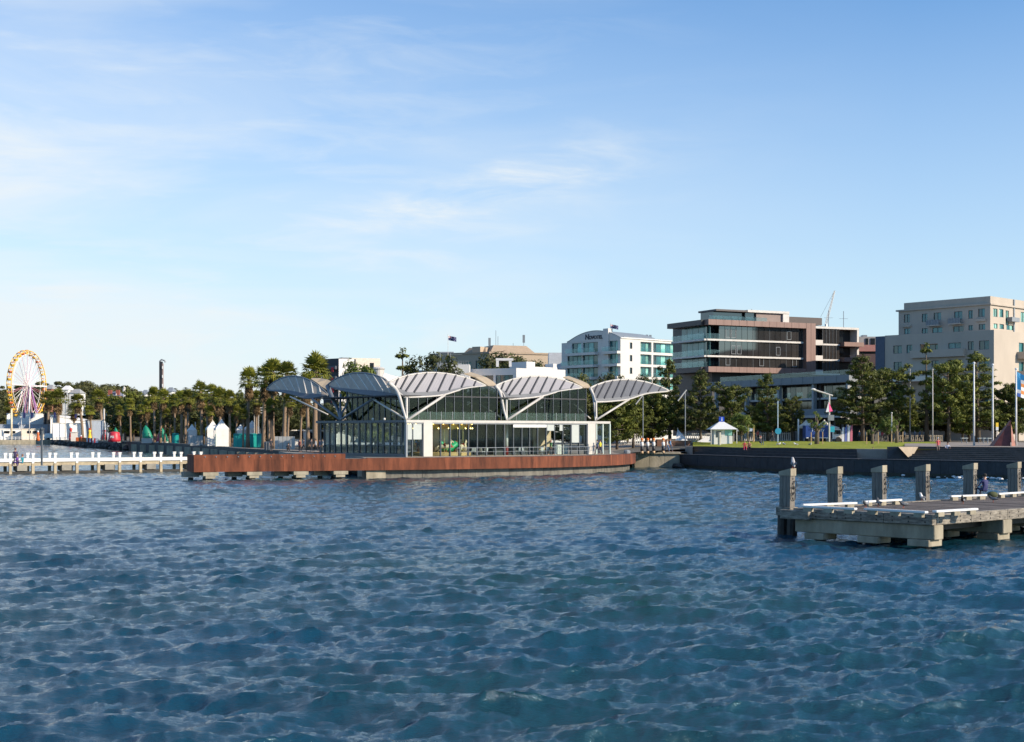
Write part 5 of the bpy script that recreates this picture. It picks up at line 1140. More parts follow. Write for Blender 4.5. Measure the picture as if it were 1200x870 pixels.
b = MB(); t0, t1 = f6.t(566), f6.t(538); zr6 = f6.z(550, 407); b.hexa([f6.w(t0, -1.5, zt5), f6.w(t1, -1.5, zt5), f6.w(t1, -9, zt5), f6.w(t0, -9, zt5), f6.w(t0 + 1, -3, zr6), f6.w(t1 - 1.5, -3, zr6), f6.w(t1 - 1.5, -8, zr6), f6.w(t0 + 1, -8, zr6)]); b.build('west_roof', TANR, tan_)
f6.box(f6.t(561.5), f6.t(552), -3, -.6, zt5, zr6 + .1, 'stair_tower', TANW)
for px, y0 in ((581, 395), (588.5, 386), (591, 393), (621.5, 391.5), (609, 401)):
    c = f5.w(f5.t(px), -5, 0); b = MB(); b.tube([(c.x, c.y, zr5 - .5), (c.x, c.y, f5.z(px, y0))], .07, 5); b.build('antenna', STEELM, tan_)
    if px in (621.5, 581): b = MB(); zz = f5.z(px, y0); b.box(c.x - .35, c.x + .35, c.y - .35, c.y + .35, zz - 2.2, zz); b.build('antenna_array', STEELM, tan_)
c = P(525, 393, 330); fpo = flag_pole('flagpole', 'thin white flagpole flying the ensign above the round green tree', (c.x, c.y, 14), c.z - 14, .07)
aus_flag('flag', 'dark blue ensign with a union canton flying from the thin pole left of centre', (c.x + .08, c.y, c.z - .1), 1.85, 1.05)
# small grey steel structure by the flagpole
c = P(522, 420, 332); gant = thing('roof_gantry', 'small grey steel gantry on a roof beneath the flag', 'gantry', (c.x, c.y, 14)); 
for dx in (-1.2, 1.2): b = MB(); b.box(c.x + dx - .1, c.x + dx + .1, c.y - .1, c.y + .1, 14, P(522, 414, 332).z); b.build('post', STEELM, gant)
b = MB(); z_ = P(522, 414, 332).z; b.box(c.x - 1.9, c.x + 1.9, c.y - .15, c.y + 1.5, z_ + .01, z_ + .3); b.build('beam', STEELM, gant); b = MB(); b.box(c.x - 2, c.x + 3.5, c.y + 1.6, c.y + 6, 3, P(522, 425, 332).z); b.build('plant_screen', GREYP, gant)
# ---- black and white building left of centre
k0 = V2(P(397, 0, 430)); bw = thing('black_white_building', 'tall block with a black balcony face and a plain white wall above the pavilion roof', 'building', (k0.x, k0.y, 3)); g1 = Fac(bw, k0, k0 + V2((.8, .6)) * 8, (1, -1)); g2 = Fac(bw, k0, k0 + V2((-.75, .66)) * 8, (-1, -1)); ztk = g1.z(397.5, 420.5)
g1.box(0, g1.t(415), -8, 0, 3, ztk, 'wall', WW); g2.box(.02, g2.t(379), -7, 0, 3, ztk + .1, 'black_wall', mat('charcoal_wall', (.02, .022, .03), .6))
for k in range(4): g2.box(.6, g2.t(381), .02, .9, ztk - 3.2 - 3.1 * k, ztk - 2.2 - 3.1 * k, 'balcony_front', mat('charcoal_balcony', (.05, .06, .08), .5)); g2.box(1.3, 2.3, .91, 1.0, ztk - 4.0 - 3.1 * k, ztk - 2.6 - 3.1 * k, 'red_screen', FRED)
g3 = Fac(bw, V2(P(412, 0, 447)), V2(P(412, 0, 447)) + V2((.9, .43)) * 12, (0, -1)); g3.box(0, g3.t(445.5), -8, 0, 3, g3.z(428, 420), 'rear_wall', mat('cream_wall', (.66, .58, .48), .8)); g3.pbox(433.5, 438, 425.5, 438, .01, .1, 'window', DGL); g3.pbox(403.2, 415, 418.8, 421, -5, -2, 'roof_plant', STEELM)
cA, cB = P(436, 434, 300), P(451, 434, 300); rp = thing('rooftop_dish', 'small pale round roof unit poking above the pavilion arches', 'roof unit', ((cA.x + cB.x) / 2, 300, 3)); b = MB(); b.lathe(((cA.x + cB.x) / 2, 300, 0), [(1.2, 3), (1.2, cA.z + .0), (1.4, cA.z + .3), (1.0, cA.z + .6), (.3, cA.z + .7)], 16); b.build('dome', STEELW, rp)
# crane behind the copper building
cr = P(975, 350, 520); crane = thing('tower_crane', 'pale lattice crane jib rising behind the copper framed building', 'crane', (P(969, 0, 520).x, 520, 3)); a = P(968, 380, 520); b_ = P(978, 341, 520)
b = MB(); L = (b_ - a)
for o_ in (Vector((-.4, 0, 0)), Vector((.4, 0, 0)), Vector((0, .5, 0))): b.tube([a + o_, b_ + o_ * .4], .1, 5)
for i in range(12): p0, p1 = a + L * (i / 12), a + L * ((i + 1) / 12); b.tube([p0 + Vector((-.4, 0, 0)), p1 + Vector((.4, 0, 0))], .06, 4); b.tube([p0 + Vector((.4, 0, 0)), p1 + Vector((0, .5, 0))], .06, 4)
o = b.build('jib', OFFW, crane); o['kind'] = 'stuff'; b = MB(); b.tube([a, (a.x, a.y, 3)], .5, 6); b.build('mast', OFFW, crane); b = MB(); b.tube([b_, P(961.5, 372, 520)], .05, 4); b.build('cable', STEELM, crane)
# ------------------------------------------------------------------ vegetation
def leafmat(name, c, c2, var=.25): return mat(name, c, .7, var=var, scale=.8, objvar=.25, c2=c2, trans=.14)
L_PINE = leafmat('pine_foliage', (.026, .044, .008), (.17, .185, .018)); L_DARK = leafmat('dark_foliage', (.032, .045, .012), (.10, .11, .02))
L_LIME = leafmat('lime_foliage', (.07, .11, .015), (.16, .20, .03)); L_PALM = leafmat('palm_frond', (.06, .085, .010), (.30, .29, .03)); L_DEAD = leafmat('dead_frond', (.10, .06, .025), (.26, .17, .075))
L_FAR = leafmat('hill_foliage', (.05, .062, .022), (.16, .155, .045)); BARK = mat('bark', (.13, .10, .075), .9, var=.35, scale=4); PBARK = mat('palm_bark', (.24, .17, .115), .9, var=.4, scale=6, stretch=(.5, .5, 3))
def leaves(mb, c, rad, n, size, r, flat=1.0, up=.35):
    c = Vector(c)
    for _ in range(n):
        d = Vector((r.gauss(0, 1), r.gauss(0, 1), r.gauss(0, 1))).normalized(); rr = (r.random() ** .45)
        p = c + Vector((d.x * rad, d.y * rad, d.z * rad * flat)) * rr
        nn = (d + Vector((r.gauss(0, .5), r.gauss(0, .5), r.gauss(0, .5) + up))).normalized(); a = nn.orthogonal().normalized(); q = Matrix.Rotation(r.uniform(0, 6.28), 3, nn) @ a; w = nn.cross(q)
        s_ = size * r.uniform(.6, 1.3); mb.v += [tuple(p - q * s_ - w * s_ * .3), tuple(p + w * s_ * .35), tuple(p + q * s_ - w * s_ * .3)]; b = len(mb.v) - 3; mb.f.append((b, b + 1, b + 2)); mb.mi.append(0)
def tree_parts(root, tr, cr, leafm, barkm=None):
    tr.build('trunk', barkm or BARK, root, smooth=True); cr.build('crown', leafm, root)
def conifer(seed, h, w, base=.22, prof='cone', dens=1.0, leafm=None, tuft=.62, size=.27):
    """tiered conifer: trunk, limbs and leaf tufts carried on the limbs"""
    r = random.Random(seed); root = thing('pine_tree', '', 'tree'); tr = MB(); cr = MB()
    lean = (r.uniform(-.3, .3), r.uniform(-.3, .3)); top = Vector((lean[0], lean[1], h))
    tr.tube([(0, 0, -.3), (lean[0] * .3, lean[1] * .3, h * .4), (lean[0] * .8, lean[1] * .8, h * .8), top], [.24 + h * .008, .19, .09, .03], 8)
    z = base * h; lv = 0
    while z < h * .985:
        f_ = (z - base * h) / (h * (1 - base))
        if prof == 'cone': rad = w * (1.05 - f_) ** .75
        elif prof == 'round': rad = w * math.sqrt(max(.05, 1 - (2 * f_ - .85) ** 2 / 1.4))
        elif prof == 'umbrella': rad = w * (.35 + .65 * min(1, f_ * 1.6)) * (1 if f_ < .8 else (1 - f_) * 4 + .25)
        else: rad = w * (.8 - .55 * f_) * (.55 + .45 * math.sin(lv * 2.1) ** 2)
        k = max(3, int(4 + rad * 1.0)); off = r.uniform(0, 6.28)
        for i in range(k):
            if r.random() < .14: continue
            a = off + 6.283 * i / k + r.uniform(-.3, .3); L = rad * r.uniform(.45, 1.18); rise = L * (.10 + .35 * f_ + r.uniform(-.1, .2)) * (1.3 if prof == 'umbrella' else 1)
            p0 = Vector((lean[0] * z / h, lean[1] * z / h, z)); p2 = p0 + Vector((math.cos(a) * L, math.sin(a) * L, rise)); p1 = p0.lerp(p2, .5) + Vector((0, 0, -.06 * L))
            tr.tube([p0, p1, p2], [.05 + .012 * L, .04, .015], 4, cap=False)
            m_ = max(1, int(L / .85))
            for j in range(m_):
                t = 1 - j * .75 / max(m_, 1) * r.uniform(.8, 1); c = p0.lerp(p2, t) + Vector((r.uniform(-.2, .2), r.uniform(-.2, .2), .12))
                leaves(cr, c, tuft * r.uniform(.8, 1.45), int(58 * dens), size, r, .62)
        z += h * (.058 if prof != 'tufts' else .085) * r.uniform(.75, 1.35); lv += 1
    leaves(cr, top + Vector((0, 0, -.3)), .5, int(40 * dens), size, r, 1.5)
    tree_parts(root, tr, cr, leafm or L_PINE); root['_h'] = h; return root
def broad(seed, h, w, leafm, dens=1.0, size=.30, base=.3, nclump=34):
    r = random.Random(seed); root = thing('tree', '', 'tree'); tr = MB(); cr = MB()
    tr.tube([(0, 0, -.3), (r.uniform(-.2, .2), 0, h * base), (0, 0, h * .7)], [.3, .22, .08], 8)
    for i in range(nclump):
        a = r.uniform(0, 6.28); u_ = r.random() ** .5; zz = r.uniform(base + .05, .93); env = math.sqrt(max(.06, 1 - ((zz - .62) / .42) ** 2)); d = u_ * w * env
        c = Vector((math.cos(a) * d, math.sin(a) * d, zz * h)); tr.tube([(0, 0, h * base * .9), Vector((c.x * .5, c.y * .5, c.z * .75)), c], [.1, .06, .02], 4, cap=False)
        leaves(cr, c, w * r.uniform(.28, .44), int(130 * dens), size, r, .75)
    tree_parts(root, tr, cr, leafm); root['_h'] = h; return root
def palm(seed, h, fr=1.0):
    r = random.Random(seed); root = thing('palm_tree', '', 'palm tree'); tr = MB(); cr = MB(); sk = MB(); lx, ly = r.uniform(-1.0, 1.0), r.uniform(-.6, .6)
    pts = [(lx * (i / 6) ** 2, ly * (i / 6) ** 2, -.3 + (h - .1) * i / 6) for i in range(7)]; tr.tube(pts, [.50, .36, .33, .31, .30, .31, .33], 9)
    top = Vector((lx, ly, h - .3))
    def fan(mb, p0, d, L, nb, drop, bw):
        side = d.cross(Vector((0, 0, 1))).normalized(); up_ = side.cross(d).normalized(); hub = p0 + d * L * .5 + Vector((0, 0, -drop * .25))
        s_ = side * .035; mb.add([p0 - s_, p0 + s_, hub + s_, hub - s_], [(0, 1, 2, 3)])
        for k in range(nb):
            an = (k / (nb - 1) - .5) * 2.7; dd = (d * math.cos(an) + side * math.sin(an)).normalized(); Lb = L * .62 * (1 - .12 * abs(an)) * r.uniform(.85, 1.1)
            tip = hub + dd * Lb + Vector((0, 0, -drop * (.35 + .3 * r.random()))); mid = hub + dd * Lb * .55 + up_ * .05; w = dd.cross(up_).normalized() * bw
            mb.add([hub, mid - w, tip, mid + w], [(0, 1, 2, 3)])
    for i in range(int(64 * fr)):
        f_ = i / (64 * fr); el = R(82) - f_ * R(112) + r.uniform(-.15, .15); a = i * 2.399 + r.uniform(-.2, .2)
        d = Vector((math.cos(a) * math.cos(el), math.sin(a) * math.cos(el), math.sin(el))); fan(cr, top + Vector((0, 0, .2 - f_ * .7)), d, r.uniform(1.9, 2.6), 9, .35 + .6 * f_, .12)
    for i in range(54):
        a = i * 2.399; el = -R(r.uniform(42, 80)); d = Vector((math.cos(a) * math.cos(el), math.sin(a) * math.cos(el), math.sin(el))); fan(sk, top + Vector((0, 0, -.5 - i * .045)), d, r.uniform(1.2, 1.8), 6, .3, .12)
    tr.build('trunk', PBARK, root, smooth=True); cr.build('crown', L_PALM, root); sk.build('dead_frond_skirt', L_DEAD, root); root['_h'] = h + 1.5; return root
used = set()
def place(proto, px, ytop, D, label, group=None, z=None, rz=None, wmul=1.0, hset=None, cat=None):
    """put a copy (or the prototype the first time) at a true distance, scaled to its real height"""
    zb = z if z is not None else ground_z((px - 600) / F * D, D)
    x = (px - 600) / F * D; H = hset or (CAMZ + (HY - ytop) / F * D - zb)
    o = proto if proto.name not in used else copy_tree(proto)
    used.add(proto.name)
    if o is not proto: used.add(o.name)
    k = H / proto['_h']; o.location = (x, D, zb); o.scale = (k * wmul, k * wmul, k); o.rotation_euler = (0, 0, rnd.uniform(0, 6.28) if rz is None else rz)
    o['label'] = label
    if group: o['group'] = group
    if cat: o['category'] = cat
    return o
PC = [conifer(1, 15, 3.2, .16, 'cone'), conifer(2, 15, 4.4, .2, 'cone', 1.1), conifer(3, 11, 3.6, .25, 'round', 1.0), conifer(4, 10, 2.9, .35, 'umbrella', 1.0), conifer(5, 15, 1.7, .25, 'tufts', .9, tuft=.45), conifer(6, 14, 3.6, .18, 'cone', 1.2), conifer(8, 11, 4.2, .15, 'round', 1.2)]
RG = 'pines along the waterfront park'
right = [(6, 723, 462, 206, 1.0, 'bushy green pine just right of the glass pavilion, under its right canopy tip'), (2, 742, 466, 212, 1.1, 'round bushy pine behind the first painted bollards'),
 (6, 765, 462, 216, .95, 'bushy pine between the pavilion canopy and the tall pine beside it'), (5, 785, 424, 218, 1.0, 'tall pine directly left of the dark dense pine, in front of the white hotel'), (1, 821, 433, 214, .82, 'dark dense cone shaped pine left of the white kiosk'),
 (3, 858, 456, 214, 1.05, 'umbrella shaped pine with bare branches right behind the white kiosk'), (5, 900, 440, 216, 1.05, 'loose topped pine in front of the middle of the grey podium'), (2, 929, 468, 218, .8, 'short pine left of the blue banner trailer'),
 (1, 1011, 417, 208, 1.12, 'largest pine, wide and dark, standing right of the blue trailer'), (3, 1044, 437, 214, 1.1, 'pine with a bare snag top, immediately right of the largest pine'), (4, 1086, 402, 212, 1.1, 'slender tiered pine whose tip reaches up the beige building'),
 (5, 1066, 455, 220, .85, 'bushy pine hidden low beneath the slender tiered pine'), (2, 1112, 428, 209, .95, 'rounded pine left of the first flagpole'), (0, 1146, 414, 211, 1.5, 'tall dense pine rising between the two flagpoles'), (6, 1185, 452, 213, .8, 'low dense pine behind the red pyramid sculpture'),
 (6, 1128, 458, 224, .8, 'shaded bushy pine at the foot of the tall one between the flagpoles'), (2, 880, 478, 224, .8, 'low rounded pine between the umbrella pine and the loose topped pine')]
for k, px, yt, D, wm, lb in right: place(PC[k], px, yt, D, lb, RG, wmul=wm)
LBIG = broad(21, 9, 3.2, L_LIME, 1.0); LTREE = broad(22, 9, 3.6, L_DARK, 1.0); SAP = broad(23, 4, .9, L_LIME, .5, .13, .45, 9)
place(LTREE, 512, 413, 226, 'round topped green tree poking up behind the pavilion roof beneath the flag', wmul=.75)
place(PC[4], 472, 408, 224, 'sparse tufted pine standing above the pavilion roof valley', RG, wmul=1.35)
place(LBIG, 421, 421, 228, 'yellow green tree in front of the black and white block', wmul=.6)
place(LTREE, 683, 437, 236, 'dark round tree rising over the second right hand canopy', wmul=.55); place(LBIG, 692, 449, 232, 'lime green shrub top beside the dark round tree over the canopy', wmul=.5)
place(LTREE, 718, 436, 240, 'dark round tree against the shaded face of the hotel', wmul=.5); place(LTREE, 757, 438, 240, 'dark round tree against the sunlit wall of the hotel', wmul=.5)
place(LTREE, 586, 412, 388, 'broad dark tree growing in front of the tan building, left of its twin', wmul=.9); place(LTREE, 604, 418, 386, 'smaller dark tree in front of the tan building, right of its twin', wmul=.9)
place(LBIG, 869, 483, 205, 'small lime leafed tree beside the white kiosk', wmul=.9)
place(LBIG, 1040, 487, 200, 'small lime leafed tree under the snag topped pine', wmul=.8)
for px, yt, D, lb in ((957, 480, 186, 'young staked sapling in front of the blue trailer'), (1022, 494, 183, 'young staked sapling at the right part of the lawn'), (1051, 489, 190, 'young staked sapling near the stone wedge')):
    z0 = interp([(170, 2.9), (190, 3.05), (215, 3.4)], D); o = place(SAP, px, yt, D, lb, 'staked saplings on the lawn', z=z0)
    for dx in (-.75, .75):
        c = P(px, 0, D) + Vector((dx, -.2, 0)); b = MB(); b.box(c.x - .05, c.x + .05, c.y - .05, c.y + .05, z0 - .1, z0 + 1.75); s_ = b.build('tree_stake', mat('stake_wood', (.45, .30, .16), .8)); setp(s_, 'timber stake %s of the %s' % ('left' if dx < 0 else 'right', {957: 'sapling before the blue trailer', 1022: 'sapling at the right of the lawn', 1051: 'sapling near the stone wedge'}[px]), 'stake', 'timber stakes beside the saplings')
# trees behind the pavilion seen through its glass, and dark shrub belt closing the street behind the park
for i, (px, yt, D) in enumerate(((440, 462, 208), (462, 458, 212), (492, 455, 214), (520, 452, 210), (548, 456, 212), (575, 460, 214), (604, 455, 212), (632, 452, 216), (660, 456, 214), (688, 458, 212))):
    place(PC[(6, 2)[i % 2]], px, yt, D, 'dark tree seen through the pavilion glass, %s from the left' % ORD[i], 'trees behind the pavilion', wmul=.9)
# palms along the promenade
PP = [palm(31, 13), palm(32, 12.5, .8), palm(33, 13.5, 1.1), palm(34, 11, .9), palm(35, 12, .65), palm(36, 13.8)]
pl_ = [(142, 470, 372), (153, 463, 366), (165, 472, 372), (172, 464, 350), (181, 457, 344), (188, 452, 330), (199, 466, 352), (205, 461, 322), (213, 456, 312), (217, 459, 318), (220, 454, 303), (229, 468, 330), (236.5, 450, 288), (244, 466, 300), (248, 448, 276), (258, 452, 262), (262, 459, 282), (269.5, 453, 252), (277, 472, 262), (285, 478, 236), (290.5, 434, 238), (300, 458, 250), (309, 430, 232), (315, 455, 238), (319, 424, 228), (321, 468, 226), (333, 426, 222), (337, 462, 216), (352, 462, 222), (361, 440, 216), (369, 418, 222), (374, 428, 232), (246, 476, 262), (193, 474, 330)]
for i, (px, yt, D) in enumerate(sorted(pl_)): place(PP[(i * 5 + i // 6) % 6], px, yt + rnd.uniform(-3, 6) * (1 if px < 280 else .3), D, 'tall palm with a brown dead frond skirt, %s from the left in the promenade row' % ORD[i], 'palms along the promenade')
for i, (px, yt, D) in enumerate(((8, 470, 610), (56, 460, 600), (68, 458, 590), (97, 463, 560), (120, 458, 560), (130, 466, 480), (87, 474, 580), (107, 476, 520))): place(PP[(i + 1) % 4], px, yt, D, 'distant palm on the far left shore, %s from the left edge' % ORD[i], 'palms on the far shore', wmul=1.35)
for i in range(22):
    px = 138 + i * 9.2; D = interp(SR, px) + 62; place((PC[6], LTREE)[i % 2], px, 466 + 5 * math.sin(i * 2.3), D, 'dark leafy tree filling the gaps between the palm trunks, %s from the left' % ORD[i], 'leafy trees behind the palm row', wmul=1.1 if i % 2 else .8)
# wooded hill on the left
BF = [broad(41, 11, 5.2, L_FAR, 1.0, .62, .1, 30), broad(42, 12, 4.2, L_FAR, 1.0, .62, .1, 30), broad(43, 9, 5.6, L_FAR, 1.0, .62, .1, 30), broad(44, 11, 4.6, L_DARK, 1.0, .62, .1, 30), conifer(45, 14, 2.8, .1, 'cone', .7, L_DARK, .9, .40)]
sky_l = [(-60, 452), (0, 452), (15, 455), (40, 452), (58, 446), (72, 450), (85, 453), (95, 449), (105, 452), (118, 451), (135, 449), (150, 455), (168, 456), (190, 456), (205, 453), (215, 455), (235, 458), (262, 458), (330, 460)]
hr_ = random.Random(5); cnt = 0
for row, (Dr, dy) in enumerate(((930, 0), (860, 6), (790, 13), (730, 20), (680, 27), (645, 34))):
    px = -50 + row * 5
    while px < 330:
        yt = interp(sky_l, px) + dy + hr_.uniform(-3, 4); D = Dr + hr_.uniform(-22, 22)
        if not (row >= 2 and px > 260):
            k = hr_.choice([0, 1, 2, 3, 0, 1, 4]); zb = ground_z((px - 600) / F * D, D); Hh = min(17, max(9, CAMZ + (HY - yt) / F * D - zb)); place(BF[k], px, yt, D, 'dense tree among many on the wooded hill at the left horizon', 'trees on the wooded hill', hset=Hh, wmul=hr_.uniform(1.2, 1.7)); cnt += 1
        px += hr_.uniform(11, 17)
for i, (px, yt, D) in enumerate(((345, 470, 300), (372, 474, 290), (395, 470, 280), (412, 474, 262), (330, 484, 320), (300, 482, 340), (272, 484, 350), (240, 484, 380), (212, 484, 400), (430, 480, 250), (175, 484, 430))): place(BF[(3, 1, 3)[i % 3]] if i > 8 else LTREE, px, yt, D, 'dark bushy tree closing the view behind the palm row, %s from the right' % ORD[[4, 3, 2, 1, 5, 6, 7, 8, 9, 0, 10][i]], 'bushy trees behind the palms', wmul=1.5)
o = place(PC[4], 178, 458, 700, 'tall tree behind the palms at left') if False else None
for i, (px, yt, D) in enumerate(((735, 478, 232), (760, 480, 236), (800, 476, 234), (835, 480, 236), (862, 486, 226), (905, 480, 228), (1030, 470, 226), (1058, 474, 226), (1085, 470, 228), (1108, 474, 228), (1135, 470, 226), (1165, 474, 228), (1192, 478, 226))): place(LTREE, px, yt, D, 'dark leafy shrub filling the gaps behind the park pines, %s from the left' % ORD[i], 'dark shrubs behind the park pines', wmul=1.5, cat='shrub')
# ------------------------------------------------------------------ people, gulls and small things
SKIN = mat('skin', (.45, .26, .18), .6)
def skin_mesh(name, joints, edges, mats, zone):
    """one continuous body grown along a skeleton; zone(point) gives the material index"""
    me = bpy.data.meshes.new('tmp'); me.from_pydata([j[0] for j in joints], edges, []); me.update(); o = bpy.data.objects.new('tmp', me); col.objects.link(o)
    m = o.modifiers.new('s', 'SKIN'); me = o.data
    for i, j in enumerate(joints): me.skin_vertices[0].data[i].radius = j[1]; me.skin_vertices[0].data[i].use_root = (i == 0)
    sb = o.modifiers.new('d', 'SUBSURF'); sb.levels = 1; sb.render_levels = 1
    dg = bpy.context.evaluated_depsgraph_get(); r_ = bpy.data.meshes.new_from_object(o.evaluated_get(dg)); bpy.data.objects.remove(o); r_.name = name
    r_.materials.clear()
    for x in mats: r_.materials.append(x)
    for p in r_.polygons: p.use_smooth = True; p.material_index = zone(p.center)
    return r_
def body_skel(pose):
    J = []; E = []
    def j(p, r, par=None): J.append((p, (r, r * .85) if not isinstance(r, tuple) else r)); (E.append((par, len(J) - 1)) if par is not None else None); return len(J) - 1
    sit = pose == 'sit'; hz = .40 if sit else .93
    pel = j((0, 0, hz), (.16, .12)); ch = j((0, .02 if sit else 0, hz + .25), (.14, .10), pel); sh = j((0, .05 if sit else .0, hz + .47), (.17, .10), ch); nk = j((0, .06 if sit else .01, hz + .57), .06, sh); j((0, .08 if sit else .02, hz + .66), (.085, .10), nk); j((0, .08 if sit else .02, hz + .78), (.075, .09), len(J) - 1)
    for s_ in (-1, 1):
        fw = {'stand': .02, 'walk': .22 * s_, 'sit': .0}[pose]
        if sit:
            k = j((.10 * s_, .08, hz - .02), .085, pel); k = j((.15 * s_, .48, hz + .10), .065, k); k = j((.14 * s_, .55, hz - .30), .045, k); j((.14 * s_, .68, hz - .33), .04, k)
            a = j((.21 * s_, .06, hz + .44), .055, sh); a = j((.27 * s_, .20, hz + .22), .04, a); j((.18 * s_, .42, hz + .20), .032, a)
        else:
            k = j((.10 * s_, fw * .2, hz - .06), .09, pel); k = j((.11 * s_, fw * .9, .50), .065, k); k = j((.11 * s_, fw * 1.2 - (.08 if fw < 0 else 0), .09), .045, k); j((.12 * s_, fw * 1.2 + .13, .05), .04, k)
            a = j((.21 * s_, 0, hz + .44), .055, sh); a = j((.26 * s_, -fw * .5, hz + .18), .04, a); j((.25 * s_, -fw * 1.1 + .08, hz - .06), .032, a)
    return J, E
PMATS = {}
def cloth(c): 
    k = 'cloth_%02d_%02d_%02d' % tuple(int(x * 99) for x in c); return mat(k, c, .8, var=.08)
BODY = {}
for ps in ('stand', 'walk', 'sit'):
    J, E = body_skel(ps); hz = .40 if ps == 'sit' else .93
    if ps == 'sit': zone = lambda p: 0 if (p.z > .95 or (abs(p.x) > .20 and p.y > .22) or (p.y > .5 and p.z < .12)) else (1 if p.z > .42 and p.y < .30 else 2)
    else: zone = lambda p: 0 if (p.z > 1.44 or (abs(p.x) > .2 and p.z < 1.12) or p.z < .12) else (1 if p.z > .92 else 2)
    BODY[ps] = skin_mesh('person_body', J, E, [SKIN, FWHITE, FBLUE], zone)
def person(pose, at, rz, shirt, legs, hair, label, group=None, h=1.0, extra=None):
    r_ = thing('person', label, 'person', at, group, rz); r_.scale = (h, h, h); o = bpy.data.objects.new('body', BODY[pose]); col.objects.link(o); o.parent = r_
    for i, m in ((1, cloth(shirt)), (2, cloth(legs))): o.material_slots[i].link = 'OBJECT'; o.material_slots[i].material = m
    hz = .40 if pose == 'sit' else .93; y = .07 if pose == 'sit' else .01; b = MB(); b.ball((0, y - .01, hz + .76), .105, (1, 1.1, .95), 10, 8); b.v = [(x, yy, z) if not (yy > y + .05 and z < hz + .78) else (x, y + .05, z) for x, yy, z in b.v]
    me = bpy.data.meshes.new('hair'); me.from_pydata(b.v, [], b.f); me.materials.append(cloth(hair)); o2 = bpy.data.objects.new('hair', me); col.objects.link(o2); o2.parent = r_
    # hands: palm with four unequal fingers and a thumb
    hp = [( .18, .42, hz + .20, 1), (-.18, .42, hz + .20, -1)] if pose == 'sit' else [(.25, (-.22 * 1.1 if pose == 'walk' else 0) + .08, hz - .06, 1), (-.25, (.22 * 1.1 if pose == 'walk' else 0) + .08, hz - .06, -1)]
    for x, yy, z, s_ in hp:
        b = MB(); dn = Vector((0, .9, -.3)) if pose == 'sit' else Vector((0, .25, -1)); dn.normalize(); p = Vector((x, yy, z)); b.tube([p, p + dn * .05, p + dn * .09], [.03, .04, .036], 6)
        for k, L in enumerate((.07, .085, .08, .06)):
            q = p + dn * .085 + Vector((s_ * 0, 0, 0)) + dn.cross(Vector((1, 0, 0))).normalized() * (k - 1.5) * .019; b.tube([q, q + dn * L * .55, q + dn * L + Vector((-s_ * .02, 0, 0))], [.009, .009, .007], 5)
        q = p + dn * .03; b.tube([q, q + dn * .04 + dn.cross(Vector((1, 0, 0))) * .045], [.012, .009], 5)
        me = bpy.data.meshes.new('hand'); me.from_pydata(b.v, [], b.f); me.materials.append(SKIN); o3 = bpy.data.objects.new('hand', me); col.objects.link(o3); o3.parent = r_
    return r_
def atD(px, D, z): v = P(px, 0, D); v.z = z; return v
GP = 'people strolling on the waterfront'
person('walk', tuple(pavR(645.5, 536, 1.2).xy) + (2.08,), R(-60), (.05, .20, .06), (.02, .02, .025), (.5, .3, .2), 'person running past the pavilion glass in a green top and black shorts')
person('walk', tuple(pavR(703.5, 536, 1.0).xy) + (2.08,), R(70), (.65, .62, .05), (.02, .03, .07), (.06, .04, .03), 'person in a yellow high visibility vest by the glass screens')
person('walk', tuple(pavR(700, 536, 1.3).xy) + (2.08,), R(80), (.03, .06, .14), (.03, .03, .05), (.04, .03, .02), 'person in dark blue just left of the yellow vest')
person('walk', atD(782, 184.5 + 4, 2.1), R(-90), (.62, .60, .55), (.10, .16, .28), (.3, .2, .1), 'person in a white top and jeans walking right of the painted bollards')
person('walk', atD(785.5, 190, 2.13), R(-90), (.10, .25, .45), (.06, .08, .14), (.05, .04, .03), 'person in blue walking at the side of the one in white')
# painted timber figures
for i, (px, D) in enumerate(((752.3, 177.0), (759, 178), (766, 179), (777.2, 179.6))):
    z0 = 2.08; c = P(px, 0, D); t = thing('painted_bollard', ['painted wooden figure bollard with an orange cap, leftmost of the group of three', 'painted wooden figure bollard in the middle of the group of three', 'painted wooden figure bollard at the right of the group of three', 'painted wooden figure bollard standing alone beside two walking people'][i], 'painted bollard', (c.x, c.y, z0), 'painted figure bollards on the plaza')
    b = MB(); b.lathe((c.x, c.y, z0), [(.17, 0), (.19, .12), (.18, .30)], 12); b.build('feet', mat('bollard_tan', (.55, .36, .2), .6), t, smooth=True)
    b = MB(); b.lathe((c.x, c.y, z0), [(.19, .302), (.20, .6), (.19, .88)], 12); b.build('shorts', mat('bollard_black', (.02, .02, .025), .5), t, smooth=True)
    b = MB(); b.lathe((c.x, c.y, z0), [(.19, .882), (.21, 1.1), (.2, 1.36), (.14, 1.44)], 12); b.build('shirt', WHITE, t, smooth=True)
    b = MB(); b.lathe((c.x, c.y, z0), [(.14, 1.442), (.165, 1.55), (.16, 1.66)], 12); b.build('face', mat('bollard_skin', (.6, .36, .2), .6), t, smooth=True)
    b = MB(); b.lathe((c.x, c.y, z0), [(.18, 1.662), (.19, 1.78), (.12, 1.90), (.02, 1.93)], 12); b.build('cap', mat('orange_paint', (.75, .18, .02), .5), t, smooth=True)
for i in range(3):
    px = (790, 806, 0)[i]
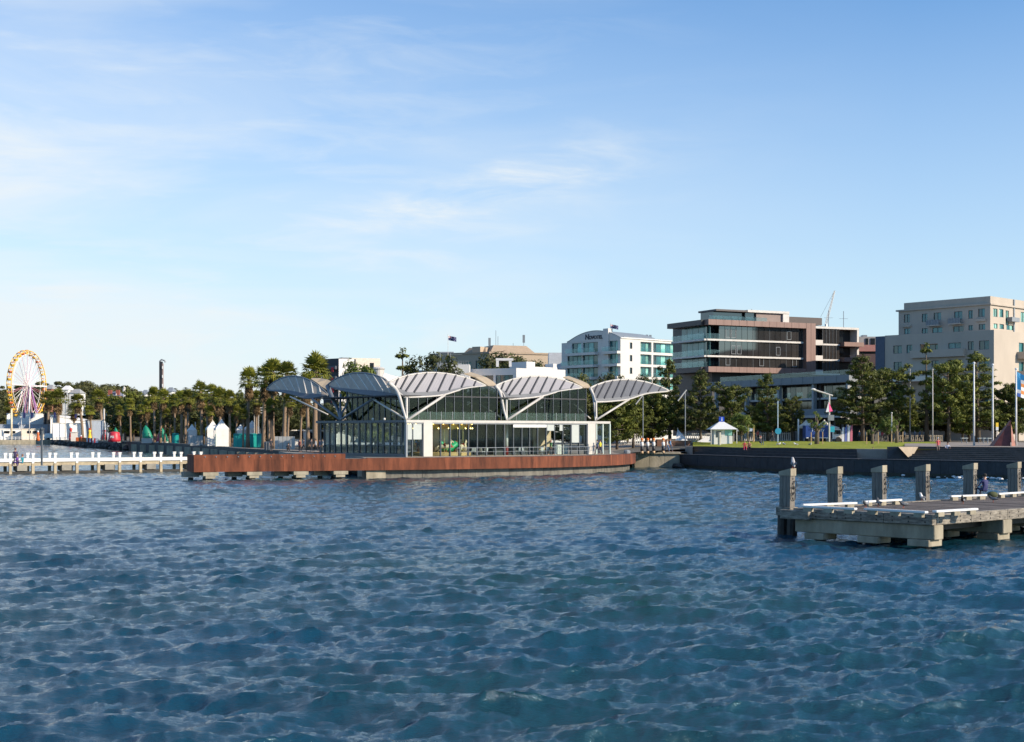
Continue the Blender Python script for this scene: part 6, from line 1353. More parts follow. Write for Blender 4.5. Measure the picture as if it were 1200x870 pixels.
# rusted planter walls right of the painted figures
for (p0, p1, y0, y1, D, lb) in ((786, 811, 517, 523.5, 209, 'low rust brown planter wall behind the painted figures'), (770, 785.5, 515.5, 524, 213, 'dark brown low wall behind the two walking people')):
    a, c = P(p0, y1, D), P(p1, y1, D); t = thing('planter_wall', lb, 'low wall', (a.x, a.y, a.z)); b = MB(); zt = P(p0, y0, D).z
    b.hexa([(a.x, a.y, 2.2), (c.x - 1.2, c.y, 2.2), (c.x - .4, c.y + 1.5, 2.2), (a.x, a.y + 1.5, 2.2), (a.x, a.y, zt), (c.x, c.y, zt), (c.x, c.y + 1.5, zt), (a.x, a.y + 1.5, zt)]); b.build('wall_body', mat('brown_wall', (.20, .10, .06), .8), t); b = MB(); b.box(a.x - .05, c.x + .05, a.y - .05, a.y + 1.55, zt + .002, zt + .07); b.build('coping', mat('sandstone', (.36, .29, .21), .85), t)
# white fences behind the plaza
def fence(p0, p1, D, zb, h, lb, m=WHITE, n=None):
    a, c = P(p0, 0, D), P(p1, 0, D); t = thing('picket_fence', lb, 'fence', (a.x, D, zb)); n = n or int((c.x - a.x) / .28)
    b = MB(); b.box(a.x, c.x, D - .04, D - .001, zb + h - .2, zb + h - .1); b.build('rail', m, t); b = MB(); b.box(a.x, c.x, D - .04, D - .001, zb + .15, zb + .25); b.build('rail', m, t)
    for i in range(n): x = a.x + (c.x - a.x) * i / max(1, n - 1); b = MB(); b.box(x - .06, x + .06, D, D + .03, zb, zb + h); b.build('picket', m, t)
fence(722, 752, 214, 2.85, 1.5, 'white picket fence between the pavilion screens and the pines'); fence(800, 832, 222, 3.1, 1.5, 'white fence left of the kiosk, below the dark pine'); fence(866, 926, 219, 3.3, 1.4, 'white fence running behind the lawn right of the kiosk')
fence(1044, 1104, 222, 3.3, 1.0, 'low pale fence along the back of the lawn under the right hand pines', mat('pale_timber', (.42, .36, .28), .8))
# sail roofs left of the kiosk
for px, y0, lb in ((800, 503, 'small slanting white sail canopy behind the plaza'), (826, 511, 'low white slanting sail next to the kiosk')):
    D = 213; a, c, e = P(px - 9, 518, D), P(px + 8, 519, D), P(px - 4 if px < 810 else px + 6, y0, D); t = thing('shade_sail', lb, 'shade sail', (a.x, D, a.z)); b = MB(); b.slab([a, c, e + Vector((0, 2, 0))], .06); b.build('sail', FWHITE, t); b = MB(); b.tube([(e.x, e.y + 2, 2.9), e + Vector((0, 2, .2))], .07, 6); b.build('mast', STEELW, t)
# kiosk
kc = atD(846, 201, 3.12); kio = thing('kiosk', 'white kiosk with a pyramid roof and a small blue sign cube on top', 'kiosk', kc); s_ = 1.3
b = MB(); b.box(kc.x - s_, kc.x + .2, kc.y - s_, kc.y + s_, kc.z - .2, kc.z + 2.05); b.build('cabin', WHITE, kio); b = MB(); b.box(kc.x + .2, kc.x + s_, kc.y - s_ + .001, kc.y + s_, kc.z - .2, kc.z + 1.1); b.build('counter_wall', WHITE, kio)
b = MB(); b.box(kc.x + .25, kc.x + s_ - .05, kc.y - s_ + .05, kc.y - s_ + .1, kc.z + 1.15, kc.z + 2.0); b.build('serving_window', TGLL, kio); b = MB(); b.box(kc.x - s_ + .3, kc.x - .3, kc.y - s_ - .04, kc.y - s_ - .002, kc.z + .9, kc.z + 1.8); b.build('window', DGL, kio)
b = MB(); r_ = 1.95; zt = kc.z + 2.02; ap = (kc.x - .1, kc.y, kc.z + 3.3); q = [(kc.x - r_, kc.y - r_, zt), (kc.x + r_, kc.y - r_, zt), (kc.x + r_, kc.y + r_, zt), (kc.x - r_, kc.y + r_, zt)]; b.add(q + [ap], [(0, 1, 4), (1, 2, 4), (2, 3, 4), (3, 0, 4), (3, 2, 1, 0)]); b.build('pyramid_roof', WHITE, kio)
SBLUE = mat('sign_blue', (.01, .06, .45), .4); b = MB(); b.box(kc.x - .42, kc.x + .28, kc.y - .35, kc.y + .35, kc.z + 3.1, kc.z + 3.8); b.build('sign_cube', SBLUE, kio); text_mesh('i', .75, FWHITE, kio, (kc.x - .14, kc.y - .36, kc.z + 3.2), (1, 0), .01, 'sign_letter', .02)
for dx in (-1.8, 1.8): b = MB(); b.tube([(kc.x + dx, kc.y - 1.8, kc.z - .2), (kc.x + dx, kc.y - 1.8, zt)], .07, 6); b.build('post', STEELW, kio)
b = MB(); c = atD(843, 196, 3.0); b.tube([(c.x, c.y, 2.9), (c.x, c.y, 4.7)], .22, 10); setp(b.build('round_bin', mat('bin_metal', (.4, .38, .32), .5)), 'slim grey round post bin in front of the kiosk', 'bin')
# people on the lawn and steps
def zl(D): return interp([(165, 2.78), (178, 2.9), (190, 3.0), (215, 3.4)], D)
person('sit', atD(872.5, 179.0, 2.45), R(180), (.40, .06, .05), (.55, .03, .10), (.03, .02, .02), 'person seated on the steps in a red top and bright pink trousers'); person('sit', atD(878, 179.3, 2.45), R(170), (.35, .15, .10), (.03, .03, .04), (.03, .02, .02), 'person seated on the steps beside the one in pink trousers')
person('sit', atD(891, 187, 2.98), R(200), (.04, .04, .05), (.05, .08, .14), (.35, .02, .02), 'person sitting alone on the lawn in black with a red cap')
person('stand', atD(1023.2, 162.5, 1.82), R(180), (.02, .35, .38), (.12, .2, .3), (.1, .06, .03), 'small child in a turquoise top before the granite wall', h=.68)
zst = 1.79 + .19 * 3; person('stand', atD(1099.3, 156.2, zst + .02), R(190), (.55, .10, .10), (.20, .15, .14), (.6, .58, .55), 'person in a coral shirt and pale cap standing on the steps'); person('sit', atD(1110.5, 156.6, zst + .03), R(170), (.50, .52, .62), (.45, .5, .55), (.06, .03, .02), 'person in pale clothes sitting on the steps next to the coral shirt')
kn = G(1155, 583.2, PZ); person('sit', (kn.x, kn.y, PZ - .02), R(25), (.030, .035, .12), (.02, .022, .035), (.015, .012, .01), 'person in a navy shirt sitting on the pier edge beside the white kerb rail', h=1.0)
bg_ = MB(); c = G(1163, 583.6, PZ); bg_.ball((c.x, c.y, PZ + .16), .26, (1.1, .8, .65)); bk = bg_.build('shoulder_bag', mat('olive_canvas', (.07, .08, .035), .9), smooth=True); setp(bk, 'dark olive bag on the deck next to the person in navy', 'bag')
# crowd under the pines
cr_ = [(1007, (.06, .12, .2)), (1014, (.35, .35, .33)), (1031, (.6, .58, .55)), (1034, (.6, .08, .10)), (1041, (.12, .14, .2)), (1044, (.5, .15, .2)), (1060, (.55, .52, .5)), (1066, (.06, .06, .08)), (1072, (.4, .4, .45)), (1078, (.1, .2, .35)), (1084, (.5, .48, .5)), (905, (.1, .1, .12)), (888, (.5, .1, .08))]
nm = {0: 'navy', 1: 'grey', 2: 'white', 3: 'red', 4: 'dark blue', 5: 'pink', 6: 'cream', 7: 'black', 8: 'light grey', 9: 'mid blue', 10: 'pale lilac', 11: 'charcoal', 12: 'brick red'}
for i, (px, c) in enumerate(cr_): person(('stand', 'walk')[i % 2], atD(px, 214 + (i % 3) * 2, 3.35), R(rnd.uniform(0, 360)), c, (.04 + .05 * (i % 3),) * 3, (.04, .03, .02), 'person in a %s top standing in the shade %s' % (nm[i], 'of the right hand pines' if px > 950 else 'behind the lawn'), 'people in the shade of the pines')
for i, (px, D, c) in enumerate(((317.5, 196, (.03, .03, .035)), (338, 186, (.04, .03, .03)), (351, 182, (.3, .08, .08)), (356, 184, (.05, .05, .06)), (365, 182, (.03, .03, .04)), (370, 184, (.35, .38, .42)), (375, 181, (.03, .10, .3)), (378, 183, (.4, .4, .4)), (118.5, 376, (.05, .06, .15)), (124.5, 375, (.25, .14, .06)))):
    person('sit' if i == 1 else ('stand', 'walk')[i % 2], atD(px, D, 2.12 if px > 300 else 2.2), R(rnd.uniform(0, 360)), c, (.03, .03, .035), (.04, .03, .02), ['dark clothed person walking between the palms beside the seawall', 'person crouching at the left end of the pavilion glass', 'person in a dull red top left of the pavilion', 'person in black next to the dull red top', 'person in black at the corner of the pavilion glass', 'person in light grey against the pavilion glass', 'person in royal blue touching the pavilion corner', 'person in a pale shirt behind the royal blue one', 'person in navy left of the red buoy cone', 'person in brown left of the red buoy cone'][i], 'people left of the pavilion' if px > 300 else 'people by the red cone')
# gulls and pigeons
def bird(at, rz, body, lb, grp, s_=1.0, up_=False):
    r_ = thing('bird', lb, 'bird', at, grp, rz); r_.scale = (s_, s_, s_); b = MB()
    pth = [(-.24, 0, .15), (-.12, 0, .16), (0, 0, .17), (.10, 0, .21), (.15, 0, .27), (.19, 0, .30)] if not up_ else [(-.14, 0, .05), (-.07, 0, .13), (0, 0, .21), (.04, 0, .31), (.05, 0, .38), (.09, 0, .39)]
    b.tube(pth, [.012, .055, .08, .065, .042, .03], 8); b.tube([pth[-1], (pth[-1][0] + .06, 0, pth[-1][2] - .01)], [.012, .004], 5)
    def bl(mb, name, m): 
        me = bpy.data.meshes.new(name); me.from_pydata(mb.v, [], mb.f); me.materials.append(m); o = bpy.data.objects.new(name, me); col.objects.link(o); o.parent = r_
    bl(b, 'body', body)
    for y in (-.03, .03): b = MB(); b.tube([(0, y, .12), (.01, y, 0)], .008, 4); b.tube([(-.02, y, .004), (.05, y, .004)], .008, 4); bl(b, 'leg', mat('bird_leg', (.4, .1, .05), .6))
    for y in (-1, 1): b = MB(); b.ball((-.05, y * .065, .185), .11, (1.4, .25, .5), 6, 5); bl(b, 'wing', mat('bird_wing', (.16, .17, .19), .7))
GULL = FWHITE; PIG = mat('pigeon_grey', (.07, .075, .085), .6)
bt0 = P(929.5, 0, 64.4); bird((bt0.x, bt0.y, ZT - .01), R(100), mat('gull_grey', (.4, .38, .38), .6), 'grey gull perched on the leftmost pier bollard', 'gulls', 1.25, True)
for i, (px, py, m, up_, lb) in enumerate(((1080, 587.2, GULL, True, 'white gull on the deck at the foot of the fourth bollard'), (1014.5, 594.6, PIG, False, 'pigeon walking by the near rail at the left of the pier'), (1029, 593.5, PIG, True, 'dark pigeon standing beyond the near rail'), (1059, 595.2, PIG, False, 'pigeon feeding at the middle of the pier near the front rail'), (1128, 590.6, mat('crow_black', (.012, .012, .014), .5), True, 'black bird standing alone on the open pier deck'), (1164, 588.5, PIG, False, 'pigeon on the deck right of the person in navy'))):
    c = G(px, py, PZ); bird((c.x, c.y, PZ - .01), R(rnd.uniform(100, 260)), m, lb, 'birds on the pier', 1.0, up_)
for i, (px, D) in enumerate(((912.5, 183), (918.8, 184), (932.5, 182), (949.5, 181))): bird(atD(px, D, zl(D)), R(90 * i + 20), GULL, 'white gull on the lawn edge, %s from the left' % ORD[i], 'gulls on the lawn', 1.5)
# wooden bench-like sculptures and posts on the lawn
for px, D, h, lb in ((876.5, 210, 2.6, 'short timber post left of the brown one behind the lawn'), (883, 210, 2.5, 'short brown timber post behind the lawn'), (935.5, 212, 3.4, 'white hooded post lamp left of the blue trailer')):
    c = atD(px, D, 3.3); b = MB(); b.tube([(c.x, c.y, 3.1), (c.x, c.y, 3.3 + h)], .13, 8); setp(b.build('post', mat('stake_wood', (.45, .30, .16), .8) if h < 3 else FWHITE), lb, 'post')
# blue trailer with lettering and its truck
tr0 = atD(944.2, 207, 3.3); W_ = 3.65; ttr = thing('box_truck', 'blue box truck with pale lettering parked behind the lawn', 'truck', tr0); TB = mat('truck_blue', (.01, .045, .22), .5)
b = MB(); b.box(tr0.x, tr0.x + W_, tr0.y, tr0.y + 2.2, tr0.z + .55, tr0.z + 2.42); b.build('box_body', TB, ttr); text_mesh('Thrifty', .72, mat('letter_white', (.7, .74, .78), .5), ttr, (tr0.x + .75, tr0.y - .012, tr0.z + 1.55), (1, 0), .006, 'lettering')
b = MB(); b.box(tr0.x + .1, tr0.x + W_ - .1, tr0.y - .02, tr0.y - .002, tr0.z + .56, tr0.z + .68); b.build('lower_trim', FWHITE, ttr)
cx = tr0.x + W_ + .25; b = MB(); b.hexa([(cx, tr0.y + .1, tr0.z + .45), (cx + 1.75, tr0.y + .1, tr0.z + .45), (cx + 1.75, tr0.y + 2, tr0.z + .45), (cx, tr0.y + 2, tr0.z + .45), (cx, tr0.y + .1, tr0.z + 1.9), (cx + 1.2, tr0.y + .1, tr0.z + 1.9), (cx + 1.2, tr0.y + 2, tr0.z + 1.9), (cx, tr0.y + 2, tr0.z + 1.9)]); b.build('cab', WHITE, ttr); b = MB(); b.box(cx + .25, cx + 1.2, tr0.y + .08, tr0.y + .099, tr0.z + 1.15, tr0.z + 1.75); b.build('side_window', DGL, ttr)
for dx in (.7, W_ + 1.1): b = MB(); b.tube([(tr0.x + dx, tr0.y - .02, tr0.z + .38), (tr0.x + dx, tr0.y + .25, tr0.z + .38)], .38, 14); w_ = b.build('wheel', BLACK, ttr)
bn = atD(986.5, 206, 3.3); b = MB(); 
t = thing('banner_stand', 'white and pink feather banner group right of the blue truck', 'banner', bn)
for k in range(4): b = MB(); x = bn.x + .4 * k; b.slab([(x, bn.y, 3.3), (x + .34, bn.y, 3.3), (x + .36, bn.y, 5.5 + .12 * k), (x + .05, bn.y, 5.4)], .04); b.build('banner_panel', [FWHITE, mat('banner_blue', (.12, .16, .4), .7), FWHITE, mat('banner_pink', (.55, .15, .2), .7)][k], t)
b = MB(); c = atD(983, 196, 3.12); b.box(c.x - .5, c.x + .5, c.y, c.y + .5, 3.1, 3.32); setp(b.build('cyan_box', mat('cyan_plastic', (.02, .35, .45), .5)), 'small cyan box lying on the lawn by the blue truck', 'box')
# market umbrellas / tents behind the truck
def umbrella(px, ytop, yb, D, w, lb, grp='white peaked market umbrellas', m=None, legs=True, wall=0, cat='tent'):
    c = P(px, ytop, D); zb = ground_z(c.x, D); ze = P(px, yb, D).z; t = thing('market_tent', lb, cat, (c.x, D, zb), grp); m = m or mat('tent_cloth', (.74, .68, .58), .7)
    b = MB(); n = 8; prof = [(w, ze), (w * .52, ze + (c.z - ze) * .38), (w * .18, ze + (c.z - ze) * .78), (.03, c.z)]; vs = []; fs = []
    for r_, z in prof:
        for k in range(4): a = math.pi / 4 + k * math.pi / 2 + .35; vs.append((c.x + r_ * 1.25 * math.cos(a), D + r_ * 1.25 * math.sin(a), z))
    for i in range(3):
        for k in range(4): k2 = (k + 1) % 4; fs.append((i * 4 + k, i * 4 + k2, i * 4 + 4 + k2, i * 4 + 4 + k))
    b.add(vs, fs); 
    val = [(v[0], v[1], v[2] - .35) for v in vs[:4]]; b.add(vs[:4] + val, [(k, (k + 1) % 4, 4 + (k + 1) % 4, 4 + k) for k in range(4)]); b.build('peaked_roof', m, t)
    for k in range(4): b = MB(); v = vs[k]; b.tube([(v[0], v[1], zb), (v[0], v[1], v[2])], .06, 5); b.build('leg', STEELW, t)
    if wall:
        for k in (2, 3): b = MB(); a, c2 = vs[k], vs[(k + 1) % 4]; b.slab([(a[0], a[1], zb), (c2[0], c2[1], zb), (c2[0], c2[1], ze), (a[0], a[1], ze)], .05); b.build('side_wall', m, t)
umbrella(945, 492, 499.5, 214, 1.0, 'white peaked market umbrella left behind the blue truck'); umbrella(966, 492, 499.5, 213, 1.0, 'white peaked market umbrella behind the middle of the blue truck'); umbrella(972, 497, 501, 217, 1.2, 'lower white umbrella tucked behind the other two by the blue truck')
umbrella(865, 495, 503, 214, 1.9, 'pale blue shaded canopy right of the kiosk', m=mat('pale_blue_cloth', (.3, .38, .5), .7))
# sculptural light mast with a cantilever arm and bunting sail
lm = atD(971.7, 205, 3.3); t = thing('light_mast', 'white light mast with a slanting arm and a pink sail', 'light mast', lm); ztm = P(971.7, 463, 205).z
b = MB(); b.tube([(lm.x, lm.y, 3.0), (lm.x, lm.y, ztm)], .14, 8); b.build('pole', STEELW, t); b = MB(); b.tube([P(952.5, 456.5, 205), P(975.8, 464, 205)], .13, 7); b.build('arm', STEELW, t); b = MB(); b.ball(P(953, 456.4, 205), .24, (1.5, 1, .6)); b.build('lamp_head', FWHITE, t)
b = MB(); a = P(971, 471, 204.8); b.slab([a, P(967.8, 483.2, 204.6), P(971.6, 483, 204.6)], .04); b.build('sail', FWHITE, t); b = MB(); b.slab([a, P(971.7, 483, 204.6), P(975.8, 482, 204.9)], .04); b.build('sail', mat('magenta_cloth', (.50, .03, .15), .7), t); b = MB(); b.slab([P(972.8, 500, 204.5), P(978, 500, 204.5), P(978, 506.5, 204.5), P(972.8, 506.5, 204.5)], .06); b.build('cyan_panel', mat('cyan_plastic', (.02, .35, .45), .5), t)
b = MB(); c = P(973, 489, 204.8); b.box(c.x - .35, c.x + .5, c.y - .2, c.y + .2, c.z - .5, c.z + .3); b.build('speaker_box', STEELM, t)
# light masts near the hotel
for px, y0, lb in ((803, 458, 'grey light mast with an inclined brace right of the tall pine'), (753.5, 462, 'slim grey light mast behind the right canopy')):
    c = atD(px, 204, 2.7); t = thing('light_mast', lb, 'light mast', c); b = MB(); b.tube([c, (c.x, c.y, P(px, y0, 204).z)], .07, 7); b.build('pole', STEELM, t); b = MB(); b.tube([P(px + 1.5, y0 - 1, 204), P(px - 8.5, y0 + 12, 204)], .1, 6); b.build('brace', STEELW, t)
# two thin street poles with blue discs
for px, lb in ((911.5, 'thin white pole with a blue disc left of the trailer trees'),):
    c = atD(px, 203, 3.25); t = thing('sign_pole', lb, 'sign pole', c); b = MB(); b.tube([c, (c.x, c.y, P(px, 470, 203).z)], .07, 7); b.build('pole', mat('pale_blue_pole', (.4, .5, .6), .5), t); b = MB(); d = P(912, 505.5, 202.8); b.tube([d, d + Vector((0, .08, 0))], .45, 14); b.build('disc', mat('cyan_disc', (.02, .25, .4), .5), t)
# flagpoles and the big banner flag
for i, (px, yt, D, lb) in enumerate(((1141.4, 427, 163, 'tall bare white flagpole, left one of the two empty poles'), (1163.4, 429, 165, 'tall bare white flagpole, right one of the two empty poles'), (1190.8, 434, 163, 'tall flagpole carrying the blue and red flag at the right edge'), (1045, 485, 190, 'short thin grey pole on the lawn'), (1093, 434, 206, 'white mast rising among the pines above the lawn'), (1066.5, 434, 214, 'bare pale pole beside the snag topped pine'))):
    c = atD(px, D, gh(px, D)); flag_pole('flagpole', lb, (c.x, c.y, 2.9), P(px, yt, D).z - 2.9, .12 if i < 3 else .09, m=FWHITE if i < 3 else STEELW)
fg = thing('flag', 'large blue, red and white patterned flag hanging at the right edge', 'flag', P(1192, 436, 163)); u0 = P(1191.8, 436, 163)
cols = [mat('sky_blue_cloth', (.04, .28, .55), .7), mat('scarlet_cloth', (.5, .03, .03), .7), FWHITE, mat('royal_cloth', (.03, .1, .4), .7), mat('orange_cloth', (.6, .22, .05), .7)]
pat = [[0, 0, 0, 3], [0, 0, 3, 3], [0, 2, 1, 1], [0, 4, 1, 1], [0, 2, 1, 3], [2, 4, 2, 3], [3, 2, 3, 3]]
for r_ in range(7):
    for c_ in range(4):
        f_ = lambda x, z: u0 + Vector((x * .42 + .0, .12 * math.sin(x * 1.9 + z * .6), -z * .40 - .06 * x * x * (1 if z < 1 else .2) - .10 * x))
        b = MB(); b.slab([f_(c_, r_ + 1), f_(c_ + 1, r_ + 1), f_(c_ + 1, r_), f_(c_, r_)], .025); b.build('cloth_patch', cols[pat[r_][c_]], fg)
# red pyramid sculpture, sign and benches
SC = mat('red_sculpture_metal', (.13, .035, .028), .6, var=.3, scale=1.5); a = P(1163, 524.5, 160); c_ = P(1184, 524.5, 159); d_ = P(1191, 524.5, 162); tp = P(1184.5, 493, 161)
t = thing('pyramid_sculpture', 'tall dark red faceted metal pyramid on the terrace before the flagpole', 'sculpture', (a.x, a.y, 3.1)); bk = Vector((1.2, 5, 0))
b = MB(); b.add([a, c_, c_ + bk, a + bk, tp, tp + Vector((0, .5, 0))], [(0, 1, 4), (1, 2, 5, 4), (2, 3, 5), (3, 0, 4, 5), (3, 2, 1, 0)]); b.build('left_face', SC, t); e = Vector((.05, -.02, 0))
b = MB(); b.add([P(1185.5, 524.5, 158.7), P(1190.5, 524.5, 160), P(1184.9, 497, 160.6), P(1187, 524.5, 161)], [(0, 1, 2), (1, 3, 2), (3, 0, 2), (0, 3, 1)]); b.build('right_fin', mat('pale_red_metal', (.30, .13, .09), .6, var=.2), t)  # right fin in a paler red than the left face
sg = atD(1168.4, 170, 3.15); t = thing('yellow_sign', 'small yellow and white sign on a thin post near the red pyramid', 'sign', sg); b = MB(); b.tube([sg, (sg.x, sg.y, P(1168, 505, 170).z)], .05, 6); b.build('post', STEELM, t); p1, p2 = P(1167, 495.5, 169.9), P(1170, 500.5, 169.9); b = MB(); b.box(p1.x, p2.x, p1.y - .04, p1.y, p2.z, p1.z); b.build('yellow_panel', YEL, t); p1, p2 = P(1167, 500.6, 169.9), P(1170, 504.5, 169.9); b = MB(); b.box(p1.x, p2.x, p1.y - .04, p1.y, p2.z, p1.z); b.build('white_panel', FWHITE, t)
for i, px in enumerate((1130, 1150, 1155, 1160)):
    c = atD(px, 185 - i, 3.2); t = thing('park_table', 'pale steel park seat on the terrace, %s from the left' % ORD[i], 'table', c, 'pale park tables on the terrace'); b = MB(); b.box(c.x - .4, c.x + .4, c.y - .35, c.y + .35, c.z + .72, c.z + .80); b.build('table_top', mat('pale_table', (.5, .55, .52), .5), t)
    for dx in (-.32, .32): b = MB(); b.tube([(c.x + dx, c.y, c.z - .1), (c.x + dx, c.y, c.z + .72)], .05, 6); b.build('leg', STEELM, t)
# ------------------------------------------------------------------ left shore: fairground
FW = mat('fair_white', (.76, .74, .70), .6, var=.08)
wx = P(31.5, 452, 612); whl = thing('ferris_wheel', 'tall ferris wheel with yellow gondolas and pink and white spokes', 'ferris wheel', (wx.x, wx.y, 1.8)); RW = 14.9; wd_ = Vector((.17, .985, 0)); wn2 = Vector((.985, -.17, 0)); hub = wx
WST = mat('wheel_white', (.76, .72, .66), .5); YG = mat('gondola_yellow', (.80, .42, .02), .5); OG = mat('gondola_orange', (.62, .14, .03), .5); PK = mat('spoke_pink', (.58, .22, .30), .6); PU = mat('leg_purple', (.34, .16, .36), .6)
def wp_(a, r_, o=0): return hub + wd_ * (math.cos(a) * r_) + Vector((0, 0, math.sin(a) * r_)) + wn2 * o
for o_ in (-1.0, 1.0):
    for r_, th in ((RW, .20), (RW - 1.4, .12)): b = MB(); b.tube([wp_(2 * math.pi * i / 48, r_, o_) for i in range(49)], th, 5); b.build('rim', mat('rim_yellow', (.75, .48, .10), .5) if r_ == RW else WST, whl)
for i in range(28):
    a = 2 * math.pi * i / 28
    for o_ in (-1.0, 1.0): b = MB(); b.tube([wp_(a, .6, o_ * .6), wp_(a + .02, RW, o_)], .075, 4); b.build('spoke', (PK if i % 3 == 0 else WST), whl)
    g0 = wp_(a, RW + .1, 0); gz = g0.z - 1.75; bc_ = MB(); bc_.lathe((g0.x, g0.y, gz), [(.5, 0), (.98, .35), (1.0, 1.0)], 8); gd = bc_.build('gondola', YG if i % 4 else OG, whl); b = MB(); b.lathe((g0.x, g0.y, gz), [(1.15, 1.75), (.7, 2.0), (.1, 2.1)], 8); b.build('gondola_roof', OG if i % 2 else YG, gd); b = MB(); b.tube([(g0.x, g0.y, gz + .5), (g0.x, g0.y, gz + 1.8)], .08, 4); b.build('gondola_post', WST, gd)
b = MB(); b.tube([hub - wn2 * 1.6, hub + wn2 * 1.6], .9, 12); b.build('hub', WST, whl)
for o_ in (-2.6, 2.6):
    for s_ in (-1, 1): b = MB(); b.tube([hub + wn2 * o_ * .6, hub + wd_ * s_ * 7 + wn2 * o_ * 1.6 + Vector((0, 0, 1.8 - hub.z))], .35, 6); b.build('support_leg', PU if s_ > 0 else WST, whl)
for k in range(5): a = -math.pi / 2 + (k - 2) * .2; b = MB(); b.tube([hub + wn2 * 1.3, wp_(a, RW - .8, 1.35)], .1, 4); b.build('light_strip', PK if k % 2 else PU, whl)
for s_ in (-1, 1): b = MB(); b.tube([hub, wp_(0 if s_ > 0 else math.pi, RW, 1.2)], .3, 6); b.build('main_arm', FW, whl)
def shed(p0, p1, y0, y1, D, dep, m, lb, cat='building', roof=None, name='fair_building', ytr=None, wins=()):
    a, c = P(p0, y1, D), P(p1, y1, D); zb = a.z if y1 < 512 else ground_z(a.x, D) ; zt = P(p0, y0, D).z; zt2 = P(p1, ytr if ytr else y0, D).z; t = thing(name, lb, cat, (a.x, D, zb)); b = MB()
    zb = ground_z(a.x, D) - .1
    D2 = D + .45 * (c.x - a.x); cz = P(p1, ytr if ytr else y0, D2); c = P(p1, y1, D2); zt2 = cz.z; k_ = D2 - D
    b.hexa([(a.x, D, zb), (c.x, D2, zb), (c.x, D2 + dep, zb), (a.x, D + dep + k_, zb), (a.x, D, zt), (c.x, D2, zt2), (c.x, D2 + dep, zt2), (a.x, D + dep + k_, zt)]); b.build('wall', m, t)
    b = MB(); b.hexa([(a.x - .2, D - .3, zt + .003), (c.x + .2, D2 - .3, zt2 + .003), (c.x + .2, D2 + dep + .2, zt2 + .003), (a.x - .2, D + dep + k_, zt + .003), (a.x - .2, D - .3, zt + .2), (c.x + .2, D2 - .3, zt2 + .2), (c.x + .2, D2 + dep + .2, zt2 + .2), (a.x - .2, D + dep + k_, zt + .2)]); b.build('roof', roof or m, t)
    for wx_, wy, ww, wh in wins: p = P(wx_, wy, D); yy = D + .45 * (p.x - a.x); b = MB(); b.obox((p.x, yy - .05), (1, .45), ww / 2, .06, p.z - wh / 2, p.z + wh / 2); b.build('window', DGL, t)
    return t
GB = mat('grey_blue_cladding', (.30, .34, .40), .6)
shed(8, 51, 485, 510, 602, 10, FW, 'tall plain white shed right beneath the ferris wheel', roof=FW); shed(0, 22, 498, 512, 596, 6, GB, 'grey shed at the far left edge below the wheel', wins=()); shed(22, 61, 498, 512, 594, 6, GB, 'long low grey blue shed in front of the tall white shed')
shed(0, 24, 503, 515, 584, 4, FW, 'small white ticket cabin at the far left with two windows', 'cabin', name='ticket_cabin', wins=((6, 506.5, 1.3, .9), (8.4, 506.5, 1.1, .9), (14, 506.5, 1.3, .9))); shed(24.5, 48, 503, 515, 582, 4, mat('fair_cream', (.70, .62, .50), .7), 'small cream ticket cabin with two windows', 'cabin', name='ticket_cabin', wins=((33, 506.4, 1.4, 1.0), (39, 506.4, 1.3, 1.0), (44.5, 507, 1, 1.8)))
shed(51, 59, 485, 510, 600, 8, DKW, 'dark open sided structure between the white sheds'); shed(59, 100, 487, 510, 590, 16, FW, 'long white shed with a roof sloping down to the right', ytr=494); shed(62, 116, 496.5, 514, 560, 10, FW, 'very long white wall of the fairground marquee', roof=FW); shed(100, 132, 493, 512, 520, 10, GB, 'pale grey shed behind the fairground fence', roof=STEELW)
shed(83, 89, 507, 514, 470, 2, STEELW, 'small light grey kiosk box near the red figure', 'box', name='equipment_box')
# houses on the hill
def house(px, y0, y1, w, D, m, rm, lb, chim=0):
    a = P(px, y1, D); zt = P(px, y0, D).z; zb = a.z - 8; hw = w / F * D / 2; t = thing('hill_house', lb, 'house', (a.x, D, a.z), 'houses on the wooded hill'); b = MB(); b.box(a.x - hw, a.x + hw, D, D + 9, zb, zt); b.build('wall', m, t)
    b = MB(); hh = 2.0; b.add([(a.x - hw - .4, D - .4, zt + .01), (a.x + hw + .4, D - .4, zt + .01), (a.x + hw + .4, D + 9.4, zt + .01), (a.x - hw - .4, D + 9.4, zt + .01), (a.x - hw * .6, D + 4, zt + hh), (a.x + hw * .6, D + 4, zt + hh)], [(0, 1, 5, 4), (1, 2, 5), (2, 3, 4, 5), (3, 0, 4), (3, 2, 1, 0)]); rf = b.build('roof', rm, t)
    for k in range(int(w / 5)): x = a.x - hw + (k + .6) * hw * 2 / max(1, int(w / 5)); b = MB(); b.box(x - .5, x + .5, D - .06, D - .004, zt - 2.6, zt - 1.2); b.build('window', DGL, t)
    for k in range(chim): x = a.x - hw * .7 + k * hw * 1.4; b = MB(); b.box(x - .8, x + .8, D + .3, D + 1.6, zt + .02, zt + 2.6); b.build('chimney', mat('red_brick', (.30, .09, .06), .8), rf)
RB = mat('red_brick', (.30, .09, .06), .8)
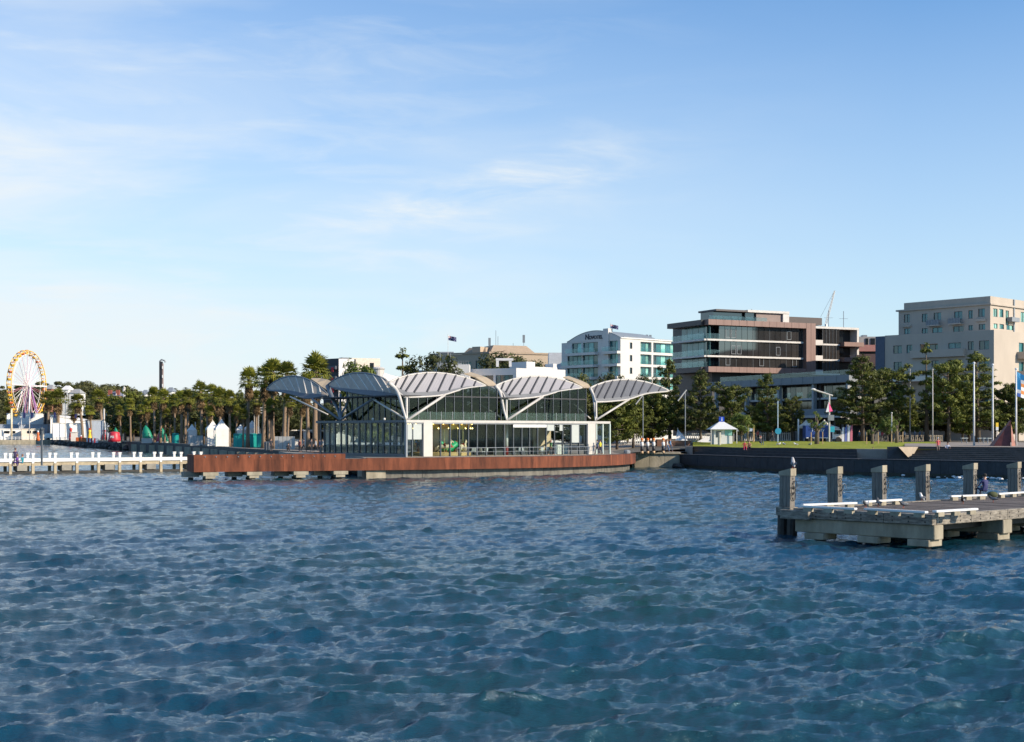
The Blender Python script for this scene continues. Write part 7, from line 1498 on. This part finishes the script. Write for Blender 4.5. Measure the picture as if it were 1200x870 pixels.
house(56, 456, 462, 9, 640, mat('terracotta', (.35, .16, .1), .8), mat('grey_tile', (.3, .3, .3), .7), 'terracotta house right beside the ferris wheel rim'); house(76, 457, 468, 8, 640, FW, FW, 'pale gabled house at the centre of the hill'); house(87, 461, 466, 12, 640, FW, mat('grey_tile', (.3, .3, .3), .7), 'low wide pale house right of the gabled one'); house(133, 464, 480, 13, 640, mat('brick_pale', (.40, .20, .15), .8), mat('slate_roof', (.14, .15, .2), .7), 'red brick mansion with two tall chimneys above the palms', 2); house(198, 459, 470, 7, 640, FW, STEELM, 'pale house showing behind the palm row'); house(168, 462, 468, 6, 640, OFFW, STEELM, 'small pale house left of the black tower')
for i, (px, y0, y1, D, r_, lb) in enumerate(((145.5, 455, 483, 500, .55, 'thick pale grey column standing among the far palms'), (136, 462, 485, 520, .22, 'thin white mast left of the thick pale column'), (122, 480, 514, 440, .28, 'short white pole with a red base by the fairground'), (125, 476, 514, 445, .18, 'thin white pole right of the red based one'), (13.5, 480, 514, 580, .4, 'cream pole in front of the ferris wheel'), (25, 489, 512, 579, .15, 'first thin flag mast right of the cream pole'), (34.5, 489, 512, 579, .15, 'second thin flag mast beneath the wheel'), (76.5, 464, 500, 560, .12, 'thin street mast in front of the hill trees'), (229, 495, 520, 300, .1, 'thin lamp pole between the palms'))):
    c = P(px, y0, D); zb = ground_z(c.x, D); b = MB(); b.tube([(c.x, D, zb), (c.x, D, c.z)], r_, 7); b.tube([(c.x, D, c.z), (c.x, D, c.z + r_)], [r_ * 1.2, r_ * .3], 7); setp(b.build('mast', STEELW if i != 4 else CREAM, smooth=True), lb, 'mast')
for px, lb in ((27, 'blue pennant hanging on the first mast below the wheel'), (36, 'blue pennant hanging on the second mast below the wheel'), (63, 'dark pennant by the sloping shed'), (87.5, 'dark pennant in front of the long white shed')): c = P(px, 483, 578); b = MB(); b.slab([c, c + Vector((.9, .1, -.2)), c + Vector((.8, .1, -2.6)), c + Vector((.05, 0, -2.4))], .05); setp(b.build('pennant', FBLUE), lb, 'pennant', 'pennants at the fairground')
for px, y, r_, m, lb in ((83, 503, 1.3, RED, 'red inflatable figure on the fairground'), (44.5, 508, 1.1, OG, 'orange play object in front of the ticket cabin'), (105, 505, 1.2, YEL, 'yellow inflatable at the fairground fence'), (122, 505, 1.3, FRED, 'red striped booth base beside the poles'), (95, 513, .9, RED, 'red barrier row start by the fence')):
    D = 500; c = P(px, y, D); t = thing('fair_inflatable', lb, 'inflatable', (c.x, D, 1.9)); b = MB(); b.lathe((c.x, D, 0), [(r_ * .55, ground_z(c.x, D)), (r_ * .6, ground_z(c.x, D) + .8), (r_ * .3, c.z - .6), (r_ * .5, c.z), (r_ * .2, c.z + .4)], 10); b.build('body', m, t, smooth=True); b = MB(); b.ball((c.x, D, c.z + .6), r_ * .35); b.build('top', FWHITE if m != YEL else RED, t)
for i in range(14):
    px = 90 + i * 1.8; D = 462 - i * 6; c = P(px, 0, D); b = MB(); b.box(c.x - .35, c.x + .35, D, D + .15, 1.9, 3.1); setp(b.build('barrier', [FRED, FWHITE][i % 2] if i > 6 else OG), '%s plastic barrier, %s from the left in the row along the fairground edge' % ('orange' if i <= 6 else ('white' if i % 2 else 'red'), ORD[i]), 'barrier', 'barriers along the fairground')
cv = atD(56.5, 566, 1.8); t = thing('caravan', 'small rounded white caravan by the quay', 'caravan', cv); b = MB(); b.hexa([(cv.x - 2, cv.y, 2.3), (cv.x + 2, cv.y, 2.3), (cv.x + 2, cv.y + 2, 2.3), (cv.x - 2, cv.y + 2, 2.3), (cv.x - 1.4, cv.y, 4.3), (cv.x + 1.6, cv.y, 4.3), (cv.x + 1.6, cv.y + 2, 4.3), (cv.x - 1.4, cv.y + 2, 4.3)]); b.build('shell', FW, t, bevel=.3); b = MB(); b.tube([(cv.x, cv.y - .05, 2.2), (cv.x, cv.y + .2, 2.2)], .45, 10); b.build('wheel', BLACK, t)
# white quay railing
qf = thing('quay_railing', 'white post and rail fence along the far quay edge', 'railing', tuple(P(30, 0, 567).xy) + (1.8,))
for i in range(22): px = -4 + i * 4.4; D = interp(SH, px) + .8; c = P(px, 0, D); b = MB(); b.box(c.x - .09, c.x + .09, D, D + .15, 1.75, 3.0); b.build('post', FW, qf)
for i in range(21):
    p0, p1 = -4 + i * 4.4, -4 + (i + 1) * 4.4; a, c = P(p0, 0, interp(SH, p0) + .9), P(p1, 0, interp(SH, p1) + .9); a.z = c.z = 2.9; b = MB(); b.beam(a, c, .08, .12); b.build('rail', FW, qf); b = MB(); b.beam(a - Vector((0, 0, .5)), c - Vector((0, 0, .5)), .08, .1); b.build('rail', FW, qf)
# red tub and green / magenta cone sculptures on the promenade edge
TG = mat('tent_green', (.005, .22, .13), .5, var=.12); MG = mat('tent_magenta', (.40, .02, .07), .5)
c = atD(134, 366, 2.3); t = thing('inflatable_buoy', 'big pinkish red inflatable tub with white marks beside the promenade edge', 'inflatable', c); b = MB(); b.lathe(c, [(1.55, 0), (1.6, .6), (1.3, 2.3), (1.15, 2.5), (.4, 2.6)], 20); b.build('tub', mat('buoy_red', (.52, .03, .05), .45), t, smooth=True); text_mesh('FG', .75, FWHITE, t, (c.x - .55, c.y - 1.58, c.z + 1.0), (1, 0), .03, 'marking', .04)
for px, y0, w, m, m2, base, lb in ((137.5, 501, 4.5, TG, TG, 0, 'green cone tent tucked behind the red tub'), (173, 498.5, 6.3, TG, TG, 1, 'green pointed cone tent on a grey box base'), (188, 501, 5.0, MG, MG, 0, 'magenta cone tent leaning behind a green one'), (191.5, 500.5, 6.2, TG, TG, 2, 'large green cone tent in front of the magenta one'), (226, 498, 3.5, TG, TG, 0, 'small green cone tent behind the palms')):
    D = 340 if px < 215 else 320
    if px < 150: D = 369
    c = P(px, 518.5, D); zb = 2.25; zt = P(px, y0, D).z; r_ = w / F * D; t = thing('cone_tent', lb, 'tent', (c.x, D, zb), 'cone shaped tents on the promenade'); z0 = zb + (1.1 if base == 1 else .0); lean = .5 if m is TG else -.3
    b = MB(); b.v = []; n = 14; prof = [(1, 0), (.98, .15), (.78, .5), (.42, .82), (.03, 1)]
    vs = [(c.x + r_ * p * math.cos(6.283 * k / n) - lean * q, D + r_ * .8 * p * math.sin(6.283 * k / n), z0 + (zt - z0) * q) for p, q in prof for k in range(n)]; b.add(vs, [(i * n + k, i * n + (k + 1) % n, (i + 1) * n + (k + 1) % n, (i + 1) * n + k) for i in range(4) for k in range(n)]); b.build('cone', m, t, smooth=True)
    if base == 1: b = MB(); b.box(c.x - r_ * .95, c.x + r_ * .95, D - r_ * .7, D + r_ * .7, zb - .1, zb + 1.08); b.build('base_box', STEELW, t)
    else: b = MB(); b.lathe((c.x, D, 0), [(r_ * .97, zb - .1), (r_ * .97, zb + .25)], 14); b.build('base_ring', FW, t)
umbrella(249, 492, 502, 262, 1.25, 'white peaked marquee left of the central one behind the palms', 'white peaked marquees behind the palms', FW, wall=1); umbrella(259.5, 491, 502, 252, 1.3, 'white peaked marquee in the middle of the palm row', 'white peaked marquees behind the palms', FW, wall=1); umbrella(295.5, 493, 502, 262, 1.5, 'white peaked marquee behind the teal cabins', 'white peaked marquees behind the palms', FW, wall=1); umbrella(282, 497, 503, 262, .9, 'small white marquee peeking left of the teal cabins', 'white peaked marquees behind the palms', FW, wall=1); umbrella(225, 497, 504, 300, 1.0, 'small distant marquee between the clustered palm trunks', 'white peaked marquees behind the palms', FW, wall=1)
# teal portable cabins
TE = mat('teal_plastic', (.01, .27, .25), .5, var=.1); 
for i, (px, D, lb) in enumerate(((276.5, 240, 'teal portable toilet, first on the left of the row'), (281.5, 240, 'teal portable toilet second in the row'), (287, 240, 'teal portable toilet third in the row behind a palm'), (293, 240, 'teal portable toilet fourth in the row'), (298.3, 240, 'teal portable toilet fifth in the row'), (304, 238, 'bright teal portable toilet standing forward at the right end of the row'), (204, 320, 'teal portable toilet alone among the left palms'), (207.5, 320, 'teal portable toilet beside the lone left one'), (255, 258, 'teal portable toilet half hidden at the central marquee'))):
    c = atD(px, D, 2.15); t = thing('portable_toilet', lb, 'portable toilet', c, 'teal portable toilets', R(8)); w = .42
    def bl(mb, n_, m): o = mb.build(n_, m); o.parent = t
    b = MB(); b.box(-w, w, -w, w, 0, 2.2); bl(b, 'cabin', TE); b = MB(); b.box(-w + .1, w - .1, -w - .03, -w - .002, .1, 2.0); bl(b, 'door', mat('teal_door', (.02, .42, .36), .5)); b = MB(); b.hexa([(-w - .04, -w - .04, 2.202), (w + .04, -w - .04, 2.202), (w + .04, w + .04, 2.202), (-w - .04, w + .04, 2.202), (-w * .6, -w * .6, 2.38), (w * .6, -w * .6, 2.38), (w * .6, w * .6, 2.38), (-w * .6, w * .6, 2.38)]); bl(b, 'roof', TE)
# stage scaffolding and fence panels
sc_ = thing('stage_frame', 'grey scaffold stage frame between the palms left of the pavilion', 'stage', tuple(P(305, 0, 258).xy) + (2.2,))
for px in (298, 303, 308, 313.5):
    for D in (256, 260): c = P(px, 0, D); b = MB(); b.tube([(c.x, D, 2.2), (c.x, D, P(px, 478, D).z)], .07, 5); b.build('upright', STEELW, sc_)
for y in (478, 481, 484): a, c = P(297, y, 255.8), P(314, y, 255.8); b = MB(); b.beam(a, c, .12, .18); b.build('crossbar', STEELW, sc_)
for (p0, p1, D, lb) in ((223, 238, 274, 'grey mesh fence panels among the palms left of the marquees'), (322, 346, 214, 'grey mesh fence panels just left of the pavilion')):
    a, c = P(p0, 0, D), P(p1, 0, D); t = thing('mesh_fence', lb, 'fence', (a.x, D, 2.1)); n = 5
    for i in range(n): x0, x1 = a.x + (c.x - a.x) * i / n, a.x + (c.x - a.x) * (i + 1) / n - .06; b = MB(); b.box(x0, x1, D, D + .03, 2.15, 4.1); b.build('mesh_panel', mat('pale_mesh', (.42, .42, .40), .7), t)
lt = shed(330, 392, 505, 520, 262, 8, FW, 'long white single storey shop seen through the palms left of the pavilion', wins=((345, 510, 3, 1.4), (368, 511, 3, 1.4))); shed(334, 372, 489, 505, 300, 8, mat('cafe_roof', (.30, .34, .38), .6), 'blue grey roofed building behind the palm trunks'); shed(392, 412, 478, 505, 270, 8, STEELW, 'pale roofed building behind the left canopy')
for i, (px, c, D, lb) in enumerate(((425, (.6, .6, .6), 240, 'white car parked behind the pavilion, seen through the left glass'), (455, (.15, .2, .3), 244, 'blue car parked behind the pavilion, seen through the left glass'), (560, (.6, .6, .62), 240, 'silver white car seen through the carousel hall'))):
    at = atD(px, D, 2.15); t = thing('parked_car', lb, 'car', at, 'cars parked behind the pavilion'); m = cloth(c)
    def bl(mb, n_, mm, **k): o = mb.build(n_, mm, **k); o.parent = t; return o
    b = MB(); b.hexa([(-2.1, -.85, .3), (2.1, -.85, .3), (2.1, .85, .3), (-2.1, .85, .3), (-2.05, -.8, .85), (2.0, -.8, .80), (2.0, .8, .80), (-2.05, .8, .85)]); bl(b, 'body', m, bevel=.08); b = MB(); b.hexa([(-1.5, -.78, .852), (1.1, -.78, .852), (1.1, .78, .852), (-1.5, .78, .852), (-1.1, -.65, 1.42), (.45, -.65, 1.42), (.45, .65, 1.42), (-1.1, .65, 1.42)]); bl(b, 'cabin', DGL, bevel=.05)
    for x in (-1.3, 1.3):
        for y in (-.86, .66): b = MB(); b.tube([(x, y, .33), (x, y + .2, .33)], .33, 12); bl(b, 'wheel', BLACK)
# tower beyond the palms
c = P(188.8, 424, 380); t = thing('black_tower', 'tall thin black mast tower with a hooked top above the palms', 'tower', (c.x, 380, 2.3)); b = MB(); b.box(c.x - .40, c.x + .35, 379.5, 380.5, 2.2, c.z); b.build('shaft', mat('tower_black', (.03, .03, .035), .6), t)
b = MB(); b.box(c.x + .36, c.x + .60, 379.6, 380.3, c.z - 16, c.z - .5); b.build('copper_strip', mat('tower_strip', (.30, .22, .2), .6), t)
for k in range(6): b = MB(); b.box(c.x + .40, c.x + .62, 379.3, 379.58, c.z - 14 + k * 2.4, c.z - 13.2 + k * 2.4); b.build('pale_plate', FW, t)
b = MB(); b.tube([(c.x - .4, 380, c.z), (c.x + .1, 380, c.z + .55), (c.x + 1.0, 380, c.z + .25), (c.x + 1.1, 380, c.z - .2)], .22, 6); b.build('hook', STEELM, t)
# lamp pole and people on the white pier
c = G(49, 545, 1.36); b = MB(); b.tube([(c.x, c.y, 1.3), (c.x, c.y, P(49, 503, c.y).z)], .11, 7); b.ball((c.x, c.y, P(49, 503, c.y).z), .2); setp(b.build('lamp_pole', STEELD), 'dark thin lamp pole standing on the white railed pier', 'lamp pole')
c = G(18, 546, 1.36); person('stand', (c.x, c.y, 1.36), 0, (.08, .05, .12), (.03, .03, .04), (.1, .04, .03), 'person in purple black standing on the white railed pier'); c = G(27, 546.5, 1.36); person('sit', (c.x, c.y, 1.3), R(90), (.03, .25, .3), (.1, .05, .2), (.2, .08, .04), 'person in turquoise sitting on the white railed pier'); c = G(21, 546.5, 1.36); person('sit', (c.x, c.y, 1.3), R(90), (.15, .05, .3), (.05, .05, .1), (.2, .08, .04), 'person in violet sitting on the white railed pier')
for px, D, lb in ((312, 205, 'dark bin pair left under the palms, left one'), (315, 205, 'dark bin pair left under the palms, right one'), (236, 290, 'dark bollard post beside the marquee')): c = atD(px, D, 2.15); b = MB(); b.lathe(c, [(.28, 0), (.32, 1.1), (.2, 1.25)], 8); setp(b.build('litter_bin', STEELD), lb, 'bin')
for o in bpy.data.objects:
    if '_h' in o: del o['_h']
